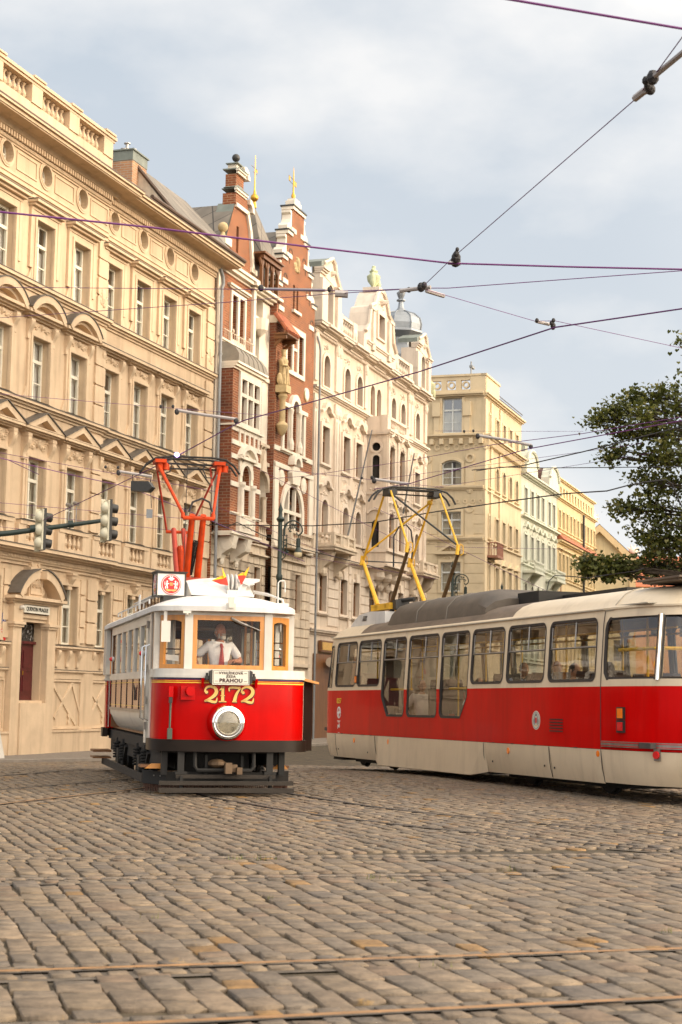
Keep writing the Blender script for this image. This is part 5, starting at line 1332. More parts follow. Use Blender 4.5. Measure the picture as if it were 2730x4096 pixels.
def gabled_far():
    T = thing('pedimented_house', 'ochre house with a triangular pediment at the far street end', 'house', (25.2, 158.0, GZ), radians(-4))
    m = MB(); w, hh = 3.4, 15.5
    wallpanel(m, [(-w, 0), (w, 0), (w, hh), (0, hh+3.1), (-w, hh)], [opening(0, 11.0, 1.6, 1.4), opening(-2, 6, 1.2, 2), opening(2, 6, 1.2, 2)], 0, .3); m.box(-w, w, .6, 14, 0, hh)
    m.k = 1; m.box(-2.8, 2.8, .4, .45, 5, 13); m.k = 0
    m.build('wall', [PLY, DARK], T)
    m = MB(); m.ring([(-w-.5, hh), (w+.5, hh), (0, hh+3.7)], [(-w+.7, hh+.35), (w-.7, hh+.35), (0, hh+3.0)], -.5, .1); m.box(-w-.4, w+.4, -.45, .05, hh-.3, hh); m.ring(circle(-.6, hh+1.2, .62), circle(-.6, hh+1.2, .4), -.15, .05)
    for u in (-3.2, 3.2): m.box(u-.3, u+.3, -.25, .02, 0, hh-.3)
    dentils(m, -w, w, hh-.62, .3, .3, .5); m.build('pediment', mat('ochre_far_trim', (.66, .48, .26), .85, .1, 1), T)
    m = MB(); m.add([(0, -.5, hh+3.75), (w+.6, -.5, hh), (w+.6, 14, hh), (0, 14, hh+3.75), (-w-.6, -.5, hh), (-w-.6, 14, hh)], [(0, 1, 2, 3), (0, 3, 5, 4)]); m.build('roof', TILE, T)
    for u, z in ((-.6, hh+3.9), (3.3, hh+.7)):
        m = MB(); m.lathe([(.5, -.6), (.2, -.2), (.28, .0)], 8, (u, .2, z)); m.ell((u, .2, z+.45), (.42, .42, .42), 10, 7)
        for k in range(10): t = 2*pi*k/10; m.tube([(u+.4*cos(t), .2, z+.45+.4*sin(t)), (u+.75*cos(t), .2, z+.45+.75*sin(t))], [.1, .01], 4)
        m.build('sunburst_finial', STW, T, smooth=40)
    T = thing('tiled_roof_house', 'low orange house with red tiled roof partly behind the tree', 'house', (33.5, 172.0, GZ), radians(-4))
    m = MB(); wallpanel(m, [(-6.2, 0), (9, 0), (9, 14.2), (-6.2, 14.2)], [opening(-3+3*i, 9, 1.2, 2) for i in range(4)], 0, .3); m.box(-6.2, 9, .6, 12, 0, 14); m.k = 1; m.box(-5, 8, .4, .45, 8.5, 11.5)
    m.build('wall', [mat('orange_plaster', (.58, .30, .12), .85, .1, 1), DARK], T)
    m = MB(); m.box(-6.4, 9.2, -.4, .1, 14.0, 14.25); m.k = 1; m.add([(-6.6, -.6, 14.2), (9.4, -.6, 14.2), (9.4, 6, 18.0), (-6.6, 6, 18.0), (9.4, 12, 14.2), (-6.6, 12, 14.2)], [(0, 1, 2, 3), (3, 2, 4, 5), (0, 3, 5), (1, 4, 2)]); m.build('roof', [PLYT, TILE2], T)
PLYT = mat('orange_trim', (.64, .38, .17), .85, .1, 1)
TILE2 = brickmat('far_red_tiles', (.50, .16, .07), (.40, .12, .055), (.2, .07, .05), .7, .8, .8, 0, .8)
gabled_far()

def opposite():
    """terrace on the other side of the street (out of the picture to the right, it shades the lower floors)"""
    T = thing('terrace_house', 'long grey ochre terrace across the street with rows of windows', 'house', FP(60, 31, GZ), FROT+pi)
    m = MB(); U0, U1, H = -60, 63.5, 19.6
    hs = [opening(U0+3+3.2*i, v, 1.2, 2.0) for i in range(37) for v in (2.5, 6.4, 10.3, 14.2)]
    V, F = cdt([(U0, 0), (U1, 0), (U1, H), (U0, H)], hs); m.add([(p[0], 0, p[1]) for p in V], F)
    m.box(U0, U1, .5, 12, 0, H); m.box(U0-.3, U1+.3, -.6, 12.3, H, H+.4); m.prism([(-.5, H+.4), (12.2, H+.4), (6, H+3.4)], 'x', U0, U1)
    m.build('wall', PLC, T)
    m = MB()
    for h in hs: m.add([(p[0], .3, p[1]) for p in h], [(0, 1, 2, 3)])
    m.build('window_panes', GLB, T)
opposite()
# ------------------------------------------------------------------ people
SKIN = mat('skin', (.46,.20,.12), .55, .12, 14); SKIND = mat('tanned_skin', (.40,.21,.13), .55, .12, 14)
SHIRTW = mat('white_shirt', (.84,.82,.82), .8, .05, 12, .3, 30); TIE = mat('red_tie', (.36,.03,.03), .6, .2, 40)
HAIRG = mat('grey_hair', (.46,.43,.38), .8, .2, 30); HAIRD = mat('dark_hair', (.03,.02,.016), .7, .3, 30); HAIRR = mat('auburn_hair', (.16,.05,.02), .7, .3, 30)
TROUS = mat('dark_trousers', (.03,.03,.04), .8, .2, 12)
def skin_mesh(nodes, edges, sub=1):
    """skinned skeleton -> mesh data; nodes {name: (pos, radius)}"""
    names = list(nodes); me = bpy.data.meshes.new('tmp')
    me.from_pydata([nodes[n][0] for n in names], [(names.index(a), names.index(b)) for a, b in edges], [])
    o = bpy.data.objects.new('tmp', me); COL.objects.link(o)
    o.modifiers.new('s', 'SKIN')
    lay = me.skin_vertices[0].data
    for i, n in enumerate(names):
        r = nodes[n][1]; lay[i].radius = (r, r) if not isinstance(r, tuple) else r
        lay[i].use_root = (i == 0)
    sm = o.modifiers.new('b', 'SUBSURF'); sm.levels = sub; sm.render_levels = sub
    bpy.context.view_layer.update()
    ev = o.evaluated_get(bpy.context.evaluated_depsgraph_get())
    r = bpy.data.meshes.new_from_object(ev); vs = [tuple(v.co) for v in r.vertices]; fs = [tuple(p.vertices) for p in r.polygons]
    bpy.data.objects.remove(o); bpy.data.meshes.remove(me); bpy.data.meshes.remove(r)
    return vs, fs

def head_geo(m, c, s=1.0, yaw=0.0, pitch=0.0):
    """a head with brow, nose, eye sockets, chin and ears; c is the head centre, faces -y"""
    T = Matrix.Translation(c) @ Matrix.Rotation(yaw, 4, 'Z') @ Matrix.Rotation(pitch, 4, 'X')
    vs = []; n, k = 20, 14
    for i in range(k+1):
        t = pi*i/k
        for j in range(n):
            a = 2*pi*j/n
            x, y, z = .077*sin(t)*sin(a), -.098*sin(t)*cos(a), -.125*cos(t)
            if z < 0:                                   # taper to the jaw
                f = 1-.28*(-z/.125); x *= f
                if y > 0: y *= 1-.35*(-z/.125)
            front = max(0, -y/.098)
            if front > .5:
                g = lambda x0, z0, sx, sz: math.exp(-((x-x0)/sx)**2-((z-z0)/sz)**2)
                y -= .030*g(0, -.025, .013, .030)+.010*g(0, -.1, .03, .02)+.008*g(0, .03, .05, .012)+.006*g(0, -.07, .03, .012)
                y += .013*g(.032, .008, .016, .012)+.013*g(-.032, .008, .016, .012)
            vs.append(T @ Vector((x*s, y*s, z*s)))
    fs = [(i*n+j, i*n+(j+1) % n, (i+1)*n+(j+1) % n, (i+1)*n+j) for i in range(k) for j in range(n)]
    m.add(vs, fs)
    for sx in (-1, 1):
        p = T @ Vector((sx*.078*s, .008*s, -.005*s)); m.ell(p, (.014*s, .022*s, .033*s), 7, 5)
    return T

def hand_geo(nodes, edges, wrist, d, name, side=1, curl=1.0, pn=(0, -1, 0)):
    """palm + five bent fingers as chains rooted in the palm; d points from wrist to knuckles, fingers curl about pn x d"""
    d = Vector(d).normalized(); pn = Vector(pn); pn = (pn-d*pn.dot(d)).normalized(); across = d.cross(pn)*side
    w = Vector(wrist); palm = w+d*.05
    nodes[name+'palm'] = (tuple(palm), (.034, .022)); edges.append((name, name+'palm'))
    L = [.072, .080, .074, .060]
    for i in range(4):
        base = w+d*.088+across*(.030-.02*i)
        pr = name+'palm'
        p = base; dirv = d.copy(); 
        nodes[f'{name}k{i}'] = (tuple(p), .0105); edges.append((pr, f'{name}k{i}')); pr = f'{name}k{i}'
        for j in range(3):
            ang = curl*(.9 if j else .65); dirv = (dirv*cos(ang)+pn*sin(ang)).normalized(); pn2 = (pn*cos(ang)-d*0).normalized()
            p = p+dirv*(L[i]*(.45, .32, .23)[j]); nodes[f'{name}f{i}{j}'] = (tuple(p), (.0095, .0088, .0075)[j]); edges.append((pr, f'{name}f{i}{j}')); pr = f'{name}f{i}{j}'
    t1 = w+d*.035+across*.042+pn*.012; t2 = t1+d*.028+across*.012+pn*.022; t3 = t2+d*.022-across*.010+pn*.018
    for k, (q, r) in enumerate(((t1, .012), (t2, .0105), (t3, .009))):
        nodes[f'{name}t{k}'] = (tuple(q), r); edges.append((name+'palm' if k == 0 else f'{name}t{k-1}', f'{name}t{k}'))

def person(label, loc, rotz, seated=False, skin=None, shirt=None, hair=None, bald=False, beard=None, tie=False, lhand=None, rhand=None, yaw=0.0, pitch=0.0, lean=0.0, group=None, cap=None):
    """faces local -y; origin on the floor (or the seat's floor). hands: target points for the wrists"""
    skin = skin or SKIN
    T = thing('person', label, 'person', loc, rotz, group)
    hp = .50 if seated else .93                        # hip height
    L = lambda z: -lean*(z-hp)
    nd = {}; ed = []
    def N(n, p, r): nd[n] = (p, r)
    sh = hp+.50
    N('pelvis', (0, 0, hp), (.145, .10)); N('waist', (0, L(hp+.18), hp+.18), (.135, .095)); N('chest', (0, L(hp+.38), hp+.38), (.138, .092)); N('neck', (0, L(sh+.06), sh+.03), .066); N('headb', (0, L(sh+.15)-.01, sh+.10), .066)
    ed += [('pelvis', 'waist'), ('waist', 'chest'), ('chest', 'neck'), ('neck', 'headb')]
    arms = {}
    for sx, nm, tgt in ((-1, 'r', rhand), (1, 'l', lhand)):
        S = Vector((sx*.185, L(sh), sh-.03)); W = Vector(tgt) if tgt else Vector((sx*.26, L(hp)-.12, hp+.02))
        d = W-S; l = d.length; a, b_ = .29, .26
        if l > a+b_-.01: W = S+d*((a+b_-.01)/l); d = W-S; l = d.length
        h = sqrt(max(0, a*a-((a*a-b_*b_+l*l)/(2*l))**2)); mid = S+d*((a*a-b_*b_+l*l)/(2*l*l))
        bend = Vector((sx*.8, .5, -.4)); bend = (bend-d*(bend.dot(d)/d.dot(d))).normalized(); E = mid+bend*h
        arms[nm] = (S, E, W)
        N('sh'+nm, tuple(S), .056); N('el'+nm, tuple(E), .043); N('fo'+nm, tuple(E+(W-E)*.35), .043); N('wr'+nm, tuple(W), .028)
        ed += [('chest', 'sh'+nm), ('sh'+nm, 'el'+nm), ('el'+nm, 'fo'+nm), ('fo'+nm, 'wr'+nm)]
        hand_geo(nd, ed, W, (W-E), 'wr'+nm, sx, .95, (0, -.3, -1))
    for sx, nm in ((-1, 'r'), (1, 'l')):
        if seated: K = (sx*.12, -.44, hp+.02); A = (sx*.12, -.42, .09)
        else: K = (sx*.10, -.03, .50); A = (sx*.11, .02, .09)
        N('hip'+nm, (sx*.10, 0, hp-.04), .088); N('kn'+nm, K, .058); N('ca'+nm, tuple(Vector(K)*.65+Vector(A)*.35), .056); N('an'+nm, A, .038); N('toe'+nm, (A[0], A[1]-.17, .045), .035)
        ed += [('pelvis', 'hip'+nm), ('hip'+nm, 'kn'+nm), ('kn'+nm, 'ca'+nm), ('ca'+nm, 'an'+nm), ('an'+nm, 'toe'+nm)]
    vs, fs = skin_mesh(nd, ed, 1)
    m = MB(); m.add(vs, fs)
    hc = Vector((0, L(sh+.2)-.02, sh+.19))
    HT = head_geo(m, hc, 1.06, yaw, pitch)
    m.build('body', skin, T, smooth=70)
    # shirt with short sleeves
    sn = {}; se = []
    for n, r in (('pelvis', (.165, .125)), ('waist', (.155, .118)), ('chest', (.185, .138)), ('neck', .068)): sn[n] = (nd[n][0], r)
    sn['neck'] = (tuple(Vector(nd['neck'][0])-Vector((0, 0, .03))), .088)
    se += [('pelvis', 'waist'), ('waist', 'chest'), ('chest', 'neck')]
    for nm in ('r', 'l'):
        S, E, W = arms[nm]
        sn['sh'+nm] = (tuple(S), .088); sn['sl'+nm] = (tuple(S+(E-S)*.45), .074); sn['cu'+nm] = (tuple(S+(E-S)*.86), .078); se += [('chest', 'sh'+nm), ('sh'+nm, 'sl'+nm), ('sl'+nm, 'cu'+nm)]
    vs, fs = skin_mesh(sn, se, 1); m = MB(); m.add(vs, fs)
    c = Vector(sn['neck'][0])
    for sx in (-1, 1): m.add([c+Vector((sx*.012, -.085, .0)), c+Vector((sx*.075, -.03, .05)), c+Vector((sx*.085, -.04, .0)), c+Vector((sx*.055, -.12, -.06))], [(0, 1, 2, 3)])
    m.build('shirt', shirt or SHIRTW, T, smooth=70)
    # trousers
    tn = {'pelvis': (nd['pelvis'][0], (.16, .115))}; te = []
    for nm in ('r', 'l'):
        for k, r in (('hip', .10), ('kn', .074), ('an', .062)): tn[k+nm] = (nd[k+nm][0], r)
        te += [('pelvis', 'hip'+nm), ('hip'+nm, 'kn'+nm), ('kn'+nm, 'an'+nm)]
    vs, fs = skin_mesh(tn, te, 1); m = MB(); m.add(vs, fs); m.build('trousers', TROUS, T, smooth=70)
    # hair
    m = MB()
    if bald:
        for sx in (-1, 1): m.ell(HT @ Vector((sx*.070, .03, .005)), (.016, .055, .05), 7, 5)
        m.ell(HT @ Vector((0, .088, -.01)), (.06, .02, .06), 8, 5)
    else:
        vs = []; n, k = 14, 8
        for i in range(k+1):
            t = pi*.56*i/k
            for j in range(n):
                a = 2*pi*j/n; f = cos(a)
                tt = t*(1 if f < .2 else 1-.42*(f-.2))
                vs.append(HT @ Vector((.086*sin(tt)*sin(a), -.106*sin(tt)*cos(a)+.006, .133*cos(tt))))
        m.add(vs, [(i*n+j, i*n+(j+1) % n, (i+1)*n+(j+1) % n, (i+1)*n+j) for i in range(k) for j in range(n)])
    m.build('hair', hair or HAIRD, T, smooth=70)
    if beard:
        m = MB(); m.ell(HT @ Vector((0, -.078, -.098)), (.05, .036, .04), 10, 6); m.ell(HT @ Vector((0, -.108, -.048)), (.034, .014, .011), 8, 5)
        for sx in (-1, 1): m.ell(HT @ Vector((sx*.052, -.045, -.07)), (.018, .04, .045), 7, 5)
        m.build('beard', beard, T, smooth=70)
    m = MB()
    for sx in (-1, 1): m.ell(HT @ Vector((sx*.032, -.083, .010)), (.012, .006, .005), 7, 5); m.ell(HT @ Vector((sx*.032, -.094, .028)), (.017, .006, .004), 7, 4)
    m.ell(HT @ Vector((0, -.094, -.068)), (.022, .008, .004), 7, 4)
    m.build('face_features', HAIRD if not bald else mat('brows', (.10, .05, .035), .7, .1), T)
    if tie:
        m = MB(); z0 = sh-.01; y0 = L(sh)-.118
        P = [(0, z0+.02, .018), (0, z0-.03, .028), (0, z0-.06, .020), (0, z0-.2, .036), (0, z0-.36, .050), (0, z0-.44, .045)]
        vs = []
        for i, (x, z, w) in enumerate(P): y = y0-.022-.02*sin(min(1, i/3)*pi/2)+.03*(i == 0); vs += [(-w, y+.006, z), (0, y-.008, z), (w, y+.006, z)]
        m.add(vs, [(3*i+a, 3*i+a+1, 3*i+a+4, 3*i+a+3) for i in range(len(P)-1) for a in (0, 1)]); m.build('tie', TIE, T)
    return T
# ------------------------------------------------------------------ vintage tram
def vintage():
    T = thing('vintage_tram', 'red and ivory vintage tram with round headlight, orange pantograph and small flags', 'tram', (-1.656, 24.819, 0), radians(13.4))
    def pt(name, m, mats, parent=None, smooth=None, label=None): return m.build(name, mats, parent or T, smooth=smooth, label=label)
    YE = 9.2                                             # rear end
    half = [(-1.06, .95), (-1.06, .62), (-1.03, .42), (-.94, .26), (-.78, .15), (-.55, .075), (-.28, .022), (0, 0)]
    sym = half+[(-x, y) for x, y in half[-2::-1]]
    plan = half+[(.28, .022), (.55, .07), (.82, .13), (1.02, .20), (1.16, .29), (1.24, .38), (1.26, .47)]
    rear = [(-x, YE-y) for x, y in sym]
    def off(pl, d):
        P = [Vector(p) for p in pl]; out = []
        for i in range(len(P)):
            t = P[min(i+1, len(P)-1)]-P[max(i-1, 0)]; t.normalize(); q = P[i]+Vector((t.y, -t.x))*d; out.append((q.x, q.y))
        return out
    # ---- front apron with stripes and bumper
    for (pl, nm) in ((plan, 'front_apron'), (rear, 'rear_apron')):
        m = MB(); m.strip(pl, .82, 1.76, .05); ap = pt(nm, m, REDP, smooth=40)
        m = MB(); m.strip(off(pl, .004), 1.685, 1.70, .004); m.strip(off(pl, .004), 1.715, 1.722, .004); m.k = 1; m.strip(off(pl, .004), 1.735, 1.765, .004); pt('pinstripe', m, [YELL, mat('dark_blue_line', (.03, .02, .08), .4, 0)], ap)
        m = MB(); m.strip(off(pl, .06), .66, .835, .10); pt('bumper', m, BUMP, smooth=40)
        m = MB(); m.strip(off(pl, .035), 1.765, 1.80, .09); m.strip(off(pl, .02), 1.80, 1.90, .07); pt('window_sill', m, WHITEP, smooth=40)
    # ---- windscreen bands
    def cabfront(sign, y0):
        F = Matrix.Identity(4) if sign > 0 else Matrix.Translation((0, YE, 0)) @ Matrix.Rotation(pi, 4, 'Z')
        pts = [(-1.05, .95), (-1.03, .56), (-.61, .15), (.62, .15), (1.05, .55), (1.06, .95)]
        m = MB(F)
        for (x, y), w in zip(pts, (.045, .055, .06, .06, .055, .045)): m.box(x-w, x+w, y-.02, y+.07, 1.88, 2.80)
        m.strip(pts, 2.72, 2.80, .06); 
        pt('cab_posts', m, WHITEP)
        for i in range(5):
            (xa, ya), (xb, yb) = pts[i], pts[i+1]; L = hypot(xb-xa, yb-ya); a = atan2(yb-ya, xb-xa)
            M_ = F @ Matrix.Translation((xa, ya, 0)) @ Matrix.Rotation(a, 4, 'Z')
            w0, w1 = (.055, L-.055)
            o = [(w0, 1.90), (w1, 1.90), (w1, 2.72), (w0, 2.72)]
            t = .075 if i in (1, 2, 3) else .06
            inn = [(w0+t, 1.90+t*.9), (w1-t, 1.90+t*.9), (w1-t, 2.72-t), (w0+t, 2.72-t)]
            if i in (1, 3):                              # arched upper corners
                n = 6; top = [(w1-t-(w1-w0-2*t)*k/n, 2.72-t-.035+.035*sin(pi*k/n)) for k in range(n+1)]
                inn = [inn[0], inn[1]]+top; o = [o[0], o[1]]+[(w1-(w1-w0)*k/n, 2.72) for k in range(n+1)]
            m = MB(M_); m.ring(o, inn, -.012, .045); fr = pt('windscreen' if i == 2 else 'cab_window', m, WOOD)
            m = MB(M_); m.add([(p[0], .018, p[1]) for p in inn], [tuple(range(len(inn)))]); pt('pane', m, GLF, fr)
    cabfront(1, 0); cabfront(-1, YE)
    # ---- roof
    out = [(x*1.05, y-.05) for x, y in sym[1:-1]]+[(1.125, .9), (1.125, YE-.9)]+[(-x, YE-y) for x, y in [(x*1.05, y-.05) for x, y in sym[1:-1]]]+[(-1.125, YE-.9), (-1.125, .9)]
    def ringpts(ins, z):
        r = []
        for x, y in out:
            q = Vector((x*(1-ins/1.19), 0)); yy = y; c = YE/2; k = 1-ins/(c)*1.15
            r.append((q.x, c+(y-c)*k, z))
        return r
    m = MB(); rings = [ringpts(.05, 2.77), ringpts(0, 2.775), ringpts(0, 2.85), ringpts(.05, 2.885), ringpts(.2, 2.945), ringpts(.45, 3.02), ringpts(.7, 3.07), ringpts(1.0, 3.09)]
    n = len(out); vs = [p for r in rings for p in r]
    m.add(vs, [(k*n+i, k*n+(i+1) % n, (k+1)*n+(i+1) % n, (k+1)*n+i) for k in range(len(rings)-1) for i in range(n)]+[tuple((len(rings)-1)*n+i for i in range(n))])
    m.add([(p[0], p[1], 2.772) for p in rings[0]], [tuple(range(n))])
    roof = pt('roof', m, ROOFW, smooth=35)
    # clerestory
    m = MB(); arc = [(-.58+1.16*i/12, 3.30+.075*sin(pi*i/12)) for i in range(13)]
    m.prism([(-.52, 3.02), (.52, 3.02), (.52, 3.30), (-.52, 3.30)], 'y', 1.35, 8.0); m.prism([(-.60, 3.285)]+[(x*1.03, z) for x, z in arc]+[(.60, 3.285)], 'y', 1.28, 8.05)
    m.prism([(1.28, 3.04), (1.28, 3.3), (.75, 3.06)], 'x', -.5, .5)
    cl = pt('clerestory', m, ROOFW, roof, 30)
    for sx in (-1, 1):
        m = MB(); m.box(min(sx*.522, sx*.53), max(sx*.522, sx*.53), 1.6, 7.8, 3.10, 3.265); m.k = 1
        for k in range(13): m.box(min(sx*.528, sx*.542), max(sx*.528, sx*.542), 1.58+k*.515, 1.62+k*.515, 3.09, 3.275)
        pt('clerestory_windows', m, [GLB, WOODD], cl)
    m = MB()
    for sx in (-1, 1): m.tube([(sx*.98, 2.2, 2.98), (sx*.98, 2.2, 3.05), (sx*.98, 7.2, 3.05), (sx*.98, 7.2, 2.98)], .015, 6)
    for y in (3, 4.2, 5.4, 6.6): m.tube([(-.98, y, 2.95), (-.98, y, 3.05)], .012, 5)
    m.tube([(-1.02, 3.2, 2.95), (-1.02, 3.2, 3.18), (-1.02, 3.34, 3.18), (-1.02, 3.34, 2.95)], .012, 5)
    m.tube([(.50, 1.15, 3.06), (.55, 1.12, 3.17), (.75, .95, 3.12), (.95, .72, 3.02), (.97, .68, 2.93)], .017, 6); m.tube([(.56, 1.3, 3.06), (.60, 1.26, 3.15), (.8, 1.05, 3.1)], .015, 6)
    m.box(.72, 1.02, .55, .72, 2.915, 2.96); m.tube([(.87, .7, 2.95), (.87, .7, 3.29), (.9, .7, 3.32), (.97, .7, 3.32), (.98, .7, 3.28), (.98, .7, 3.14)], .012, 6)
    pt('roof_rails', m, ROOFW, roof, 60)
    # pulley and bracket on the roof front
    m = MB()
    for x in (.10, .17, .24): m.lathe([(.0, x-.014), (.125, x-.014), (.14, x), (.125, x+.014), (0, x+.014)], 20, (0, 1.0, 3.29), 'x')
    m.box(.08, .45, .82, 1.2, 3.02, 3.16); m.box(.26, .40, .9, 1.1, 3.16, 3.34); m.prism([(.26, 3.3), (.42, 3.24), (.60, 3.31), (.60, 3.35), (.26, 3.36)], 'y', .85, 1.15)
    pt('rope_pulley', m, ROOFW, roof, 40)
    # ---- roof box sign with crest
    m = MB(); m.T = Matrix.Translation((-.82, .78, 3.02)) @ Matrix.Rotation(radians(4), 4, 'Z')
    for x in (-.235, .215): 
        for y in (-.02, .30): m.box(x, x+.02, y, y+.02, 0, .38)
    for z in (0, .36):
        m.box(-.24, .24, -.025, .325, z, z+.022)
    m.box(-.12, .1, -.05, .25, -.10, 0); m.box(-.26, .26, -.045, .345, .382, .395)
    m.k = 1; m.box(-.215, .215, -.012, .31, .022, .36)
    bx = pt('sign_box', m, [IRON, mat('opal_glass', (.72, .70, .66), .35, .04, 4)])
    CR = Matrix.Translation((-.82, .78, 3.02)) @ Matrix.Rotation(radians(4), 4, 'Z')
    def crest(M_, s, parent, base=REDE, lion=WHITEL, ringm=WHITEL):
        m = MB(M_)
        disc = [(s*cos(2*pi*k/28), s*sin(2*pi*k/28)) for k in range(28)]
        m.k = 0; m.prism(disc, 'y', -.004, 0)
        m.k = 1; m.ring([(p[0]*.93, p[1]*.93) for p in disc], [(p[0]*.88, p[1]*.88) for p in disc], -.007, -.003)
        for sx in (-1, 1):                               # two supporters
            for (x, z, rx, rz) in ((.44, .02, .10, .20), (.42, .30, .09, .10), (.38, -.27, .07, .16), (.56, -.30, .06, .16), (.28, .08, .1, .05), (.64, .1, .04, .22)): m.ell((sx*x*s, -.006, z*s), (rx*s, .003, rz*s), 8, 4)
        for (x, z, rx, rz) in ((0, .62, .16, .16), (-.2, .58, .12, .07), (.2, .58, .12, .07), (0, .46, .2, .08), (-.12, .76, .06, .08), (.12, .76, .06, .08)): m.ell((x*s, -.006, z*s), (rx*s, .003, rz*s), 8, 4)
        m.k = 2; m.prism([(-.2*s, .3*s), (.2*s, .3*s), (.2*s, -.15*s), (0, -.4*s), (-.2*s, -.15*s)], 'y', -.009, -.005)
        m.k = 3
        for x in (-.1, 0, .1): m.box((x-.03)*s, (x+.03)*s, -.012, -.008, -.12*s, .2*s)
        m.prism([(-.55*s, -.55*s), (-.3*s, -.68*s), (0, -.62*s), (.3*s, -.68*s), (.55*s, -.55*s), (.5*s, -.45*s), (0, -.5*s), (-.5*s, -.45*s)], 'y', -.009, -.004)
        return m.build('crest_emblem', [base, lion, REDE, GOLDL], parent)
    crest(CR @ Matrix.Translation((0, -.014, .19)), .158, bx)
    crest(CR @ Matrix.Translation((-.217, .15, .19)) @ Matrix.Rotation(-pi/2, 4, 'Z'), .145, bx)
    # ---- flags
    FY = mat('yellow_flag', (.85, .47, .02), .8, .08, 8); FR = mat('red_flag', (.66, .03, .015), .8, .08, 8)
    m = MB(); m.box(-.07, .07, -.055, -.01, 2.80, 2.90); m.box(-.045, .04, -.08, -.03, 2.83, 2.99); fb = pt('flag_holder', m, WHITEP)
    for (a, b_, c, d, e) in (((-.02, -.06, 2.98), (.0, .25, 3.19), (-.10, .3, 3.47), (-.26, .28, 3.26), (-.07, .29, 3.30)), ((.04, -.06, 2.98), (.20, .25, 3.2), (.33, .3, 3.50), (.14, .27, 3.35), (.25, .28, 3.36))):
        m = MB(); m.tube([a, b_, (b_[0]+(c[0]-b_[0])*.1, c[1], b_[2]+.03)], .008, 5)
        nn = 5
        B_, C_, D_, E_ = Vector(b_), Vector(c), Vector(d), Vector(e); fold = [.03*sin(k*1.9) for k in range(6)]
        m.k = 1; P = [B_, B_.lerp(C_, .5)+Vector((.02, .04, 0)), E_, B_.lerp(D_, .5)+Vector((0, -.03, -.02))]; m.add(P, [(0, 1, 2), (0, 2, 3)])
        m.k = 2; m.add([P[1], C_, E_+Vector((-.01, -.02, .03)), P[2]], [(0, 1, 2), (0, 2, 3)]); m.k = 1; m.add([P[2], P[3], D_], [(0, 1, 2)]); m.k = 2; m.add([P[2], D_, E_+Vector((-.02, .02, .05))], [(0, 1, 2)])
        pt('flag', m, [WHITEP, FR, FY])
    # ---- headlight
    m = MB(); m.lathe([(.30, -.02), (.285, -.06), (.27, -.10), (.262, -.10)], 28, (-.02, .02, 1.10), 'y'); m.k = 1
    m.lathe([(.262, -.08), (.262, -.15), (.245, -.19), (.225, -.20), (.215, -.185), (.205, -.20), (.175, -.205), (.165, -.17)], 28, (-.02, .02, 1.10), 'y')
    hl = pt('headlight', m, [REDP, CHROME], smooth=30)
    m = MB(); m.lathe([(.168, -.17), (.14, -.10), (.09, -.05), (.03, -.03), (0.001, -.03)], 24, (-.02, .02, 1.10), 'y'); m.ell((-.02, -.07, 1.10), (.03, .03, .03), 8, 6); pt('reflector', m, CHROME, hl, 60)
    m = MB(); m.lathe([(.168, -.175), (.13, -.20), (.07, -.215), (.001, -.22)], 24, (-.02, .02, 1.10), 'y'); pt('lens', m, glassmat('lens_glass', (.9, .87, .8), .0, .02, .05, wscale=9), hl, 60)
    # ---- fleet number 2172 in gilt lettering with drop shadow
    def glyph2(m, x, z, s, y):
        body = [(-.36, .62), (-.30, .88), (-.02, 1.0), (.28, .90), (.38, .66), (.26, .42), (-.02, .22), (-.38, .04)]; wd = [.05, .06, .075, .10, .115, .11, .08, .045]
        base = [(-.38, .03), (-.15, .10), (.12, .02), (.36, .02), (.44, .28)]; wb = [.03, .075, .085, .07, .02]
        for P, W in ((body, wd), (base, wb)): rib(m, P, W, x, z, s, y)
        m.lathe([(.0, y-.006), (.10*s, y-.006), (.10*s, y)], 12, (x-.26*s, 0, z+.62*s), 'y')
    def rib(m, P, W, x, z, s, y):
        P = [Vector(p) for p in P]; Q = []
        n = len(P)
        for i in range(n-1):
            a, b_, c, d = P[max(0, i-1)], P[i], P[i+1], P[min(n-1, i+2)]
            for k in range(5):
                t = k/5; q = .5*((2*b_)+(c-a)*t+(2*a-5*b_+4*c-d)*t*t+(3*b_-a-3*c+d)*t**3); Q.append((q, W[i]+(W[i+1]-W[i])*t))
        Q.append((P[-1], W[-1])); vs = []
        for i, (q, w) in enumerate(Q):
            t = Q[min(i+1, len(Q)-1)][0]-Q[max(i-1, 0)][0]; t.normalize(); nn = Vector((-t.y, t.x))*w
            for sg in (1, -1): vs.append((x+(q.x+nn.x*sg)*s, y, z+(q.y+nn.y*sg)*s))
        m.add(vs, [(2*i, 2*i+2, 2*i+3, 2*i+1) for i in range(len(Q)-1)])
    def number(m, dx, dz, y):
        s = .235
        glyph2(m, -.275+dx, 1.405+dz, s, y(-.275))
        rib(m, [(.0, .0), (.0, .5), (.0, 1.0)], [.11, .085, .09], -.09+dx, 1.405+dz, s, y(-.09)); rib(m, [(-.22, .76), (-.1, .84), (.02, .99)], [.02, .05, .06], -.09+dx, 1.405+dz, s, y(-.09)); rib(m, [(-.24, .03), (.24, .03)], [.035, .035], -.09+dx, 1.405+dz, s, y(-.09)); rib(m, [(-.14, .42), (.14, .42)], [.03, .03], -.09+dx, 1.405+dz, s, y(-.09))
        rib(m, [(-.34, .7), (-.30, .93), (.38, .93)], [.03, .07, .075], .09+dx, 1.405+dz, s, y(.09)); rib(m, [(.38, .92), (.12, .5), (.0, .02)], [.05, .085, .12], .09+dx, 1.405+dz, s, y(.09)); rib(m, [(-.14, .03), (.16, .03)], [.035, .035], .09+dx, 1.405+dz, s, y(.09))
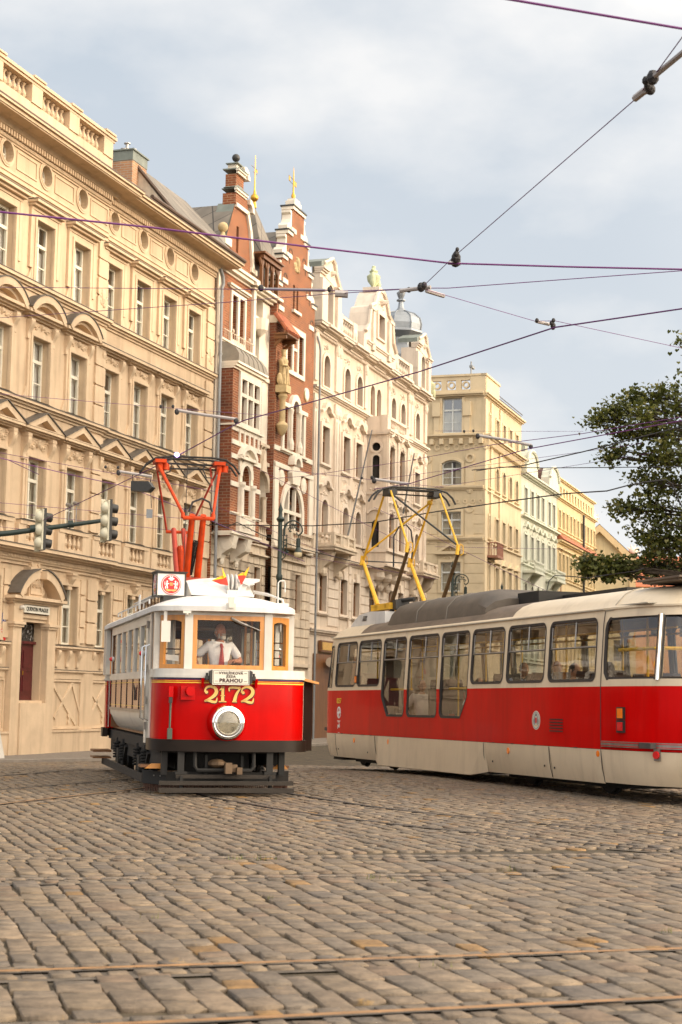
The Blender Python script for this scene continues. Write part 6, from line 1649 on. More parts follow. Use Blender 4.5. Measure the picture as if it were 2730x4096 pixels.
        glyph2(m, .285+dx, 1.405+dz, s, y(.285))
    yy = lambda x: .022*abs(x)/.28-.012
    m = MB(); number(m, .010, -.012, lambda x: yy(x)+.002); m.k = 1; number(m, 0, 0, lambda x: yy(x)-.006); pt('fleet_number', m, [BLACK, GOLDL])
    # ---- destination board
    m = MB(); m.box(-.27, .30, -.10, -.07, 1.665, 1.895); m.k = 1; m.ring([(-.255, 1.68), (.285, 1.68), (.285, 1.88), (-.255, 1.88)], [(-.25, 1.685), (.28, 1.685), (.28, 1.875), (-.25, 1.875)], -.102, -.098)
    for sx in (-1, 1): 
        for dz in (.05, .17): m.tube([(.015+sx*.2, -.103, 1.67+dz), (.015+sx*.245, -.103, 1.67+dz)], .003, 4)
    db = pt('destination_board', m, [SIGNW, INK])
    m = MB()
    for sx in (-1, 1): m.prism([(.015+sx*.285, 1.67), (.015+sx*.325, 1.70), (.015+sx*.33, 1.87), (.015+sx*.285, 1.89)], 'y', -.11, -.03); m.tube([(.015+sx*.33, -.05, 1.78), (.015+sx*.36, -.05, 1.78), (.015+sx*.36, -.05, 1.84)], .02, 6); m.box(.015+sx*.36-.025, .015+sx*.36+.025, -.08, -.02, 1.74, 1.80)
    pt('board_clamp', m, IRON, db)
    for (t, z, s) in (('VYHLÍDKOVÁ', 1.84, .052), ('JÍZDA', 1.79, .048), ('PRAHOU', 1.728, .078)):
        text_mesh('board_lettering', t, s, INK, db, (.015, -.104, z), (pi/2, 0, 0), .002, .0016 if s < .07 else .003, 1.05, spacing=1.12)
    # ---- small things on the apron
    m = MB(); m.tube([(-.86, .115, 1.42), (-.865, .11, .95)], .016, 7); m.box(-.90, -.83, .07, .13, .84, 1.0); m.k = 1; m.box(-.89, -.84, .07, .12, 1.38, 1.47); pt('point_lever', m, [mat('green_iron', (.05, .07, .05), .5, .2, 6), IRON])
    m = MB(); m.box(-.90, -.83, .06, .15, 1.47, 1.63); m.box(-.72, -.50, .05, .12, 1.43, 1.64); m.lathe([(.07, .0), (.07, .05), (.05, .07), (0, .075)], 12, (-.58, -.02, 1.56), 'y'); pt('coupling_socket', m, REDP)
    for x in (-.40, .42): 
        m = MB(); m.prism([(.04, 1.76), (-.05, 1.76), (.0, 1.62), (.04, 1.62)], 'x', x-.02, x+.02); pt('apron_bracket', m, REDP)
    # wiper
    m = MB(); m.tube([(.02, .06, 2.68), (.2, .08, 2.60), (.28, .08, 2.57)], .022, 6); m.tube([(.24, .07, 2.59), (.48, .07, 2.50)], .009, 5); pt('wiper', m, STEEL)
    # mirror plate on the corner post, lamp under the roof
    m = MB(); m.box(-1.02, -.88, .22, .235, 2.30, 2.62); m.box(-.985, -.935, .23, .25, 2.6, 2.78); pt('white_plate', m, WHITEP)
    m = MB(); m.box(-.72, -.60, .02, .09, 2.735, 2.77); m.ell((-.66, .05, 2.73), (.03, .03, .03), 7, 5); pt('roof_lamp', m, WHITEP)
    # ---- right platform flap with timber capping
    m = MB(); m.prism([(1.06, 1.0), (1.10, .95), (1.26, .47), (1.22, .47)], 'z', .83, 1.70); m.k = 1; m.prism([(1.262, .40), (1.44, .62), (1.44, .66), (1.262, .45)], 'z', .67, 1.74); m.k = 2; m.prism([(1.262, .39), (1.29, .42), (1.29, .46), (1.262, .44)], 'z', .67, .84)
    fl = pt('platform_flap', m, [REDP, BUMP, STEEL])
    m = MB(); m.prism([(1.02, 1.80), (1.48, 1.70), (1.48, 1.735), (1.02, 1.845)], 'y', .34, .70); m.k = 1; m.box(1.0, 1.1, .3, .7, 1.78, 1.81); pt('timber_capping', m, [WOOD, YELL], fl)
    # ---- sides
    for sx in (-1, 1):
        F = Matrix.Scale(-1, 4, (1, 0, 0)) if sx > 0 else Matrix.Identity(4)
        X = -1.04
        # door opening: two full height hinged posts
        m = MB(F)
        m.box(X-.04, X+.03, .93, 1.05, .70, 2.74); m.box(X-.03, X+.04, 1.50, 1.72, .74, 2.74); m.box(X-.03, X+.03, .95, 1.72, 2.66, 2.76)
        m.box(X+.3, X+.34, .98, 1.6, .95, 2.7)
        d = pt('door', m, WHITEP, label='ivory folding platform door with hinges')
        m = MB(F)
        for z in (.95, 1.35, 1.85, 2.55): m.box(X-.055, X-.025, 1.47, 1.53, z, z+.12)
        pt('hinge', m, STEEL, d)
        m = MB(F)
        for y in (1.08, 1.62): m.tube([(X-.04, y, 1.1), (X-.10, y, 1.13), (X-.10, y, 2.25), (X-.04, y, 2.28)], .016, 6)
        pt('grab_pole', m, CHROME, d, 60)
        y0, y1, n = 1.72, YE-1.72, 6; p = (y1-y0)/n
        # lower panels
        m = MB(F); m.box(X-.01, X+.03, y0, y1, 1.25, 1.76); m.k = 1
        for k in range(n+1): m.box(X-.02, X-.008, y0+p*k-.018, y0+p*k+.018, 1.25, 1.76)
        m.k = 2; m.box(X-.013, X-.009, y0, y1, 1.70, 1.708); m.box(X-.013, X-.009, y0, y1, 1.30, 1.306)
        pt('side_panel', m, [MAROON, BLACKP, YELL])
        m = MB(F); pr = [(X-.015, 1.21), (X-.005, 1.12), (X+.05, 1.0), (X+.12, .90), (X+.16, .87), (X+.19, .87), (X+.03, 1.21)]
        m.prism(pr, 'y', y0, y1); m.k = 1; m.box(X-.035, X+.02, y0, y1, 1.205, 1.252); sk = pt('lower_skirt', m, [WHITEP, STEEL], smooth=30)
        m = MB(F); m.box(X-.03, X+.05, y0, y1, 1.76, 1.84); m.box(X-.02, X+.05, y0, y1, 2.66, 2.80)
        for k in range(n+1): m.box(X-.02, X+.05, y0+p*k-.045, y0+p*k+.045, 1.84, 2.66)
        pt('window_posts', m, WHITEP)
        for k in range(n):
            a, b_ = y0+p*k+.045, y0+p*(k+1)-.045
            m = MB(F); m.T = F @ Matrix.Translation((X, 0, 0)) @ Matrix.Rotation(pi/2, 4, 'Z')
            m.ring([(a, 1.84), (b_, 1.84), (b_, 2.66), (a, 2.66)], [(a+.04, 1.88), (b_-.04, 1.88), (b_-.04, 2.62), (a+.04, 2.62)], -.01, .02); w = pt('side_window', m, WHITEP)
            m = MB(F); m.add([(X+.01, a+.04, 1.88), (X+.01, b_-.04, 1.88), (X+.01, b_-.04, 2.62), (X+.01, a+.04, 2.62)], [(0, 1, 2, 3)]); pt('pane', m, GLT, w)
        m = MB(F); m.box(X-.01, X+.04, .6, .95, 1.25, 1.80) if sx < 0 else m.box(X-.01, X+.04, .9, .95, 1.25, 1.80); m.box(X-.01, X+.04, YE-.95, YE-.6, .85, 1.80); pt('corner_panel', m, WHITEP)
        for y in (1.9, 6.9):                             # round side lamps
            m = MB(F); m.lathe([(.0, X-.12), (.025, X-.115), (.042, X-.09), (.045, X-.065)], 10, (0, y, 2.16), 'x'); m.k = 1; m.lathe([(.05, X-.065), (.045, X-.03), (.02, X-.02)], 10, (0, y, 2.16), 'x'); pt('side_lamp', m, [LAMPR, WHITEL], smooth=50)
        m = MB(F); relief(m, -.03, .03, -.12, .12, .01, 4, 6); m.T = F
        m = MB(F @ Matrix.Translation((X-.015, 3.2, 1.5)) @ Matrix.Rotation(pi/2, 4, 'Z')); m.prism([(-.04, -.1), (.04, -.1), (.04, .06), (0, .12), (-.04, .06)], 'y', .0, .02); m.ell((0, .02, .12), (.05, .01, .05), 8, 4); pt('side_emblem', m, IRON)
    # ---- inside
    m = MB(); m.box(-.88, .88, .55, YE-.55, .83, .87); m.box(-.72, .72, .2, .6, .82, .87); pt('floor', m, WOODD)
    for (y, s) in ((1.85, 1), (YE-1.85, -1)):
        m = MB()
        wallpanel(m, [(-1.05, .87), (1.05, .87), (1.05, 2.78), (-1.05, 2.78)], [[(-.95, 1.9), (-.42, 1.9), (-.42, 2.6), (-.95, 2.6)], [(-.3, .9), (.36, .9), (.36, 2.6), (-.3, 2.6)], [(.5, 1.9), (.95, 1.9), (.95, 2.6), (.5, 2.6)]], y, .05)
        pt('bulkhead', m, WOODD)
    m = MB()
    for x in (.42, .52, .72): m.box(x, x+.035, 1.1, 1.14, .87, 2.76)
    m.box(-.50, -.46, 1.2, 1.25, .87, 2.76); m.k = 1
    for z in (1.98, 2.10, 2.22, 2.34): m.tube([(.55, .78, z), (1.0, .78, z)], .009, 5)
    m.tube([(.57, .78, 1.95), (.57, .78, 2.38)], .014, 5)
    m.tube([(-1.0, .8, 2.21), (-.62, .8, 2.21)], .01, 5)
    pt('platform_rails', m, [WOOD, CHROME])
    m = MB(); m.prism([(-.98, 2.05), (-.68, 2.02), (-.68, 2.11), (-.98, 2.13)], 'y', .70, .71); pt('paper_note', m, WHITEL)
    m = MB(); m.lathe([(.14, .87), (.15, .9), (.14, 1.80), (.15, 1.84), (.0, 1.86)], 14, (.16, .52, 0)); m.tube([(.16, .52, 1.85), (.16, .52, 1.92), (.06, .42, 1.93)], .02, 6); m.tube([(.06, .42, 1.93), (.06, .42, 2.02)], .016, 6); pt('controller', m, GOLD, smooth=40)
    for sx in (-1, 1):
        m = MB(); m.box(sx*.80-.22, sx*.80+.22, 2.0, YE-2.0, 1.22, 1.30); m.box(min(sx*1.0, sx*1.04), max(sx*1.0, sx*1.04), 2.0, YE-2.0, 1.3, 1.75); pt('bench', m, WOODD)
    m = MB(); m.box(-1.0, 1.0, .6, YE-.6, 2.755, 2.765); pt('ceiling', m, WOODD)
    # ---- underframe
    m = MB()
    m.box(-.95, .95, .5, YE-.5, .62, .80); 
    for sx in (-1, 1): m.box(sx*.86-.05, sx*.86+.05, .6, YE-.6, .40, .62); m.box(sx*.55-.04, sx*.55+.04, 1.4, YE-1.4, .34, .60)
    m.box(-.7, .7, 3.4, 5.8, .22, .62); m.box(-.5, .5, .9, 1.2, .3, .6)
    pt('underframe', m, BLACKP)
    for y in (2.9, YE-2.9):
        for sx in (-1, 1):
            m = MB(); m.lathe([(.30, sx*.78-.06), (.34, sx*.78-.05), (.34, sx*.78+.03), (.37, sx*.78+.04), (.37, sx*.78+.06), (.05, sx*.78+.06)], 22, (0, y, .36), 'x'); pt('wheel', m, UNDER, smooth=30)
            for dy in (-.55, .55):
                m = MB()
                h = [(sx*.96+.065*cos(t), y+dy+.065*sin(t), .30+.05*t/(2*pi)) for t in np.linspace(0, 2*pi*6, 60)]; m.tube(h, .018, 5); m.tube([(sx*.96, y+dy, .22), (sx*.96, y+dy, .68)], .025, 6); pt('spring', m, UNDER)
            m = MB(); m.box(sx*.94-.07, sx*.94+.07, y-.16, y+.16, .24, .50); m.prism([(y-.9, .55), (y-.45, .20), (y+.45, .20), (y+.9, .55), (y+.8, .58), (y+.4, .27), (y-.4, .27), (y-.8, .58)], 'x', sx*.93-.03, sx*.93+.03); pt('axle_box', m, UNDER)
    m = MB(); m.box(-1.14, -1.09, 1.2, YE-1.2, .14, .26); m.box(1.09, 1.14, 1.2, YE-1.2, .14, .26)
    m.prism([(-1.14, 1.2), (-1.09, 1.2), (-.78, .62), (-.82, .58)], 'z', .14, .30); pt('lifeguard_plank', m, WOODP)
    m = MB(); m.prism([(-1.15, .95), (-1.10, .95), (-.80, .42), (-.86, .40)], 'z', .14, .34); m.prism([(1.15, .95), (1.10, .95), (.80, .42), (.86, .40)], 'z', .14, .34); m.box(-.86, .86, .38, .42, .15, .34)
    m.k = 1
    for k in range(26):
        for sx in (-1, 1):
            t = k/25; x, y = sx*(1.13-.32*t), .93-.52*t; m.tube([(x, y, .15), (x+random.uniform(-.02, .02), y-.03, .03)], .008, 3)
    for k in range(60): x = -.8+1.6*k/59; m.tube([(x, .40, .16), (x+random.uniform(-.02, .02), .38, .04)], .007, 3)
    m.k = 2
    for (x, y) in ((-1.0, .70), (-.92, .56), (-.6, .375), (-.2, .375), (.2, .375), (.6, .375)): m.ell((x-.01, y-.02, .27), (.014, .014, .014), 6, 4)
    pt('track_brush', m, [BLACKP, mat('brush_bristles', (.07, .03, .018), .9, .2, 20), STEEL])
    for (z0, z1, y0, xx) in ((.165, .225, -.06, 1.02), (.055, .125, -.10, 1.02), (.26, .315, .04, .76)):
        m = MB(); m.box(-xx, xx, y0, y0+.06, z0, z1); pt('fender_plank', m, WOODP)
    m = MB()
    for x in (-.68, .68): m.box(x-.05, x+.05, .10, .16, .26, .66); m.box(x-.09, x+.09, .06, .18, .32, .36); m.box(x-.02, x+.02, .0, .1, .08, .30)
    m.tube([(-.47, .12, .66), (-.47, .10, .44), (-.43, .10, .38), (.39, .10, .38), (.43, .10, .44), (.43, .12, .66)], .032, 8); m.box(-.95, -.86, .3, .4, .3, .66); m.box(.86, .95, .3, .4, .3, .66); m.box(-.3, -.26, .2, .3, .3, .6); m.box(.25, .29, .2, .3, .3, .6)
    pt('fender_hangers', m, UNDER, smooth=40)
    m = MB(); m.box(.0, .16, -.02, .5, .36, .47); m.box(-.04, .06, -.14, .0, .34, .50); m.box(.14, .22, -.12, .0, .33, .43); m.ell((-.12, .2, .48), (.14, .14, .07), 8, 5); pt('coupler', m, mat('rusty_iron', (.12, .075, .04), .7, .3, 8))
    for (x0, x1, y) in ((-1.24, -.86, .62), (.72, 1.06, .62)):
        m = MB(); m.box(x0, x1, y-.12, y+.2, .40, .44); m.k = 1; m.prism([(x0+.06, .385), (x1-.02, .385), (x1-.08, .46), (x0+.16, .46)], 'y', y-.15, y-.12); m.k = 2; m.prism([(y-.1, .44), (y+.3, .44), (y+.15, .82), (y+.05, .82)], 'x', (x0+x1)/2-.03+(.2 if x0 < 0 else -.1), (x0+x1)/2+.12+(.1 if x0 < 0 else -.1))
        pt('platform_step', m, [WOODD, WOOD, BLACKP])
    m = MB(); m.box(-1.35, -1.0, YE-1.7, YE-1.0, .38, .42); m.box(-1.35, -1.0, YE-1.7, YE-1.0, .26, .29); pt('platform_step', m, WOODD)
    # ---- pantograph
    pg = thing_part('pantograph', T)
    def pp(nm, m, mt, s=40): return m.build(nm, mt, pg, smooth=s)
    m = MB()
    m.tube([(-.21, 3.45, 3.50), (-.24, 2.7, 4.53)], [.062, .052], 10); m.tube([(-.02, 3.45, 3.48), (-.05, 2.7, 4.53)], [.062, .052], 10); pp('lower_arm', m, ORANGE)
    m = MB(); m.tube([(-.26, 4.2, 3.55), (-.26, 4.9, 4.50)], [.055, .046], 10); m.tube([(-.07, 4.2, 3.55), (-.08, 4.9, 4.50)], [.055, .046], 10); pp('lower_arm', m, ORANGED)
    m = MB(); m.tube([(-.40, 2.7, 4.48), (.13, 2.7, 4.48)], .035, 8); m.tube([(-.40, 4.9, 4.45), (.04, 4.9, 4.45)], .03, 8); m.tube([(-.40, 2.7, 4.48), (-.40, 2.72, 4.56)], .035, 8); m.tube([(.12, 2.7, 4.48), (.12, 2.72, 4.56)], .035, 8); pp('knee_bar', m, ORANGE)
    m = MB(); m.tube([(-.39, 2.7, 4.52), (-.74, 3.6, 5.50)], [.026, .03], 8); m.tube([(.11, 2.7, 4.52), (.36, 3.6, 5.50)], [.026, .026], 8); pp('upper_arm', m, ORANGE)
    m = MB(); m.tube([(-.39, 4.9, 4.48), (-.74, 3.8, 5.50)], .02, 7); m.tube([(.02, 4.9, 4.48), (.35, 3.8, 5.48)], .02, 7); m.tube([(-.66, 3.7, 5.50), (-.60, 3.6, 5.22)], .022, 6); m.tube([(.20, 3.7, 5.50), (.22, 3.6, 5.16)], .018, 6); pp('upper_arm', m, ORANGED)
    m = MB()
    for y in (3.55, 3.85): m.tube([(-1.03, y, 5.36), (-.93, y, 5.50), (-.78, y, 5.60), (-.5, y, 5.64), (.2, y, 5.645), (.45, y, 5.62), (.60, y, 5.52), (.70, y, 5.38)], .02, 6)
    m.box(-.8, .5, 3.68, 3.72, 5.52, 5.55); m.tube([(-.7, 3.7, 5.44), (.4, 3.7, 5.46)], .016, 6); pp('contact_shoe', m, UNDER)
    m = MB()
    for x in (-.70, .34): m.box(x-.1, x+.1, 3.5, 3.9, 5.52, 5.58); m.lathe([(.07, -.06), (.07, .06)], 10, (x+.1, 3.65, 5.47)); m.box(x-.04, x+.04, 3.55, 3.85, 5.40, 5.52)
    pp('shoe_mount', m, ORANGE)
    m = MB(); m.tube([(-.30, 2.7, 4.58), (-.24, 2.7, 4.75), (-.08, 2.7, 4.82), (.05, 2.7, 4.76), (.10, 2.7, 4.60)], .02, 6); m.tube([(-.62, 3.6, 5.55), (-.5, 3.6, 5.5), (-.52, 3.6, 5.38), (-.62, 3.6, 5.34)], .012, 5); m.tube([(.12, 3.6, 5.55), (.05, 3.6, 5.45), (.12, 3.6, 5.3), (.22, 3.6, 5.3)], .012, 5); m.tube([(-.22, 3.6, 5.5), (-.24, 3.6, 3.5)], .006, 4); pp('cable_loop', m, WIREB)
    for (a, b_, mt) in (((-.15, 3.5, 3.58), (-.12, 3.0, 4.12), UNDER), ((-.17, 4.2, 3.6), (-.17, 4.6, 4.15), ORANGE)):
        m = MB(); A, B_ = Vector(a), Vector(b_); d = B_-A; u = d.cross(Vector((1, 0, 0))).normalized(); w = Vector((1, 0, 0))
        m.tube([A+d*(t/(2*pi*22))+(u*sin(t)+w*cos(t))*.045 for t in np.linspace(0, 2*pi*22, 176)], .012, 4); m.tube([A, B_], .018, 5); pp('spring', m, mt)
    m = MB(); m.box(-.55, .4, 3.2, 4.5, 3.37, 3.42); m.box(-.5, .35, 3.35, 3.5, 3.42, 3.52); m.box(-.5, .35, 4.1, 4.25, 3.42, 3.52)
    for x in (-.45, .35): 
        for y in (3.3, 4.4): m.lathe([(.05, 3.3), (.05, 3.42), (.08, 3.44), (.03, 3.46)], 8, (x, y, 0))
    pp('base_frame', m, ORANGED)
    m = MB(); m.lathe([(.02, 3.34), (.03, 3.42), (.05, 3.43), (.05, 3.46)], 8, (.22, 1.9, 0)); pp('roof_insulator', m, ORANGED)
    m = MB(); m.ell((-.42, 3.55, 5.67), (.045, .045, .045), 12, 8); m.build('contact_spark', emit('electric_arc', (.40, .26, 1.0), 7), pg)
    # ---- driver
    person('bearded driver in white short sleeved shirt and red tie at the tram controls', T.matrix_basis @ Vector((-.03, .80, .87)), radians(13.4+4), False, SKIN, SHIRTW, HAIRG, True, HAIRG, True, (.15, -.32, 1.17), (-.30, -.02, .98), radians(14), radians(-6), .05)
    return T
def thing_part(name, parent, loc=(0, 0, 0)):
    o = bpy.data.objects.new(name, None); COL.objects.link(o); o.parent = parent; o.location = loc; o.empty_display_size = .2
    return o
VT = vintage()
# ------------------------------------------------------------------ modern rounded tram
def modern():
    T = thing('city_tram', 'rounded red and cream city tram seen from its rear corner, yellow pantograph on the roof', 'tram', (4.424, 28.776, .02), radians(19.05), rx=-.0065)
    def pt(name, m, mats, parent=None, smooth=None, label=None): return m.build(name, mats, parent or T, smooth=smooth, label=label)
    # plan outline: starts at rear seam on the near side (x=-1.25), runs forward, round the nose, back on the far side, round the rear
    YR, YF, LR, LF = -2.75, 10.35, 2.15, 1.15
    pl = [(-1.25, y) for y in np.arange(YR, YF+.001, .1)]
    for k in range(1, 18):
        t = k/18*pi; c, s_ = cos(t), sin(t); x = -1.25*(abs(c)**.62)*(1 if c >= 0 else -1); pl.append((x, YF+LF*abs(s_)**.85))
    pl += [(1.25, y) for y in np.arange(YF, YR-.001, -.1)]
    for k in range(1, 26):
        t = k/26*pi; c, s_ = cos(t), sin(t); x = 1.25*(abs(c)**.60)*(1 if c >= 0 else -1); pl.append((x, YR-LR*abs(s_)**.9))
    PL = [Vector(p) for p in pl]; n = len(PL)
    cum = [0]
    for i in range(n): cum.append(cum[-1]+(PL[(i+1) % n]-PL[i]).length)
    LEN = cum[-1]; arr = np.array(cum)
    Nn = []
    for i in range(n):
        t = PL[(i+1) % n]-PL[i-1]; t.normalize(); Nn.append(Vector((-t.y, t.x)))      # outward for this direction of travel
    def base_inset(z):
        pts = [(.15, .10), (.3, .05), (.5, .015), (.7, 0), (1.75, 0), (2.0, .015), (2.8, .07), (2.92, .10)]
        for (a, b_), (c, d) in zip(pts, pts[1:]):
            if z <= c: return b_+(d-b_)*max(0, (z-a))/(c-a)
        return pts[-1][1]
    def rake(z): return 0 if z < 1.7 else .30*((z-1.7)/1.2)
    def S(s, z, ins=0.0):
        s = s % LEN; i = int(np.searchsorted(arr, s, 'right'))-1; i = min(i, n-1); f = (s-arr[i])/(arr[i+1]-arr[i])
        p = PL[i].lerp(PL[(i+1) % n], f); nn = Nn[i].lerp(Nn[(i+1) % n], f); nn.normalize()
        e = abs(nn.y)**1.5; low = .25*max(0, (.5-z)/.35)*e
        d = base_inset(z)+e*rake(z)*(1.0 if nn.y < 0 else .8)+low+ins
        q = p-nn*d; return (q.x, q.y, z)
    sy = lambda y: y-YR                                  # near side: arclength of a y position
    sNose = sy(YF); 
    def panel(m, outer, holes=(), ins=0.0, ds=.14, dz=.3, thick=0):
        xs = [p[0] for p in outer]; zs = [p[1] for p in outer]; ext = []
        for a in np.arange(min(xs)+ds/2, max(xs), ds):
            for z in list(np.arange(min(zs)+dz/2, max(zs), dz)): ext.append((a, z))
        ext = [p for p in ext if inpoly(p[0], p[1], outer) and not any(inpoly(p[0], p[1], h) for h in holes)]
        def dens(l):
            o = []
            for i in range(len(l)):
                a, b_ = l[i], l[(i+1) % len(l)]; k = max(1, int(abs(b_[0]-a[0])/ds))
                for j in range(k): o.append((a[0]+(b_[0]-a[0])*j/k, a[1]+(b_[1]-a[1])*j/k))
            return o
        V, F = cdt(dens(outer), [dens(h) for h in holes], ext)
        m.add([S(p[0], p[1], ins) for p in V], F)
        for h in holes:                                  # little return into the opening
            h = dens(h); k = len(h); m.add([S(p[0], p[1], ins) for p in h]+[S(p[0], p[1], ins+.05) for p in h], [(i, (i+1) % k, k+(i+1) % k, k+i) for i in range(k)])
    def rrect(y0, y1, z0, z1, r=.13, n_=4, skew=0):
        a, b_ = sorted((sy(y0), sy(y1))); o = []
        for (cx, cz, t0) in ((b_-r, z0+r, -pi/2), (b_-r, z1-r, 0), (a+r, z1-r, pi/2), (a+r, z0+r, pi)):
            for k in range(n_+1): t = t0+pi/2*k/n_; o.append((cx+r*cos(t), cz+r*sin(t)))
        return o
    def lowwin(y0, y1, z0, z1, cutlow=None):
        a, b_ = sy(y0), sy(y1); r = .12
        o = []
        if cutlow == 'front': o += [(a+r, z0), (b_-.33, z0), (b_-.02, z0+.38), (b_, z0+.45)]
        elif cutlow == 'rear': o += [(a, z0+.45), (a+.02, z0+.38), (a+.33, z0), (b_-r, z0)]
        else: o += [(a+r, z0), (b_-r, z0)]
        def corner(cx, cz, t0): return [(cx+r*cos(t0+pi/2*k/4), cz+r*sin(t0+pi/2*k/4)) for k in range(5)]
        if cutlow != 'front': o = o[:-1]+corner(b_-r, z0+r, -pi/2)
        o += corner(b_-r, z1-r, 0)+corner(a+r, z1-r, pi/2)
        if cutlow != 'rear': o = o+corner(a+r, z0+r, pi)[:-1]
        return o
    Z0, Z1 = 1.80, 2.80
    near = [('w1', rrect(8.77, 10.14, Z0, Z1)), ('w2', rrect(7.24, 8.64, Z0, Z1)), ('w6', rrect(.93, 2.36, Z0, Z1)), ('w7', rrect(-.72, .78, Z0, Z1)), ('w8', rrect(-2.56, -.88, Z0, Z1))]
    low = [lowwin(5.76, 7.08, 1.16, Z1, 'front'), lowwin(4.0, 5.6, 1.16, Z1), lowwin(2.50, 3.85, 1.16, Z1, 'rear')]
    mirror = lambda l: [(2*sNose+(arr[-1]*0)+cap-p[0], p[1]) for p in l][::-1]
    # far side arclength: mirrored about the nose centre
    iN = max(range(n), key=lambda i: PL[i].y); sC = arr[iN]; cap = 2*(sC-sNose)
    noseq = [(sy(10.33), Z0-.02), (sNose+.62, Z0-.02), (sNose+.60, Z1-.12), (sNose+.5, Z1-.06), (sy(10.33)+.1, Z1-.04), (sy(10.33)+.02, Z1-.1)]
    iR = min(range(n), key=lambda i: PL[i].y); sRc = arr[iR]
    s0 = LEN                                             # rear cap arclengths run from far-side seam to LEN (= near side seam)
    rq0, rq1 = LEN-.08, LEN-1.40
    rearq = [(rq1, Z0+.02), (rq0-.10, Z0+.02), (rq0-.02, Z0+.12), (rq0, Z0+.3), (rq0, Z1-.2), (rq0-.03, Z1-.1), (rq0-.12, Z1-.02), (rq1, Z1-.02)]
    rcen = [(sRc-(LEN-1.50-sRc), Z0+.02), (LEN-1.50, Z0+.02), (LEN-1.50, Z1-.02), (sRc-(LEN-1.50-sRc), Z1-.02)]
    mir2 = lambda l: [(2*sC-p[0], p[1]) for p in l][::-1]
    mirR = lambda l: [(2*sRc-p[0], p[1]) for p in l][::-1]
    wins = [w for _, w in near]+low
    fars = [mir2(w) for _, w in near]+[mir2(rrect(y0, y1, Z0, Z1)) for (y0, y1) in ((5.76, 7.08), (4.0, 5.6), (2.5, 3.85))]
    ZR, ZB, ZE = 1.71, .735, 2.915
    # clip helper: low windows cut both the red panel and the cream band -> split polygon by z
    def clip(l, z, up):
        o = []
        for i in range(len(l)):
            a, b_ = l[i], l[(i+1) % len(l)]; ina, inb = (a[1] >= z) == up, (b_[1] >= z) == up
            if ina: o.append(a)
            if ina != inb: t = (z-a[1])/(b_[1]-a[1]); o.append((a[0]+(b_[0]-a[0])*t, z))
        return o
    # cream window band: a strip whose lower edge is notched by the low windows
    def notched(s_a, s_b, za, zb, cuts, edge):
        o = []
        if edge == 'low':
            o = [(s_a, za)]
            for c in sorted(cuts, key=lambda c: min(p[0] for p in c)):
                cc = clip(c, za, True)
                x0 = min(p[0] for p in cc if abs(p[1]-za) < 1e-6); x1 = max(p[0] for p in cc if abs(p[1]-za) < 1e-6)
                up = sorted([p for p in cc if p[1] > za+1e-6], key=lambda p: p[0])
                k = cc.index(min([p for p in cc if abs(p[1]-za) < 1e-6], key=lambda p: p[0]))
                path = cc[k:]+cc[:k]
                if abs(path[1][1]-za) < 1e-6: path = [path[0]]+path[1:][::-1]
                o += path
            o += [(s_b, za), (s_b, zb), (s_a, zb)]
        else:
            o = [(s_a, za), (s_b, za), (s_b, zb)]
            for c in sorted(cuts, key=lambda c: -min(p[0] for p in c)):
                cc = clip(c, zb, False)
                k = cc.index(max([p for p in cc if abs(p[1]-zb) < 1e-6], key=lambda p: p[0]))
                path = cc[k:]+cc[:k]
                if abs(path[1][1]-zb) < 1e-6: path = [path[0]]+path[1:][::-1]
                o += path
            o += [(s_a, zb)]
        return o
    m = MB(); panel(m, notched(0, sNose, ZR, ZE, low, 'low'), [w for _, w in near])
    panel(m, [(sNose, ZR), (sNose+cap, ZR), (sNose+cap, ZE), (sNose, ZE)], [noseq if False else [(p[0] if p[0] > sNose else sNose+.02, p[1]) for p in noseq], [(sC-.45, Z0), (sC+.45, Z0), (sC+.45, Z1-.05), (sC-.45, Z1-.05)]], 0, .08)
    panel(m, [(sNose+cap, ZR), (2*sC, ZR), (2*sC, ZE), (sNose+cap, ZE)], fars)
    panel(m, [(2*sC, ZR), (LEN, ZR), (LEN, ZE), (2*sC, ZE)], [rearq, mirR(rearq), rcen], 0, .07)
    band = pt('window_band', m, CREAMP, smooth=35)
    m = MB(); panel(m, notched(0, sNose, ZB, ZR, low, 'high')); panel(m, [(sNose, ZB), (2*sC, ZB), (2*sC, ZR), (sNose, ZR)], (), 0, .1); panel(m, [(2*sC, ZB), (LEN, ZB), (LEN, ZR), (2*sC, ZR)], (), 0, .07)
    body = pt('side_panel', m, REDT, smooth=35)
    # skirts: three sections with a flared low middle one
    m = MB()
    def skirt(a, b_, z0, bulge): 
        o = [(a, z0), (b_, z0), (b_, ZB-.006), (a, ZB-.006)]
        panel(m, o, (), -.004, .1, .12)
    ssk = [(0, sy(-.94), .20), (sy(-.93), sy(1.72), .20), (sy(7.45), sNose, .20)]
    for a, b_, z in ssk: skirt(a, b_, z, 0)
    skirt(sNose, 2*sC, .22, 0); skirt(2*sC, LEN, .22, 0)
    pt('skirt', m, CREAMP, smooth=35)
    m = MB()
    ya, yb = 1.9, 7.25
    F_ = lambda y, z, o: (-1.25-o, y, z)
    m.add([F_(ya, ZB-.006, .004), F_(yb, ZB-.006, .004), F_(yb-.1, .12, .03), F_(ya+.35, .12, .03), (-1.18, yb-.1, .1), (-1.18, ya+.35, .1), F_(1.72, ZB-.006, .0), F_(1.62, .2, -.05), F_(7.45, ZB-.006, .0), F_(7.5, .2, -.05)], [(0, 1, 2, 3), (3, 2, 4, 5), (6, 0, 3, 7), (1, 8, 9, 2)])
    pt('low_floor_skirt', m, CREAMP)
    m = MB()
    for y in (-.935, 1.735, 7.44, 10.05): m.tube([S(sy(y)+.004, z, -.006) for z in (.22, .35, .5, .72)], .006, 4)
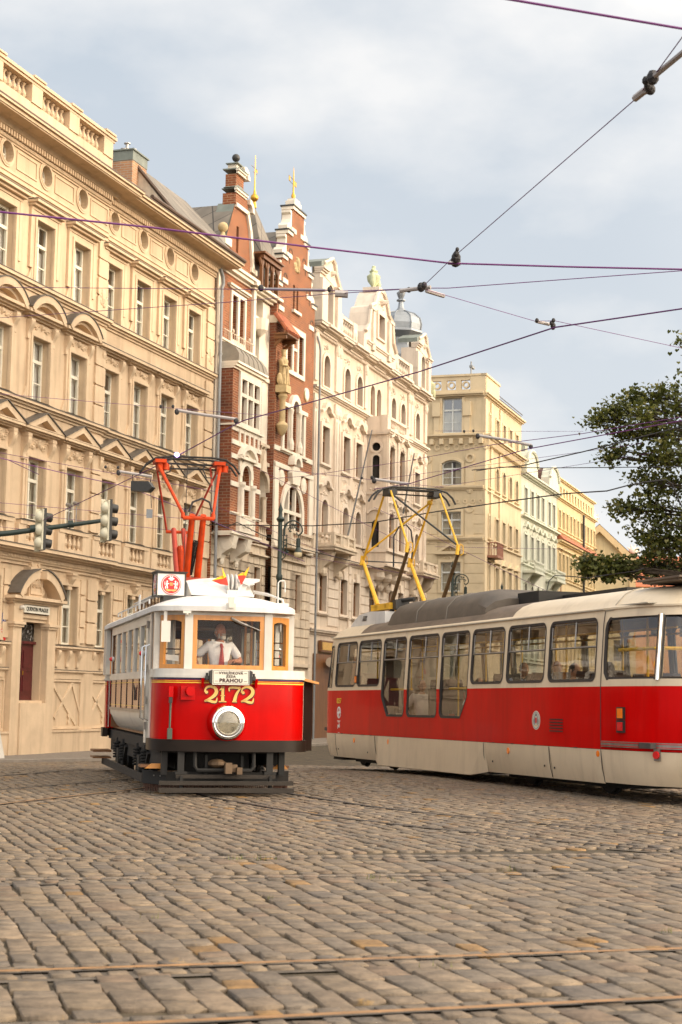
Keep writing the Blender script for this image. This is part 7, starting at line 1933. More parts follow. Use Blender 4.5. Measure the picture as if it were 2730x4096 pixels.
    for y in (-1.9, -.4, .5, 1.3, 9.0, 8.2, 7.7, 9.6): m.box(-1.262, -1.25, y-.05, y+.05, .728, .742)
    m.tube([S(LEN-.002, z, -.004) for z in np.linspace(.22, 2.9, 14)], .007, 4)
    pt('panel_seams', m, RUBBER)
    # ---- glazing
    def glaze(l, kind, sash=None, openp=False):
        m = MB(); k = len(l); cx = sum(p[0] for p in l)/k; cz = sum(p[1] for p in l)/k
        def scale(d):
            o = []
            for i in range(k):
                a, b_, c = Vector(l[i-1]), Vector(l[i]), Vector(l[(i+1) % k]); t = (c-a); 
                if t.length < 1e-9: t = Vector((1, 0))
                t.normalize(); nn = Vector((-t.y, t.x)); q = b_+nn*d; o.append((q.x, q.y))
            return o
        inn = scale(.035); out_ = scale(-.012)
        vs = [S(p[0], p[1], -.008) for p in out_]+[S(p[0], p[1], .0) for p in inn]+[S(p[0], p[1], .03) for p in inn]
        m.add(vs, [(i, (i+1) % k, k+(i+1) % k, k+i) for i in range(k)]+[(k+i, k+(i+1) % k, 2*k+(i+1) % k, 2*k+i) for i in range(k)])
        w = pt(kind, m, RUBBER, band)
        m = MB(); panel(m, inn, (), .022, .2, .5); pt('pane', m, GLT, w)
        if sash:
            m = MB(); x0, x1 = min(p[0] for p in inn), max(p[0] for p in inn); zt = max(p[1] for p in inn)
            zs = 2.345; xm = x0+(x1-x0)*.46
            m.tube([S(x0, zs, .012), S(x1, zs, .012)], .016, 4); m.tube([S(xm, zs, .012), S(xm, zt, .012)], .014, 4); m.tube([S(x0+.02, zs+.02, .014), S(x0+.02, zt-.06, .014)], .008, 4); m.tube([S(x0+.03, zt-.025, .014), S(x1-.03, zt-.025, .014)], .009, 4)
            m.tube([S(x1-.02, zs+.02, .014), S(x1-.02, zt-.06, .014)], .008, 4); pt('sash', m, STEEL, w)
    for l in wins: glaze(l, 'side_window', True)
    for l in fars: glaze(l, 'side_window')
    glaze([(p[0] if p[0] > sNose else sNose+.02, p[1]) for p in noseq], 'quarter_window'); glaze([(sC-.45, Z0), (sC+.45, Z0), (sC+.45, Z1-.05), (sC-.45, Z1-.05)], 'windscreen')
    glaze(rearq, 'rear_side_window'); glaze(mirR(rearq), 'rear_side_window'); glaze(rcen, 'rear_window')
    for sg in (0, 1):
        m = MB(); s_ = LEN-1.45 if not sg else 2*sRc-(LEN-1.45); m.tube([S(s_, z, -.012) for z in np.linspace(Z0, Z1, 6)], .028, 6); pt('window_pillar', m, CHROME, band, 60)
    # ---- roof
    outl = [(S(cum[i], ZE)[0], S(cum[i], ZE)[1]) for i in range(n)]
    yc = (YF+YR)/2
    def ring(ins, z, endk=1.6):
        r = []
        for i, (x, y) in enumerate(outl):
            k = max(0, 1-ins/1.15); L_ = (YF+LF-yc) if y > yc else (yc-YR+LR)
            ky = 1-ins*endk/L_*abs((y-yc)/L_)**3
            r.append((x*k, yc+(y-yc)*ky, z))
        return r
    m = MB(); prof = [(0, ZE), (-.025, ZE+.0), (-.025, ZE+.03), (.02, ZE+.06), (.09, 3.06), (.22, 3.16), (.42, 3.235), (.68, 3.285), (.95, 3.31), (1.149, 3.315)]
    rings = [ring(a, b_) for a, b_ in prof]; vs = [p for r in rings for p in r]
    m.add(vs, [])
    for k in range(len(rings)-1):
        for i in range(n):
            j = (i+1) % n; y = (PL[i].y+PL[j].y)/2
            m.f.append((k*n+i, k*n+j, (k+1)*n+j, (k+1)*n+i)); m.m.append(1 if (.75 < y < 8.75 and k >= 3 and abs(PL[i].x) > 1.2) else 0)
    roof = pt('roof', m, [CREAMP, ROOFB], smooth=50)
    m = MB(); m.tube([S(s_, ZE+.01, -.03) for s_ in np.linspace(.02, sNose, 30)], .012, 5); m.tube([S(LEN, 2.90, -.012), S(LEN-.28, 2.905, -.012)], .008, 4)
    a = [ring(p, z)[0] for p, z in prof[3:]]
    m.tube([(p[0]+(-.006), p[1]-.35 if i else p[1]-.3, p[2]+.006) for i, p in enumerate(a[:5])], .008, 4); pt('roof_gutter', m, INTW, roof)
    # roof equipment
    m = MB(); Y = [2.2, 2.75, 6.6, 7.4]; sec = []
    def cov(y, h): return [(-1.02, y, 3.04), (-.98, y, 3.10+.55*h), (-.80, y, 3.16+.85*h), (-.50, y, 3.2+h), (.50, y, 3.2+h), (.80, y, 3.16+.85*h), (.98, y, 3.1+.55*h), (1.02, y, 3.04)]
    for y, h in zip((2.25, 2.7, 7.2, 7.45), (.22, .42, .42, .05)): sec.append(cov(y, h))
    vs = [p for s_ in sec for p in s_]; m.add(vs, [(k*8+i, k*8+i+1, (k+1)*8+i+1, (k+1)*8+i) for k in range(3) for i in range(7)]+[tuple(range(8)), tuple(range(24, 32))])
    m.k = 1
    for y in (4.1, 5.7): m.tube([(p[0]*1.003, p[1], p[2]+.006) for p in cov(y, .42)], .01, 4)
    pt('resistor_cover', m, [COVER, LEADB], roof, 40)
    m = MB(); m.box(-.3, 1.0, 1.4, 2.3, 3.2, 3.52); m.box(.2, 1.0, -1.0, 1.4, 3.2, 3.45); pt('roof_box', m, UNDER, roof)
    m = MB(); pr = [(8.05, 3.2), (8.05, 3.46), (9.0, 3.50), (9.75, 3.45), (10.25, 3.26), (10.3, 3.2)]; m.prism(pr, 'x', -.82, .82); m.k = 1
    for k in range(4): m.box(-.835, -.82, 9.25-.02*k, 9.5-.02*k, 3.30+.03*k, 3.315+.03*k)
    pt('air_conditioner', m, [ROOFW, BLACK], roof)
    m = MB(); m.box(-.75, .75, -4.3, -3.2, 3.31, 3.345); m.box(-.8, .8, -4.4, -3.1, 3.345, 3.375); pt('roof_hatch', m, ROOFB, roof)
    # ---- details on the side
    m = MB(); 
    text_mesh('fleet_number', '8257', .16, YELL, T, (-1.257, 9.82, 1.47), (pi/2, 0, -pi/2), .004, .002, .95)
    def disc(m, y, z, ry, rz, d=.006, nn=20): m.prism([(y+ry*cos(2*pi*k/nn), z+rz*sin(2*pi*k/nn)) for k in range(nn)], 'x', -1.25-d, -1.249)
    m = MB(); nn = 24
    m.T = Matrix.Translation((-1.252, 9.82, 1.21)) @ Matrix.Rotation(-pi/2, 4, 'Z')
    m.ring([(.13*cos(2*pi*k/nn), .135*sin(2*pi*k/nn)) for k in range(nn)], [(.098*cos(2*pi*k/nn), .10*sin(2*pi*k/nn)) for k in range(nn)], -.004, 0)
    m.prism([(-.10, .0), (-.02, .03), (.02, .10), (.045, .10), (.03, .0), (-.05, -.04)], 'y', -.004, 0); m.prism([(.10, .0), (.02, -.03), (-.02, -.10), (-.045, -.10), (-.03, .0), (.05, .04)], 'y', -.0045, 0)
    m.box(-.10, .10, -.004, 0, -.20, -.185); m.box(-.07, .07, -.004, 0, -.225, -.21); m.box(-.05, .05, -.004, 0, -.46, -.45)
    pt('operator_emblem', m, WHITEL, body)
    text_mesh('transit_lettering', 'pid', .13, WHITEL, body, (-1.257, 9.82, .91), (pi/2, 0, -pi/2), .004, .003, .9)
    # oval city crest
    M_ = Matrix.Translation((-1.252, -.45, 1.155)) @ Matrix.Rotation(-pi/2, 4, 'Z')
    m = MB(M_); ov = lambda s_: [(.155*s_*cos(2*pi*k/28), .16*s_*sin(2*pi*k/28)) for k in range(28)]
    m.prism(ov(1), 'y', -.004, 0); m.k = 1; m.ring(ov(.9), ov(.84), -.006, -.002)
    for sx in (-1, 1):
        for (x, z, rx, rz) in ((.06, .0, .022, .045), (.065, .05, .018, .02), (.05, -.05, .018, .04), (.09, -.02, .012, .05)): m.ell((sx*x, -.004, z), (rx, .003, rz), 8, 4)
    for (x, z, r) in ((0, .095, .03), (-.035, .085, .02), (.035, .085, .02)): m.ell((x, -.004, z), (r, .003, r), 8, 4)
    m.k = 2; m.prism([(-.032, .045), (.032, .045), (.032, -.03), (0, -.06), (-.032, -.03)], 'y', -.008, -.003); m.k = 3; m.box(-.05, .05, -.006, -.002, -.10, -.085)
    m.build('crest_emblem', [SIGNW, GREYS, REDE, GOLDL], body)
    m = MB(); m.box(-1.253, -1.249, -1.47, -.95, .96, 1.22); m.k = 1
    for k in range(5): m.box(-1.262, -1.25, -1.45, -.97, .975+.048*k, .995+.048*k)
    pt('vent_louvre', m, [REDT, RUBBER], body)
    for (y, z) in ((.67, .61), (6.62, .62), (8.77, .60)):
        m = MB(); disc(m, y, z, .045, .055, .014); pt('side_reflector', m, LAMPO, body)
    m = MB(); p = S(.10, .66, -.012); m.lathe([(.0, -.008), (.05, 0), (.052, .012)], 14, (p[0], p[1], p[2]), 'x'); m.v = [(2*p[0]-v[0] if False else v[0], v[1], v[2]) for v in m.v]; pt('side_reflector', m, LAMPO, body)
    m = MB(); m.box(-1.275, -1.24, 8.58, 8.72, 1.86, 2.04); m.k = 1; m.box(-1.29, -1.27, 8.60, 8.70, 1.88, 2.02); pt('turn_signal', m, [RUBBER, LAMPO], band)
    for (y, z) in ((10.0, .38), (9.85, .38), (7.9, .36), (-1.12, .38), (1.35, .40), (-.75, .40)):
        m = MB(); disc(m, y, z, .016, .018, -.012, 8); m.v = [(v[0]+.0, v[1], v[2]) for v in m.v]; pt('skirt_bolt', m, BLACK, body)
    # rear corner: chrome bumper, lamps
    m = MB()
    for z0, z1, o in ((.775, .865, .035), (.79, .80, .042), (.84, .85, .042)):
        ss = np.linspace(LEN-.06, 2*sRc-LEN+.06, 40); pts = [(S(s_, z0, -o), S(s_, z1, -o)) for s_ in ss]; k = len(pts)
        m.k = 0 if o < .04 else 1
        m.add([q for p in pts for q in p], [(2*i, 2*i+2, 2*i+3, 2*i+1) for i in range(k-1)])
        if o < .04: m.add([S(s_, z1, -o) for s_ in ss]+[S(s_, z1, .0) for s_ in ss], [(i, i+1, k+i+1, k+i) for i in range(k-1)]); m.add([S(s_, z0, -o) for s_ in ss]+[S(s_, z0, .0) for s_ in ss], [(i, i+1, k+i+1, k+i) for i in range(k-1)]); m.add([S(ss[0], z0, -o), S(ss[0], z1, -o), S(ss[0], z1, 0), S(ss[0], z0, 0)], [(0, 1, 2, 3)])
    pt('bumper_trim', m, [STEEL, LAMPR], body)
    def patch(s_a, s_b, z0, z1, d, mt, nm):
        m = MB(); ss = np.linspace(s_a, s_b, 4); A = [S(s_, z0, -d) for s_ in ss]+[S(s_, z1, -d) for s_ in ss]; Bk = [S(s_, z0, .01) for s_ in ss]+[S(s_, z1, .01) for s_ in ss]
        m.add(A+Bk, [(0, 1, 5, 4), (1, 2, 6, 5), (2, 3, 7, 6), (0, 8, 9, 1), (1, 9, 10, 2), (2, 10, 11, 3), (4, 5, 13, 12), (5, 6, 14, 13), (6, 7, 15, 14), (0, 4, 12, 8), (3, 11, 15, 7)]); return pt(nm, m, mt, body)
    sl = LEN-.62
    patch(sl-.10, sl+.09, 1.0, 1.19, .04, RUBBER, 'tail_light'); patch(sl-.10, sl+.09, 1.20, 1.39, .04, RUBBER, 'tail_light'); patch(sl-.08, sl+.05, 1.03, 1.16, .055, LAMPR, 'red_lens'); patch(sl-.08, sl+.05, 1.22, 1.37, .055, LAMPO, 'amber_lens')
    sl = LEN-1.45; patch(sl-.06, sl+.06, .60, .80, .03, STEEL, 'fog_lamp')
    m = MB(); p = Vector(S(sl, .685, -.035)); q = Vector(S(sl, .685, -.06)); m.tube([p, q], [.062, .055], 14); pt('red_lens', m, LAMPR, body)
    patch(LEN-2.45, LEN-2.0, .99, 1.10, .05, LAMPR, 'tail_light')
    # ---- inside
    m = MB(); m.box(-1.2, 1.2, -4.2, 11.0, .78, .86); pt('floor', m, FLOORD)
    m = MB(); m.box(-1.12, 1.12, -4.0, 10.9, 2.96, 2.98); pt('ceiling', m, INTW)
    for y in (-2.6, -1.7, -.85, 0, .8, 1.6, 7.6, 8.4):
        for x in (-.78, .75):
            m = MB(); m.box(x-.22, x+.22, y-.2, y+.2, 1.22, 1.30); m.prism([(y+.16, 1.3), (y+.24, 1.3), (y+.30, 1.9), (y+.26, 1.98), (y+.20, 1.9)], 'x', x-.21, x+.21); m.box(x-.05, x+.05, y-.05, y+.05, .86, 1.22); pt('seat', m, SEAT)
    for y in (2.9, 4.8, 6.3):
        m = MB(); m.box(-1.0, -.56, y-.2, y+.2, .95, 1.03); m.prism([(y+.16, 1.03), (y+.22, 1.03), (y+.28, 1.72), (y+.18, 1.72)], 'x', -.99, -.57); pt('seat', m, SEAT)
    m = MB()
    for x in (-.55, .55): m.tube([(x, -3.9, 2.62), (x, 10.4, 2.62)], .02, 6)
    for y in (-3.0, -.2, 2.4, 3.9, 5.65, 7.1, 9.2):
        for x in (-.55, .55): m.tube([(x, y, .86), (x, y, 2.95)], .02, 6)
    m.tube([(-1.0, -4.15, 2.28), (-1.05, -3.0, 2.28)], .03, 6); m.tube([(-1.0, -4.15, 2.28), (.9, -4.3, 2.28)], .03, 6); m.tube([(-.55, -4.25, 2.28), (-.5, -4.25, 1.0)], .03, 6)
    for y in (5.8, 2.6): m.tube([(-1.05, y, 1.72), (-1.05, y+1.2, 1.72)], .025, 6)
    pt('handrails', m, YELP, None, 50)
    m = MB(); m.box(.6, 1.1, 9.4, 10.4, .86, 2.9); m.box(-.1, .6, 9.3, 9.36, .86, 2.9); pt('cab_partition', m, INTW)
    m = MB(); m.box(-.9, .9, -4.35, -3.9, .86, 1.7); pt('rear_console', m, UNDER)
    # ---- bogies
    for y in (-2.1, .75, 7.7, 9.5):
        for x in (-.72, .72):
            m = MB(); m.lathe([(.28, x-.05), (.33, x-.04), (.33, x+.03), (.36, x+.04), (.36, x+.06), (.05, x+.05)], 22, (0, y, .35), 'x'); pt('wheel', m, UNDER, smooth=30)
    m = MB(); m.box(-.9, .9, -3.8, 2.0, .36, .78); m.box(-.9, .9, 7.2, 10.6, .36, .78); m.box(-1.15, 1.15, 1.6, 7.6, .16, .78); m.prism([(10.2, .12), (10.9, .12), (10.75, .3), (10.2, .3)], 'x', -1.0, 1.0); m.box(-.8, .8, 7.0, 9.9, .10, .2); m.box(-.8, .8, -2.8, 1.6, .12, .2)
    pt('underframe', m, BLACKP)
    # ---- pantograph
    pg = thing_part('pantograph', T)
    def pp(nm, m, mt, s=40): return m.build(nm, mt, pg, smooth=s)
    for x, k in ((-.6, 0), (.6, 1)):
        m = MB(); m.tube([(x, 9.12, 3.66), (x, 10.12, 4.74)], [.055, .04], 8); pp('lower_arm', m, YELLOW)
        m = MB(); m.tube([(x, 8.22, 3.66), (x, 7.22, 4.80)], [.05, .04], 8); pp('lower_arm', m, mat('dark_brown_arm', (.10, .055, .02), .5, .3, 8))  # near-end lower arms in a darker brown
        m = MB(); m.tube([(x, 10.12, 4.76), (x*1.0, 8.75, 6.20)], [.03, .026], 7); pp('upper_arm', m, YELLOW)
        m = MB(); m.tube([(x, 7.22, 4.82), (x*1.0, 8.35, 6.20)], [.026, .022], 7); pp('upper_arm', m, YELLOW)
        m = MB()
        for (y, z) in ((10.12, 4.75), (7.22, 4.81)): m.tube([(x-.05, y, z-.1), (x-.02, y, z+.12)], .045, 7); m.tube([(x+.03, y, z-.12), (x+.10, y, z-.06), (x+.09, y, z+.1), (x+.02, y, z+.14)], .012, 5)
        pp('knee_joint', m, YELLOW)
    m = MB(); m.tube([(-.58, 10.1, 4.90), (.56, 8.85, 6.05)], .024, 7); m.ell((.56, 8.85, 6.05), (.07, .07, .07), 7, 5); pp('cross_brace', m, YELLOW)
    m = MB(); m.tube([(-.56, 8.3, 6.1), (.56, 7.3, 4.95)], .022, 7); m.tube([(-.6, 10.12, 4.75), (.6, 10.12, 4.75)], .016, 6); pp('cross_brace', m, IRON)
    m = MB()
    for y in (8.38, 8.72): m.tube([(-1.0, y, 5.98), (-.92, y, 6.12), (-.78, y, 6.24), (-.55, y, 6.30), (0, y, 6.31), (.55, y, 6.30), (.78, y, 6.24), (.92, y, 6.12), (1.0, y, 5.98)], .024, 6)
    m.box(-.62, .62, 8.45, 8.65, 6.255, 6.285); m.tube([(-.6, 8.55, 6.16), (.6, 8.55, 6.16)], .018, 6)
    for x in (-.55, .55): m.box(x-.1, x+.1, 8.35, 8.75, 6.12, 6.25)
    pp('contact_shoe', m, IRON)
    m = MB(); m.box(-.7, -.5, 8.1, 9.3, 3.52, 3.66); m.box(.5, .7, 8.1, 9.3, 3.52, 3.66); m.box(-.7, .7, 8.9, 9.05, 3.54, 3.64); m.box(-.7, .7, 8.3, 8.42, 3.54, 3.64); pp('base_frame', m, YELLOW)
    m = MB()
    for x in (-.6, .6):
        for y in (8.2, 9.2): m.lathe([(.06, 3.3), (.09, 3.36), (.05, 3.40), (.09, 3.44), (.05, 3.5)], 8, (x, y, 0))
    m.box(-.62, -.3, 7.9, 8.25, 3.5, 3.72); m.tube([(-.5, 8.0, 3.7), (-.3, 7.6, 3.72)], .05, 7); pp('insulators', m, IRON)
    m = MB(); m.tube([(-.42, 8.6, 4.5), (-.42, 8.6, 5.2), (-.3, 8.6, 5.42), (-.12, 8.6, 5.48), (.0, 8.6, 5.35), (.05, 8.6, 5.0), (.02, 8.6, 4.7)], .018, 6); pp('cable_loop', m, WIREB)
    # ---- passengers
    R0 = radians(19.05)
    loc = lambda x, y, z: T.matrix_basis @ Vector((x, y, z))
    BLUES = mat('light_blue_shirt', (.42, .47, .62), .8, .1, 12); CHECK = mat('checked_shirt', (.45, .43, .40), .8, .5, 26, col2=(.6, .58, .55)); DENIM = mat('denim_shirt', (.16, .22, .40), .8, .2, 14)
    G = 'passengers inside the city tram'
    person('passenger in light blue shirt leaning forward by the sixth tram window', loc(-.80, 1.35, .86), R0, True, SKIND, BLUES, HAIRD, lean=.5, group=G)
    person('auburn haired passenger in dark top by the seventh tram window', loc(-.72, -.15, .86), R0, True, SKIND, mat('dark_top', (.03, .03, .035), .8, .2, 12), HAIRR, group=G)
    person('passenger in checked shirt by the rearmost side window', loc(-.85, -1.05, .80), R0+.4, True, SKIND, CHECK, HAIRD, group=G)
    person('passenger in denim shirt facing the checked shirt passenger', loc(-.80, -2.2, .80), R0+pi, True, SKIN, DENIM, HAIRD, group=G)
    person('passenger in white top seated behind the slanted low window', loc(-.75, 3.1, .60), R0+.2, True, SKIND, SHIRTW, HAIRD, group=G)
    person('passenger in pale top seated behind the foremost low window', loc(-.75, 6.0, .60), R0-.2, True, SKIND, mat('pale_top', (.55, .50, .47), .8, .1, 12), HAIRD, group=G)
    return T
MT = modern()
# ------------------------------------------------------------------ lamps, signals, wires, tree, signs
def lamp(loc, rz, label):
    T = thing('street_lamp', label, 'street lamp', loc, rz, 'ornate arm street lamps along the street')
    LT = Matrix.Translation((0, 0, 7.25)) @ Matrix.Scale(.5, 4) @ Matrix.Translation((0, 0, -7.07))
    m = MB(); m.lathe([(.22, 0), (.22, .1), (.17, .2), (.15, .9), (.12, 1.0), (.10, 1.1), (.085, 3.0), (.075, 5.4), (.10, 5.45), (.10, 5.55), (.07, 5.6), (.065, 7.2), (.10, 7.23), (.13, 7.3), (.07, 7.38), (.05, 7.5), (.075, 7.6), (.03, 7.72), (0, 7.85)], 10); m.build('pole', IRONG, T, smooth=40)
    m = MB(LT)
    arc = [(.22+.0, 6.15), (.22, 6.4)]+[(.80-.58*cos(t), 6.45+.62*sin(t)) for t in np.linspace(0, pi*1.02, 14)]+[(1.30, 6.28), (1.16, 6.17), (1.05, 6.22), (1.03, 6.34)]
    m.tube([(x, 0, z) for x, z in arc], .05, 6); m.tube([(x*.86+.10, 0, z) for x, z in arc[:12]], .034, 5)
    m.tube([(.22, 0, 6.2), (.22, 0, 5.1)], .045, 6); m.tube([(.42, 0, 6.2), (.42, 0, 5.4), (.40, 0, 5.05), (.3, 0, 4.8), (.12, 0, 4.62)], .034, 5); m.tube([(.05, 0, 6.15), (.48, 0, 6.15)], .02, 5); m.tube([(.05, 0, 5.1), (.5, 0, 5.12)], .028, 6); m.ell((.48, 0, 5.12), (.08, .08, .08), 8, 6); m.ell((.22, 0, 4.98), (.05, .05, .14), 7, 5)
    for (x, z, r) in ((.6, 6.55, .14), (.85, 6.7, .16), (1.05, 6.5, .12), (.34, 5.85, .09), (.34, 5.5, .08)): m.tube([(x+r*(1-k/14)*cos(k*.7), 0, z+r*(1-k/14)*sin(k*.7)) for k in range(13)], .026, 4)
    for (x, z, a) in ((.75, 6.85, .3), (.95, 6.82, -.3), (.62, 6.4, .9), (1.0, 6.62, .2)): m.ell((x, 0, z), (.11, .012, .05), 7, 4)
    m.build('scroll_bracket', IRONG, T, smooth=40)
    m = MB(LT); x = 1.13
    m.tube([(x, 0, 6.18), (x, 0, 5.98)], .02, 6); m.lathe([(.05, 6.0), (.13, 5.95), (.13, 5.5), (.15, 5.48), (.12, 5.42), (.15, 5.36), (.22, 5.2), (.24, 5.12), (.2, 5.08)], 12, (x, 0, 0)); ln = m.build('lantern', IRONG, T, smooth=40)
    m = MB(LT); m.lathe([(.24, 5.10), (.255, 5.0), (.22, 4.85), (.12, 4.76), (.02, 4.73), (.0, 4.73)], 14, (x, 0, 0)); m.build('lamp_globe', mat('cream_opal_globe', (.62, .52, .32), .3, .06, 4), ln, smooth=60)
lamp(FP(6.2, 5.9, -.34), -radians(3), 'nearest green iron street lamp with scrolled arm, in front of the brick houses')
lamp(FP(27.7, 5.9, -.34), -radians(3), 'middle green iron street lamp with scrolled arm, in front of the corner house')
lamp(FP(40.6, 5.2, -.34), -radians(3), 'farthest small street lamp showing above the modern tram roof')

def signals():
    T = thing('traffic_signal_mast', 'dark green mast arm carrying two traffic signals, reaching in from the left', 'traffic signal', (-11.63, 38.8, -.5), 0)
    m = MB(); m.tube([(-.0, 0, 0), (0, 0, 5.2), (.25, .1, 5.55)], [.12, .09, .08], 10); m.build('pole', IRONG, T, smooth=40)
    m = MB(); m.tube([(.25, .1, 5.55), (2.1, .6, 5.68), (3.6, .9, 5.88), (5.78, 1.25, 6.26)], [.085, .08, .07, .05], 10)
    for f in (.2, .55, .8): m.tube([(2.1+3.6*f-.06, .6+.65*f, 5.68+.56*f), (2.1+3.6*f+.06, .6+.67*f, 5.70+.56*f)], .095, 10)
    m.build('mast_arm', IRONG, T, smooth=40)
    for (x, y, z) in ((4.25, 1.0, 5.5), (5.82, 1.26, 5.78)):
        S_ = MB(Matrix.Translation((x, y, z)) @ Matrix.Rotation(radians(-62), 4, 'Z'))
        m = S_
        m.box(-.15, .15, .0, .04, -.02, .98); m.box(-.17, -.15, -.08, .06, -.05, 1.0)
        for k in range(3): m.ell((0, .02, .16+.32*k), (.145, .17, .155), 12, 8)
        m.ell((0, .02, .16), (.145, .12, .16), 10, 6)
        # backs face the camera: shells bulge to local -y
        m.k = 1; m.box(-.17, .17, .04, .10, -.03, 1.0); m.k = 2
        for k in range(3): m.tube([(0, .09, .16+.32*k), (0, .28, .14+.32*k)], [.12, .11], 12)
        m.build('signal_head', [GRBOX, IRON, IRON], T, smooth=40)
    m = MB()
    for (x, h) in ((4.92, .42), (5.1, .46)): m.tube([(x, 1.12, 6.12), (x, 1.12, 6.12+h)], .014, 5); m.tube([(x-.05, 1.1, 6.2+h), (x+.06, 1.0, 6.16+h)], .05, 8)
    m.build('detector_cameras', STEEL, T, smooth=40)
signals()

CLR = (2730/2, 2048.0, 6513.0)
def ray(px, py):
    """direction through a photo position (used only to measure where the wires run)"""
    pit, rol = radians(6.51), radians(.9856); fwd = Vector((0, cos(pit), sin(pit))); up = Vector((0, -sin(pit), cos(pit))); r = Vector((1, 0, 0))
    r2 = r*cos(rol)+up*sin(rol); u2 = up*cos(rol)-r*sin(rol)
    d = r2*((px-CLR[0])/CLR[2])-u2*((py-CLR[1])/CLR[2])+fwd; return d/d.y
def at_z(px, py, z): d = ray(px, py); return Vector((0, 0, 1.5))+d*((z-1.5)/d.z)
def at_y(px, py, y): return Vector((0, 0, 1.5))+ray(px, py)*y
K = 1.7411
def wires():
    def wire(label, pts, r=.009, mt=None, sag=0, name='overhead_wire', n=7):
        out = []
        for i in range(len(pts)-1):
            a, b_ = pts[i], pts[i+1]
            for k in range(n): t = k/n; p = a.lerp(b_, t); p.z -= sag*4*t*(1-t)*(a-b_).length/20; out.append(p)
        out.append(pts[-1]); m = MB(); m.tube(out, r*.88, 5)
        return tag(m.build(name, mt or WIRE, smooth=60), label, 'overhead wire', 'overhead tram wires over the junction')
    Z = lambda x, y, z: at_z(x*K, y*K, z); Y = lambda x, y, d: at_y(x*K, y*K, d)
    wire('thick dark wire crossing the sky in the upper right corner', [Z(200, -165, 6.0), Z(1120, -10, 6.0), Z(1568, 66, 6.0), Z(2600, 242, 6.0)], .0105)
    wire('long thick wire running level across the sky above the brick houses', [Z(-60, 480, 5.9), Z(0, 487, 5.9), Z(350, 523, 5.9), Z(700, 566, 5.9), Z(1035, 605, 5.9), Z(1300, 613, 5.9), Z(1568, 619, 5.9), Z(2700, 645, 5.9)], .0115, n=3)
    wire('thin span wire climbing steeply to the upper right corner', [Z(968, 662, 6.3), Z(1043, 590, 6.25), Z(1460, 228, 6.2), Z(1500, 178, 6.2), Z(1568, 85, 6.2), Z(1640, 0, 6.2), Z(1900, -330, 6.2)], .005)
    wire('upper of two span wires from the ochre house to the mid sky knot', [Y(-60, 658, 30), Y(0, 660, 29), Y(505, 664, 24), Y(745, 667, 21.5), Y(830, 668, 20.8), Z(968, 662, 6.3)], .006)
    wire('span wire from the knot in mid sky to the right edge', [Z(968, 662, 6.3), Z(1030, 662, 6.3), Z(1568, 622, 6.4), Z(2600, 545, 6.4)], .006)
    wire('lower of two span wires from the ochre house to the mid sky knot', [Y(-60, 733, 31), Y(0, 730, 30), Y(500, 696, 24.5), Y(750, 676, 21.6), Z(968, 662, 6.3)], .006)
    wire('thin pinkish pull wire sloping down from the sky knot to the right', [Z(968, 662, 6.3), Z(1230, 738, 6.2), Z(1275, 737, 6.2), Z(1568, 800, 6.2), Z(2500, 998, 6.2)], .0045)
    wire('contact wire sloping from the right edge down to the vintage tram pantograph', [Z(2600, 560, 5.75), Z(1568, 709, 5.75), Z(1275, 752, 5.75), Z(960, 855, 5.75), Z(700, 928, 5.75), Z(560, 966, 5.75), Z(522, 985, 5.72), Z(403, 1050, 5.70), Z(100, 1195, 5.70)], .0105, n=4)
    wire('contact wire rising from the modern tram pantograph to the right edge', [Y(860, 1124, 38), Y(945, 1110, 36.6), Z(1210, 1032, 6.35), Z(1340, 1008, 6.35), Z(1568, 966, 6.35), Z(2600, 780, 6.35)], .0115, n=4)
    wire('thinner companion wire just above the modern tram contact wire', [Y(620, 1100, 50), Y(700, 1094, 46), Y(930, 1060, 40), Z(1130, 1022, 6.7), Z(1340, 996, 6.7), Z(2500, 800, 6.7)], .008)
    wire('bundled feeder cable sloping up to the right edge', [Y(1085, 1080, 40), Z(1200, 1070, 6.3), Z(1340, 1038, 6.3), Z(1568, 980, 6.3), Z(2400, 790, 6.3)], .014, WIREB)
    wire('level feeder cable running from the corner house into the tree', [Y(1095, 1082, 40), Y(1150, 1073, 40), Y(1250, 1075, 39), Y(1400, 1074, 38), Y(1568, 1072, 37), Y(1700, 1072, 37)], .012, WIREB)
    wire('heavy twisted cable sagging from the brick house to a white sheathed end by the tree', [Y(482, 1205, 57), Y(600, 1207, 55), Y(720, 1208, 52), Y(860, 1200, 48), Y(1000, 1176, 45), Y(1180, 1150, 43), Y(1300, 1134, 41), Y(1395, 1128, 40), Y(1440, 1116, 40), Y(1480, 1108, 40), Y(1530, 1102, 40), Y(1545, 1112, 40), Y(1556, 1140, 40), Y(1572, 1175, 40)], .02, WIREB, n=4)
    wire('wire crossing the ochre facade from the left edge down to the orange pantograph', [Y(-40, 1042, 33), Y(0, 1052, 33.5), Y(160, 1090, 36), Y(300, 1120, 38), Y(460, 1185, 42), Y(700, 1290, 50)], .011)
    wire('short sloping wire in front of the ochre facade beside the pedimented windows', [Y(18, 1056, 36), Y(90, 1090, 35)], .009)
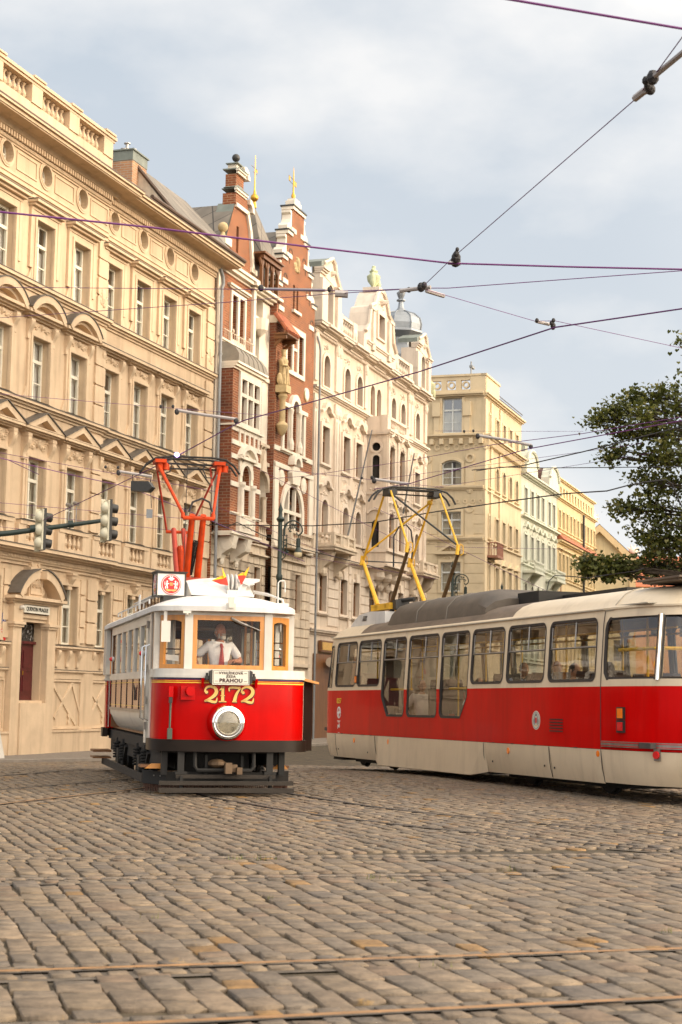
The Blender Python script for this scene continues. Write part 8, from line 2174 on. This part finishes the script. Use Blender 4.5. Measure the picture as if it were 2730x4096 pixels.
    for i, (a, b_, lab) in enumerate((((0, 1040, 40), (500, 1130, 40), 'thin wire across the ochre facade, just below the pediments'), ((0, 1155, 42), (470, 1195, 45), 'thin wire across the ochre facade at traffic signal height'), ((0, 1175, 42), (460, 1225, 45), 'thin wire across the ochre facade just under the signal height wire'), ((0, 905, 40), (620, 955, 48), 'very thin wire across the third floor of the ochre house'), ((640, 1078, 50), (1020, 1120, 48), 'thin wire in front of the first floor of the cream house'), ((590, 1075, 50), (960, 1265, 44), 'wire slanting down from the brick oriel behind the yellow pantograph'), ((860, 1165, 50), (1260, 1360, 46), 'wire slanting down past the corner house to the tram roof'), ((490, 1160, 56), (770, 1280, 50), 'wire slanting behind the nearest street lamp'), ((715, 1280, 55), (1000, 1330, 52), 'low thin wire in front of the cream house windows'), ((1000, 990, 60), (1340, 991, 60), 'faint level wire high beside the corner house'), ((1000, 1256, 60), (1340, 1262, 60), 'faint low level wire in front of the yellow house'), ((880, 1100, 50), (1480, 1018, 44), 'thin wire rising from the cream house toward the tree'), ((1000, 1120, 50), (1500, 1040, 44), 'thin wire rising from the corner house toward the tree'), ((0, 1210, 44), (100, 1222, 44), 'short thin wire at the left edge above the balusters'))):
        wire(lab, [Y(*a), Y(*b_)], .007, None, .02)
    wire('drooping black cable at the brick oriel base', [Y(486, 1190, 57), Y(500, 1205, 56), Y(520, 1212, 56), Y(545, 1200, 56), Y(600, 1228, 55), Y(700, 1262, 54), Y(780, 1282, 53), Y(880, 1308, 52)], .018, WIREB, n=4)
    wire('dark cable looping over the modern tram roof toward the tree', [Y(1255, 1365, 45), Y(1262, 1335, 45), Y(1275, 1322, 45), Y(1310, 1324, 45), Y(1350, 1328, 44), Y(1400, 1320, 44), Y(1455, 1313, 43), Y(1480, 1306, 43)], .016, WIREB, n=3)
    # insulators and clamps
    def ins(label, pts, r, extra=(), name='section_insulator'):
        T = thing(name, label, 'insulator', pts[0], 0, 'insulators on the tram wires')
        o = pts[0]; m = MB(); m.tube([p-o for p in pts], r, 7); m.build('rod', PORC, T, smooth=50)
        m = MB()
        for (p, s) in extra: m.ell(p-o, (s, s, s*1.2), 7, 5)
        if extra: m.build('clamp', WIREB, T)
    Z6 = lambda x, y: Z(x, y, 6.2)
    ins('black clamp and rod insulator near the upper right corner', [Z6(1600, 95), Z6(1500, 178)], .022, ((Z6(1500, 178), .05), (Z6(1492, 200), .04)))
    ins('knuckle shaped wire clamp on the steep span wire', [Z6(1460, 226), Z6(1480, 210), Z6(1496, 203)], .03, ((Z6(1495, 205), .04), (Z6(1484, 185), .03), (Z6(1488, 195), .03)))
    ins('bell insulator on the long level wire', [Z(1030, 604, 5.92), Z(1058, 606, 5.92)], .018, ((Z(1047, 600, 5.95), .055), (Z(1048, 592, 5.95), .05), (Z(1049, 583, 5.95), .03), (Z(1051, 573, 5.95), .02)))
    ins('dark knot of clamps where the span wires meet in mid sky', [Z(920, 668, 6.3), Z(968, 662, 6.3), Z(990, 660, 6.3)], .025, ((Z(968, 660, 6.3), .05), (Z(975, 655, 6.3), .035), (Z(940, 666, 6.3), .03)))
    ins('striped strain insulator just right of the sky knot', [Z(980, 668, 6.3), Z(1020, 680, 6.3)], .026)
    ins('double strain insulator on the span wire over the cream house', [Y(770, 674, 21), Y(800, 676, 21)], .05, ((Y(757, 665, 21), .03),))
    ins('grey tube insulator on the upper strand over the brick gable', [Y(610, 664, 23), Y(750, 667, 21.5)], .022, ((Y(600, 662, 23), .045),))
    ins('small double pulley clamp over the sloping contact wire', [Z6(1232, 738), Z6(1262, 745)], .022, ((Z6(1268, 742), .03), (Z6(1271, 748), .035), (Z6(1271, 752), .03), (Z6(1234, 736), .025), (Z6(1272, 736), .025)))
    ins('pale registration arm in front of the brick oriel', [Y(405, 942, 30), Y(470, 953, 30), Y(545, 963, 30)], .03, ((Y(407, 946, 30), .05), (Y(370, 934, 30), .03), (Y(398, 934, 30), .03), (Y(543, 967, 30), .05)))
    ins('pale registration arm above the orange pantograph', [Y(275, 1083, 33), Y(350, 1095, 33)], .03, ((Y(273, 1086, 33), .05), (Y(243, 1073, 33), .03), (Y(272, 1074, 33), .03)))
    ins('pale registration arm in front of the cream house oriel', [Y(862, 1101, 37), Y(940, 1112, 37)], .035, ((Y(860, 1104, 37), .06), (Y(832, 1098, 37), .03), (Y(855, 1097, 37), .04)))
    ins('pale registration arm beside the corner house', [Y(1098, 1000, 36), Y(1160, 1010, 36), Y(1222, 1023, 36)], .035, ((Y(1098, 1002, 36), .055), (Y(1067, 991, 36), .03), (Y(1088, 990, 36), .03), (Y(1220, 1026, 36), .05)))
    # hanging signal box on the left
    T = thing('hanging_signal_box', 'black arrow shaped box hanging from a wire in front of the ochre house', 'signal box', Y(328, 1112, 37), 0)
    o = Y(328, 1112, 37); m = MB(); m.T = Matrix.Rotation(radians(-12), 4, 'Z'); m.prism([(-.24, -.16), (.17, -.19), (.27, -.08), (.17, .05), (-.24, .06)], 'y', -.12, .14); m.build('box', IRON, T)
    m = MB(); m.tube([(-.22, 0, .05), (-.24, 0, .2), (.0, 0, .26), (.2, 0, .22), (.18, 0, .05)], .012, 5); m.tube([(.19, 0, -.1), (.22, 0, -.55)], .008, 4); m.k = 1; m.box(.11, .25, -.01, .01, -.78, -.58); m.build('hanger', [WIREB, GREYS], T)
    # tall poles leaning in the cream facade
wires()

# ------------------------------------------------------------------ tree on the right
def tree(label, loc, boughs, trunk_h, seed, nleaf, leaf=.076, spread=.28):
    T = thing('linden_tree', label, 'tree', loc, 0)
    r = np.random.default_rng(seed); m = MB(); L = Vector(loc)
    m.tube([(0, 0, 0), (.05, 0, trunk_h*.5), (0, .05, trunk_h), (-.1, 0, trunk_h+2.5), (.1, 0, trunk_h+5)], [.30, .24, .2, .13, .04], 9)
    pts = []
    for (x, y, z, rad, dens) in boughs:
        tip = Vector((x, y, z))-L; zz = min(trunk_h+4.5, max(trunk_h*.75, tip.z-1.2)); a = Vector((0, 0, zz)); mid = a.lerp(tip, .5)+Vector((0, 0, .35))
        m.tube([a, mid, tip], [.07, .04, .012], 6)
        for k in range(int(dens)):
            q = tip+Vector(r.normal(0, 1, 3))*rad*.44; q.z = tip.z+(q.z-tip.z)*.62
            m.tube([mid.lerp(tip, r.uniform(.3, .9)), q], [.016, .004], 4)
            pts.append(q)
    m.build('trunk', mat('tree_bark', (.06, .045, .03), .9, .3, 8, .4, 20), T)
    pts = np.array([tuple(p) for p in pts]); N = nleaf*len(pts)
    c = pts[r.integers(0, len(pts), N)]+r.normal(0, 1, (N, 3))*np.array([spread*.6, spread*.6, spread*.48])
    # heart shaped leaves of six corners, drooping
    a = r.uniform(0, 2*pi, N); tilt = r.normal(.9, .45, N); s = leaf*r.uniform(.65, 1.25, N)
    u = np.stack([np.cos(a)*np.cos(tilt), np.sin(a)*np.cos(tilt), -np.sin(tilt)], 1); v = np.stack([-np.sin(a), np.cos(a), np.zeros(N)], 1)
    shape = [(0, -.15), (.55, -.45), (.72, .2), (0, 1.0), (-.72, .2), (-.55, -.45)]
    V = np.stack([c+(u*yy+v*xx)*s[:, None] for xx, yy in shape], 1).reshape(-1, 3)
    me = bpy.data.meshes.new('crown'); me.vertices.add(N*6); me.vertices.foreach_set('co', V.reshape(-1).astype(np.float32)); me.loops.add(N*6); me.loops.foreach_set('vertex_index', np.arange(N*6, dtype=np.int32))
    me.polygons.add(N); me.polygons.foreach_set('loop_start', np.arange(0, N*6, 6, dtype=np.int32)); me.polygons.foreach_set('loop_total', np.full(N, 6, np.int32)); me.update(calc_edges=True)
    at = me.attributes.new('leaf', 'FLOAT_COLOR', 'POINT'); pal = np.array([(.075, .09, .016), (.115, .125, .022), (.18, .185, .04), (.055, .068, .015), (.30, .28, .10)]); pk = pal[r.choice(5, N, p=[.34, .3, .16, .14, .06])]
    at.data.foreach_set('color', np.repeat(np.hstack([pk, np.ones((N, 1))]), 6, axis=0).reshape(-1).astype(np.float32))
    me.materials.append(LEAFM); put('crown', me, T)
LEAFM = bpy.data.materials.new('linden_leaves'); LEAFM.use_nodes = True
_n = LEAFM.node_tree; _b = _n.nodes['Principled BSDF']; _a = _n.nodes.new('ShaderNodeAttribute'); _a.attribute_name = 'leaf'; _n.links.new(_a.outputs['Color'], _b.inputs['Base Color']); _b.inputs['Roughness'].default_value = .5
_t = _n.nodes.new('ShaderNodeBsdfTranslucent'); _n.links.new(_a.outputs['Color'], _t.inputs[0]); _m = _n.nodes.new('ShaderNodeMixShader'); _m.inputs[0].default_value = .38
_o = _n.nodes['Material Output']; _n.links.new(_b.outputs[0], _m.inputs[1]); _n.links.new(_t.outputs[0], _m.inputs[2]); _n.links.new(_m.outputs[0], _o.inputs[0])
LEAVES = 20
def plant_tree():
    B = []
    def b(px, py, rad, dens, y=45): p = at_y(px*K, py*K, y); B.append((p.x, p.y, p.z, rad, dens))
    for q in ((1375, 965, .5, 9), (1410, 950, .5, 10), (1440, 930, .65, 14), (1455, 905, .5, 10), (1475, 955, .7, 16, 44), (1500, 910, .5, 9), (1520, 905, .45, 8), (1540, 940, .8, 18), (1565, 910, .7, 14), (1600, 900, 1.2, 24, 46), (1562, 786, .35, 5), (1600, 790, .7, 10),
              (1490, 990, .7, 14), (1530, 985, .9, 20, 46), (1430, 990, .4, 7), (1452, 1005, .4, 7), (1400, 1048, .32, 7), (1415, 1035, .22, 4), (1475, 1045, .4, 8), (1500, 1050, .6, 12), (1545, 1040, .9, 20, 44), (1590, 1040, 1.2, 26),
              (1465, 1100, .5, 10), (1500, 1110, .7, 15), (1540, 1105, .8, 18, 46), (1585, 1110, 1.1, 22), (1425, 1165, .35, 8), (1450, 1160, .45, 9), (1480, 1180, .3, 5), (1500, 1160, .5, 8), (1530, 1170, .7, 14), (1570, 1175, .9, 18), (1520, 1200, .6, 10), (1555, 1210, .7, 14),
              (1462, 1222, .25, 5), (1500, 1235, .5, 12), (1530, 1250, .8, 20), (1565, 1260, .9, 22, 46), (1508, 1262, .5, 12, 47), (1480, 1300, .7, 20, 47), (1520, 1300, .9, 26, 47), (1560, 1310, 1.0, 26, 46), (1430, 1300, .5, 14), (1400, 1300, .45, 14), (1370, 1300, .42, 12), (1350, 1290, .22, 5), (1355, 1312, .25, 6), (1395, 1316, .3, 8), (1600, 1250, 1.2, 26), (1620, 1150, 1.2, 26), (1640, 1000, 1.3, 26), (1680, 1080, 1.6, 30), (1680, 1250, 1.6, 30), (1650, 880, 1.2, 20)):
        b(q[0], q[1], q[2]*(.72 if q[0] < 1550 else 1), q[3]*(1.6 if q[0] < 1440 else .85 if q[0] < 1550 else .5), *q[4:])
    rr = random.Random(3)
    for k in range(30):                                   # the far side of the crown
        a = rr.uniform(-1.9, 1.5); d = rr.uniform(1.2, 4.6); B.append((11.8+d*cos(a), 45+d*sin(a), rr.uniform(5.2, 12.3)-.35*d, 1.1, 15))
    tree('dark green leafy linden tree reaching in from the right edge', (11.8, 45.0, -.3), B, 4.2, 11, LEAVES)
plant_tree()

# ------------------------------------------------------------------ small street things
for lab, a, b_ in (('longer of two thin flag poles leaning out over the cream house balcony', (1393, 2141, 73.5), (1489, 1720, 72)), ('shorter of two thin flag poles leaning out beside the cream house oriel', (1613, 2055, 80), (1658, 1812, 78))):
    p, q = at_y(*a), at_y(*b_); m = MB(); m.tube([p*0, q-p], [.05, .03], 6); tag(m.build('flag_pole', GREYS, None, p), lab, 'flag pole', 'bare flag poles on the cream house')
T = thing('hanging_shop_sign', 'narrow black hanging sign with white and green letters beside the vintage tram', 'sign', FP(18.6, 1.2, 2.2), FROT-pi/2)
m = MB(); m.box(-.28, .28, -.04, .04, -.65, .75); m.build('board', BLACKP, T)
m = MB(); m.tube([(-.3, 0, .9), (.2, 0, .9), (.5, 0, 1.0)], .02, 5); m.tube([(.0, 0, -.65), (.5, 0, -.75)], .02, 5); m.tube([(-.9, 0, .86), (-.3, 0, .9)], .02, 5); m.build('bracket', IRON, T)
for (t, z, s, mt) in (('T', .42, .36, WHITEL), ('15', .0, .3, WHITEL), ('E', -.38, .36, emit('green_lettering', (.02, .35, .08), .3))): text_mesh('sign_lettering', t, s, mt, T, (.0, -.05, z), (pi/2, 0, 0), .01, .008)
T = thing('folding_board', 'white folding pavement board leaning at the left edge of the picture', 'board', FP(-3.3, 1.5, -.28), FROT)
m = MB(); m.prism([(-.30, .0), (-.26, .0), (.02, 1.15), (-.02, 1.15)], 'x', -.45, .45); m.prism([(.30, 0), (.26, 0), (-.02, 1.15), (.02, 1.15)], 'x', -.45, .45); m.build('panel', WHITEP, T)
# ------------------------------------------------------------------ sky, sun, camera
w = bpy.data.worlds.new('World'); SC.world = w; w.use_nodes = True
nt = w.node_tree; N = nt.nodes; L = nt.links; bg = N['Background']
SUN_EL = radians(14)
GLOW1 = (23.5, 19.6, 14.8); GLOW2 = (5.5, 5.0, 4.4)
SUN_DIR = Vector((cos(SUN_EL)*.985, -cos(SUN_EL)*.174, sin(SUN_EL))).normalized()
sky = N.new('ShaderNodeTexSky'); sky.sky_type = 'NISHITA'; sky.sun_disc = False; sky.sun_elevation = SUN_EL; sky.sun_rotation = atan2(SUN_DIR.x, SUN_DIR.y)
sky.air_density = 1.0; sky.dust_density = 2.0; sky.ozone_density = 1.0
tc = N.new('ShaderNodeTexCoord'); mp = N.new('ShaderNodeMapping'); mp.inputs['Scale'].default_value = (1.0, 1.0, 1.9); mp.inputs['Location'].default_value = (.3, .1, .4); L.new(tc.outputs['Generated'], mp.inputs[0])
nz = N.new('ShaderNodeTexNoise'); nz.inputs['Scale'].default_value = 3.6; nz.inputs['Detail'].default_value = 7; nz.inputs['Roughness'].default_value = .5; L.new(mp.outputs[0], nz.inputs[0])
rp = N.new('ShaderNodeValToRGB'); rp.color_ramp.elements[0].position = .36; rp.color_ramp.elements[0].color = (.88, .88, .88, 1); rp.color_ramp.elements[1].position = .66; rp.color_ramp.elements[1].color = (1, 1, 1, 1); L.new(nz.outputs['Fac'], rp.inputs[0])
# hazy evening: the cloud layer glows toward the low sun, boosted out of view to the right and behind to fill the shade
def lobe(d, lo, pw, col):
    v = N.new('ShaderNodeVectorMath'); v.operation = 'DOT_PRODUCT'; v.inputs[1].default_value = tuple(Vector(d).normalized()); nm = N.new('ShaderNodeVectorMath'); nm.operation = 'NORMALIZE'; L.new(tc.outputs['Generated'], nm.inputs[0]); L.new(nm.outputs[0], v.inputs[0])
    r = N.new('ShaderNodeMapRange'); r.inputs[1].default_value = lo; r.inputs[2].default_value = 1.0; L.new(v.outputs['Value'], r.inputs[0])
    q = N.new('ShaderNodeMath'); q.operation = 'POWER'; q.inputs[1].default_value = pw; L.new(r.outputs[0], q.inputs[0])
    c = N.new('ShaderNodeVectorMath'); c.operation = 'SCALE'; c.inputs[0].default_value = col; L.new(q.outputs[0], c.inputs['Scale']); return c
cl = N.new('ShaderNodeMix'); cl.data_type = 'RGBA'; cl.inputs[6].default_value = (3.35, 3.75, 4.2, 1); cl.inputs[7].default_value = (5.15, 5.15, 5.15, 1)
sx = N.new('ShaderNodeSeparateXYZ'); L.new(tc.outputs['Generated'], sx.inputs[0]); m2 = N.new('ShaderNodeMapRange'); m2.inputs[1].default_value = .02; m2.inputs[2].default_value = .42; m2.inputs[3].default_value = 1.0; m2.inputs[4].default_value = .0; L.new(sx.outputs[2], m2.inputs[0])
cm = N.new('ShaderNodeMath'); cm.operation = 'MULTIPLY_ADD'; cm.inputs[1].default_value = .6; cm.use_clamp = True; rb = N.new('ShaderNodeMapRange'); rb.inputs[1].default_value = .42; rb.inputs[2].default_value = .60; rb.inputs[4].default_value = 1.0; L.new(nz.outputs['Fac'], rb.inputs[0]); L.new(m2.outputs[0], cm.inputs[0]); L.new(rb.outputs[0], cm.inputs[2]); L.new(cm.outputs[0], cl.inputs[0])
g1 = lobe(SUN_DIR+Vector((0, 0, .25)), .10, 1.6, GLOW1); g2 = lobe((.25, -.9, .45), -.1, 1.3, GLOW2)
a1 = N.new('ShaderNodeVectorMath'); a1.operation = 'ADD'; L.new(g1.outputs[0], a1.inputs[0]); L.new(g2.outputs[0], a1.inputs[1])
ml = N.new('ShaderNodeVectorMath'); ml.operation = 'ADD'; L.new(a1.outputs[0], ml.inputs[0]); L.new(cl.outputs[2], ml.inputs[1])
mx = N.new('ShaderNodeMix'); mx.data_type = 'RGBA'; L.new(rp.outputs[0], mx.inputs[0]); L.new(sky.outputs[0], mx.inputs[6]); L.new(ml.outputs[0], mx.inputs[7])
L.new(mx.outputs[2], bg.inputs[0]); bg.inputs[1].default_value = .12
sl = bpy.data.lights.new('sun', 'SUN'); sl.energy = 1.55; sl.angle = radians(2.0); sl.color = (1.0, .80, .57)
so = bpy.data.objects.new('sun', sl); COL.objects.link(so); so.rotation_euler = SUN_DIR.to_track_quat('Z', 'Y').to_euler()
cd = bpy.data.cameras.new('camera'); co = bpy.data.objects.new('camera', cd); COL.objects.link(co); SC.camera = co
cd.lens = 6513/4096*36; cd.sensor_width = 36; cd.sensor_fit = 'AUTO'; cd.clip_end = 2000; cd.clip_start = .1
pit, rol = radians(6.51), radians(.9856); fwd = Vector((0, cos(pit), sin(pit))); up = Vector((0, -sin(pit), cos(pit))); rr = Vector((1, 0, 0))
r2 = rr*cos(rol)+up*sin(rol); u2 = up*cos(rol)-rr*sin(rol)
co.matrix_world = Matrix(((r2.x, u2.x, -fwd.x, 0), (r2.y, u2.y, -fwd.y, 0), (r2.z, u2.z, -fwd.z, 1.5), (0, 0, 0, 1)))
cd.dof.use_dof = True; cd.dof.focus_distance = 25.5; cd.dof.aperture_fstop = 4.5
vs = SC.view_settings; SC.display_settings.display_device = 'sRGB'; vs.view_transform = 'Standard'; vs.look = 'None'; vs.gamma = 1.0; vs.exposure = 0.62
SC.cycles.use_denoising = True; SC.cycles.max_bounces = 6; SC.cycles.transparent_max_bounces = 14; SC.cycles.caustics_reflective = False; SC.cycles.caustics_refractive = False
SC.cycles.sample_clamp_indirect = 6
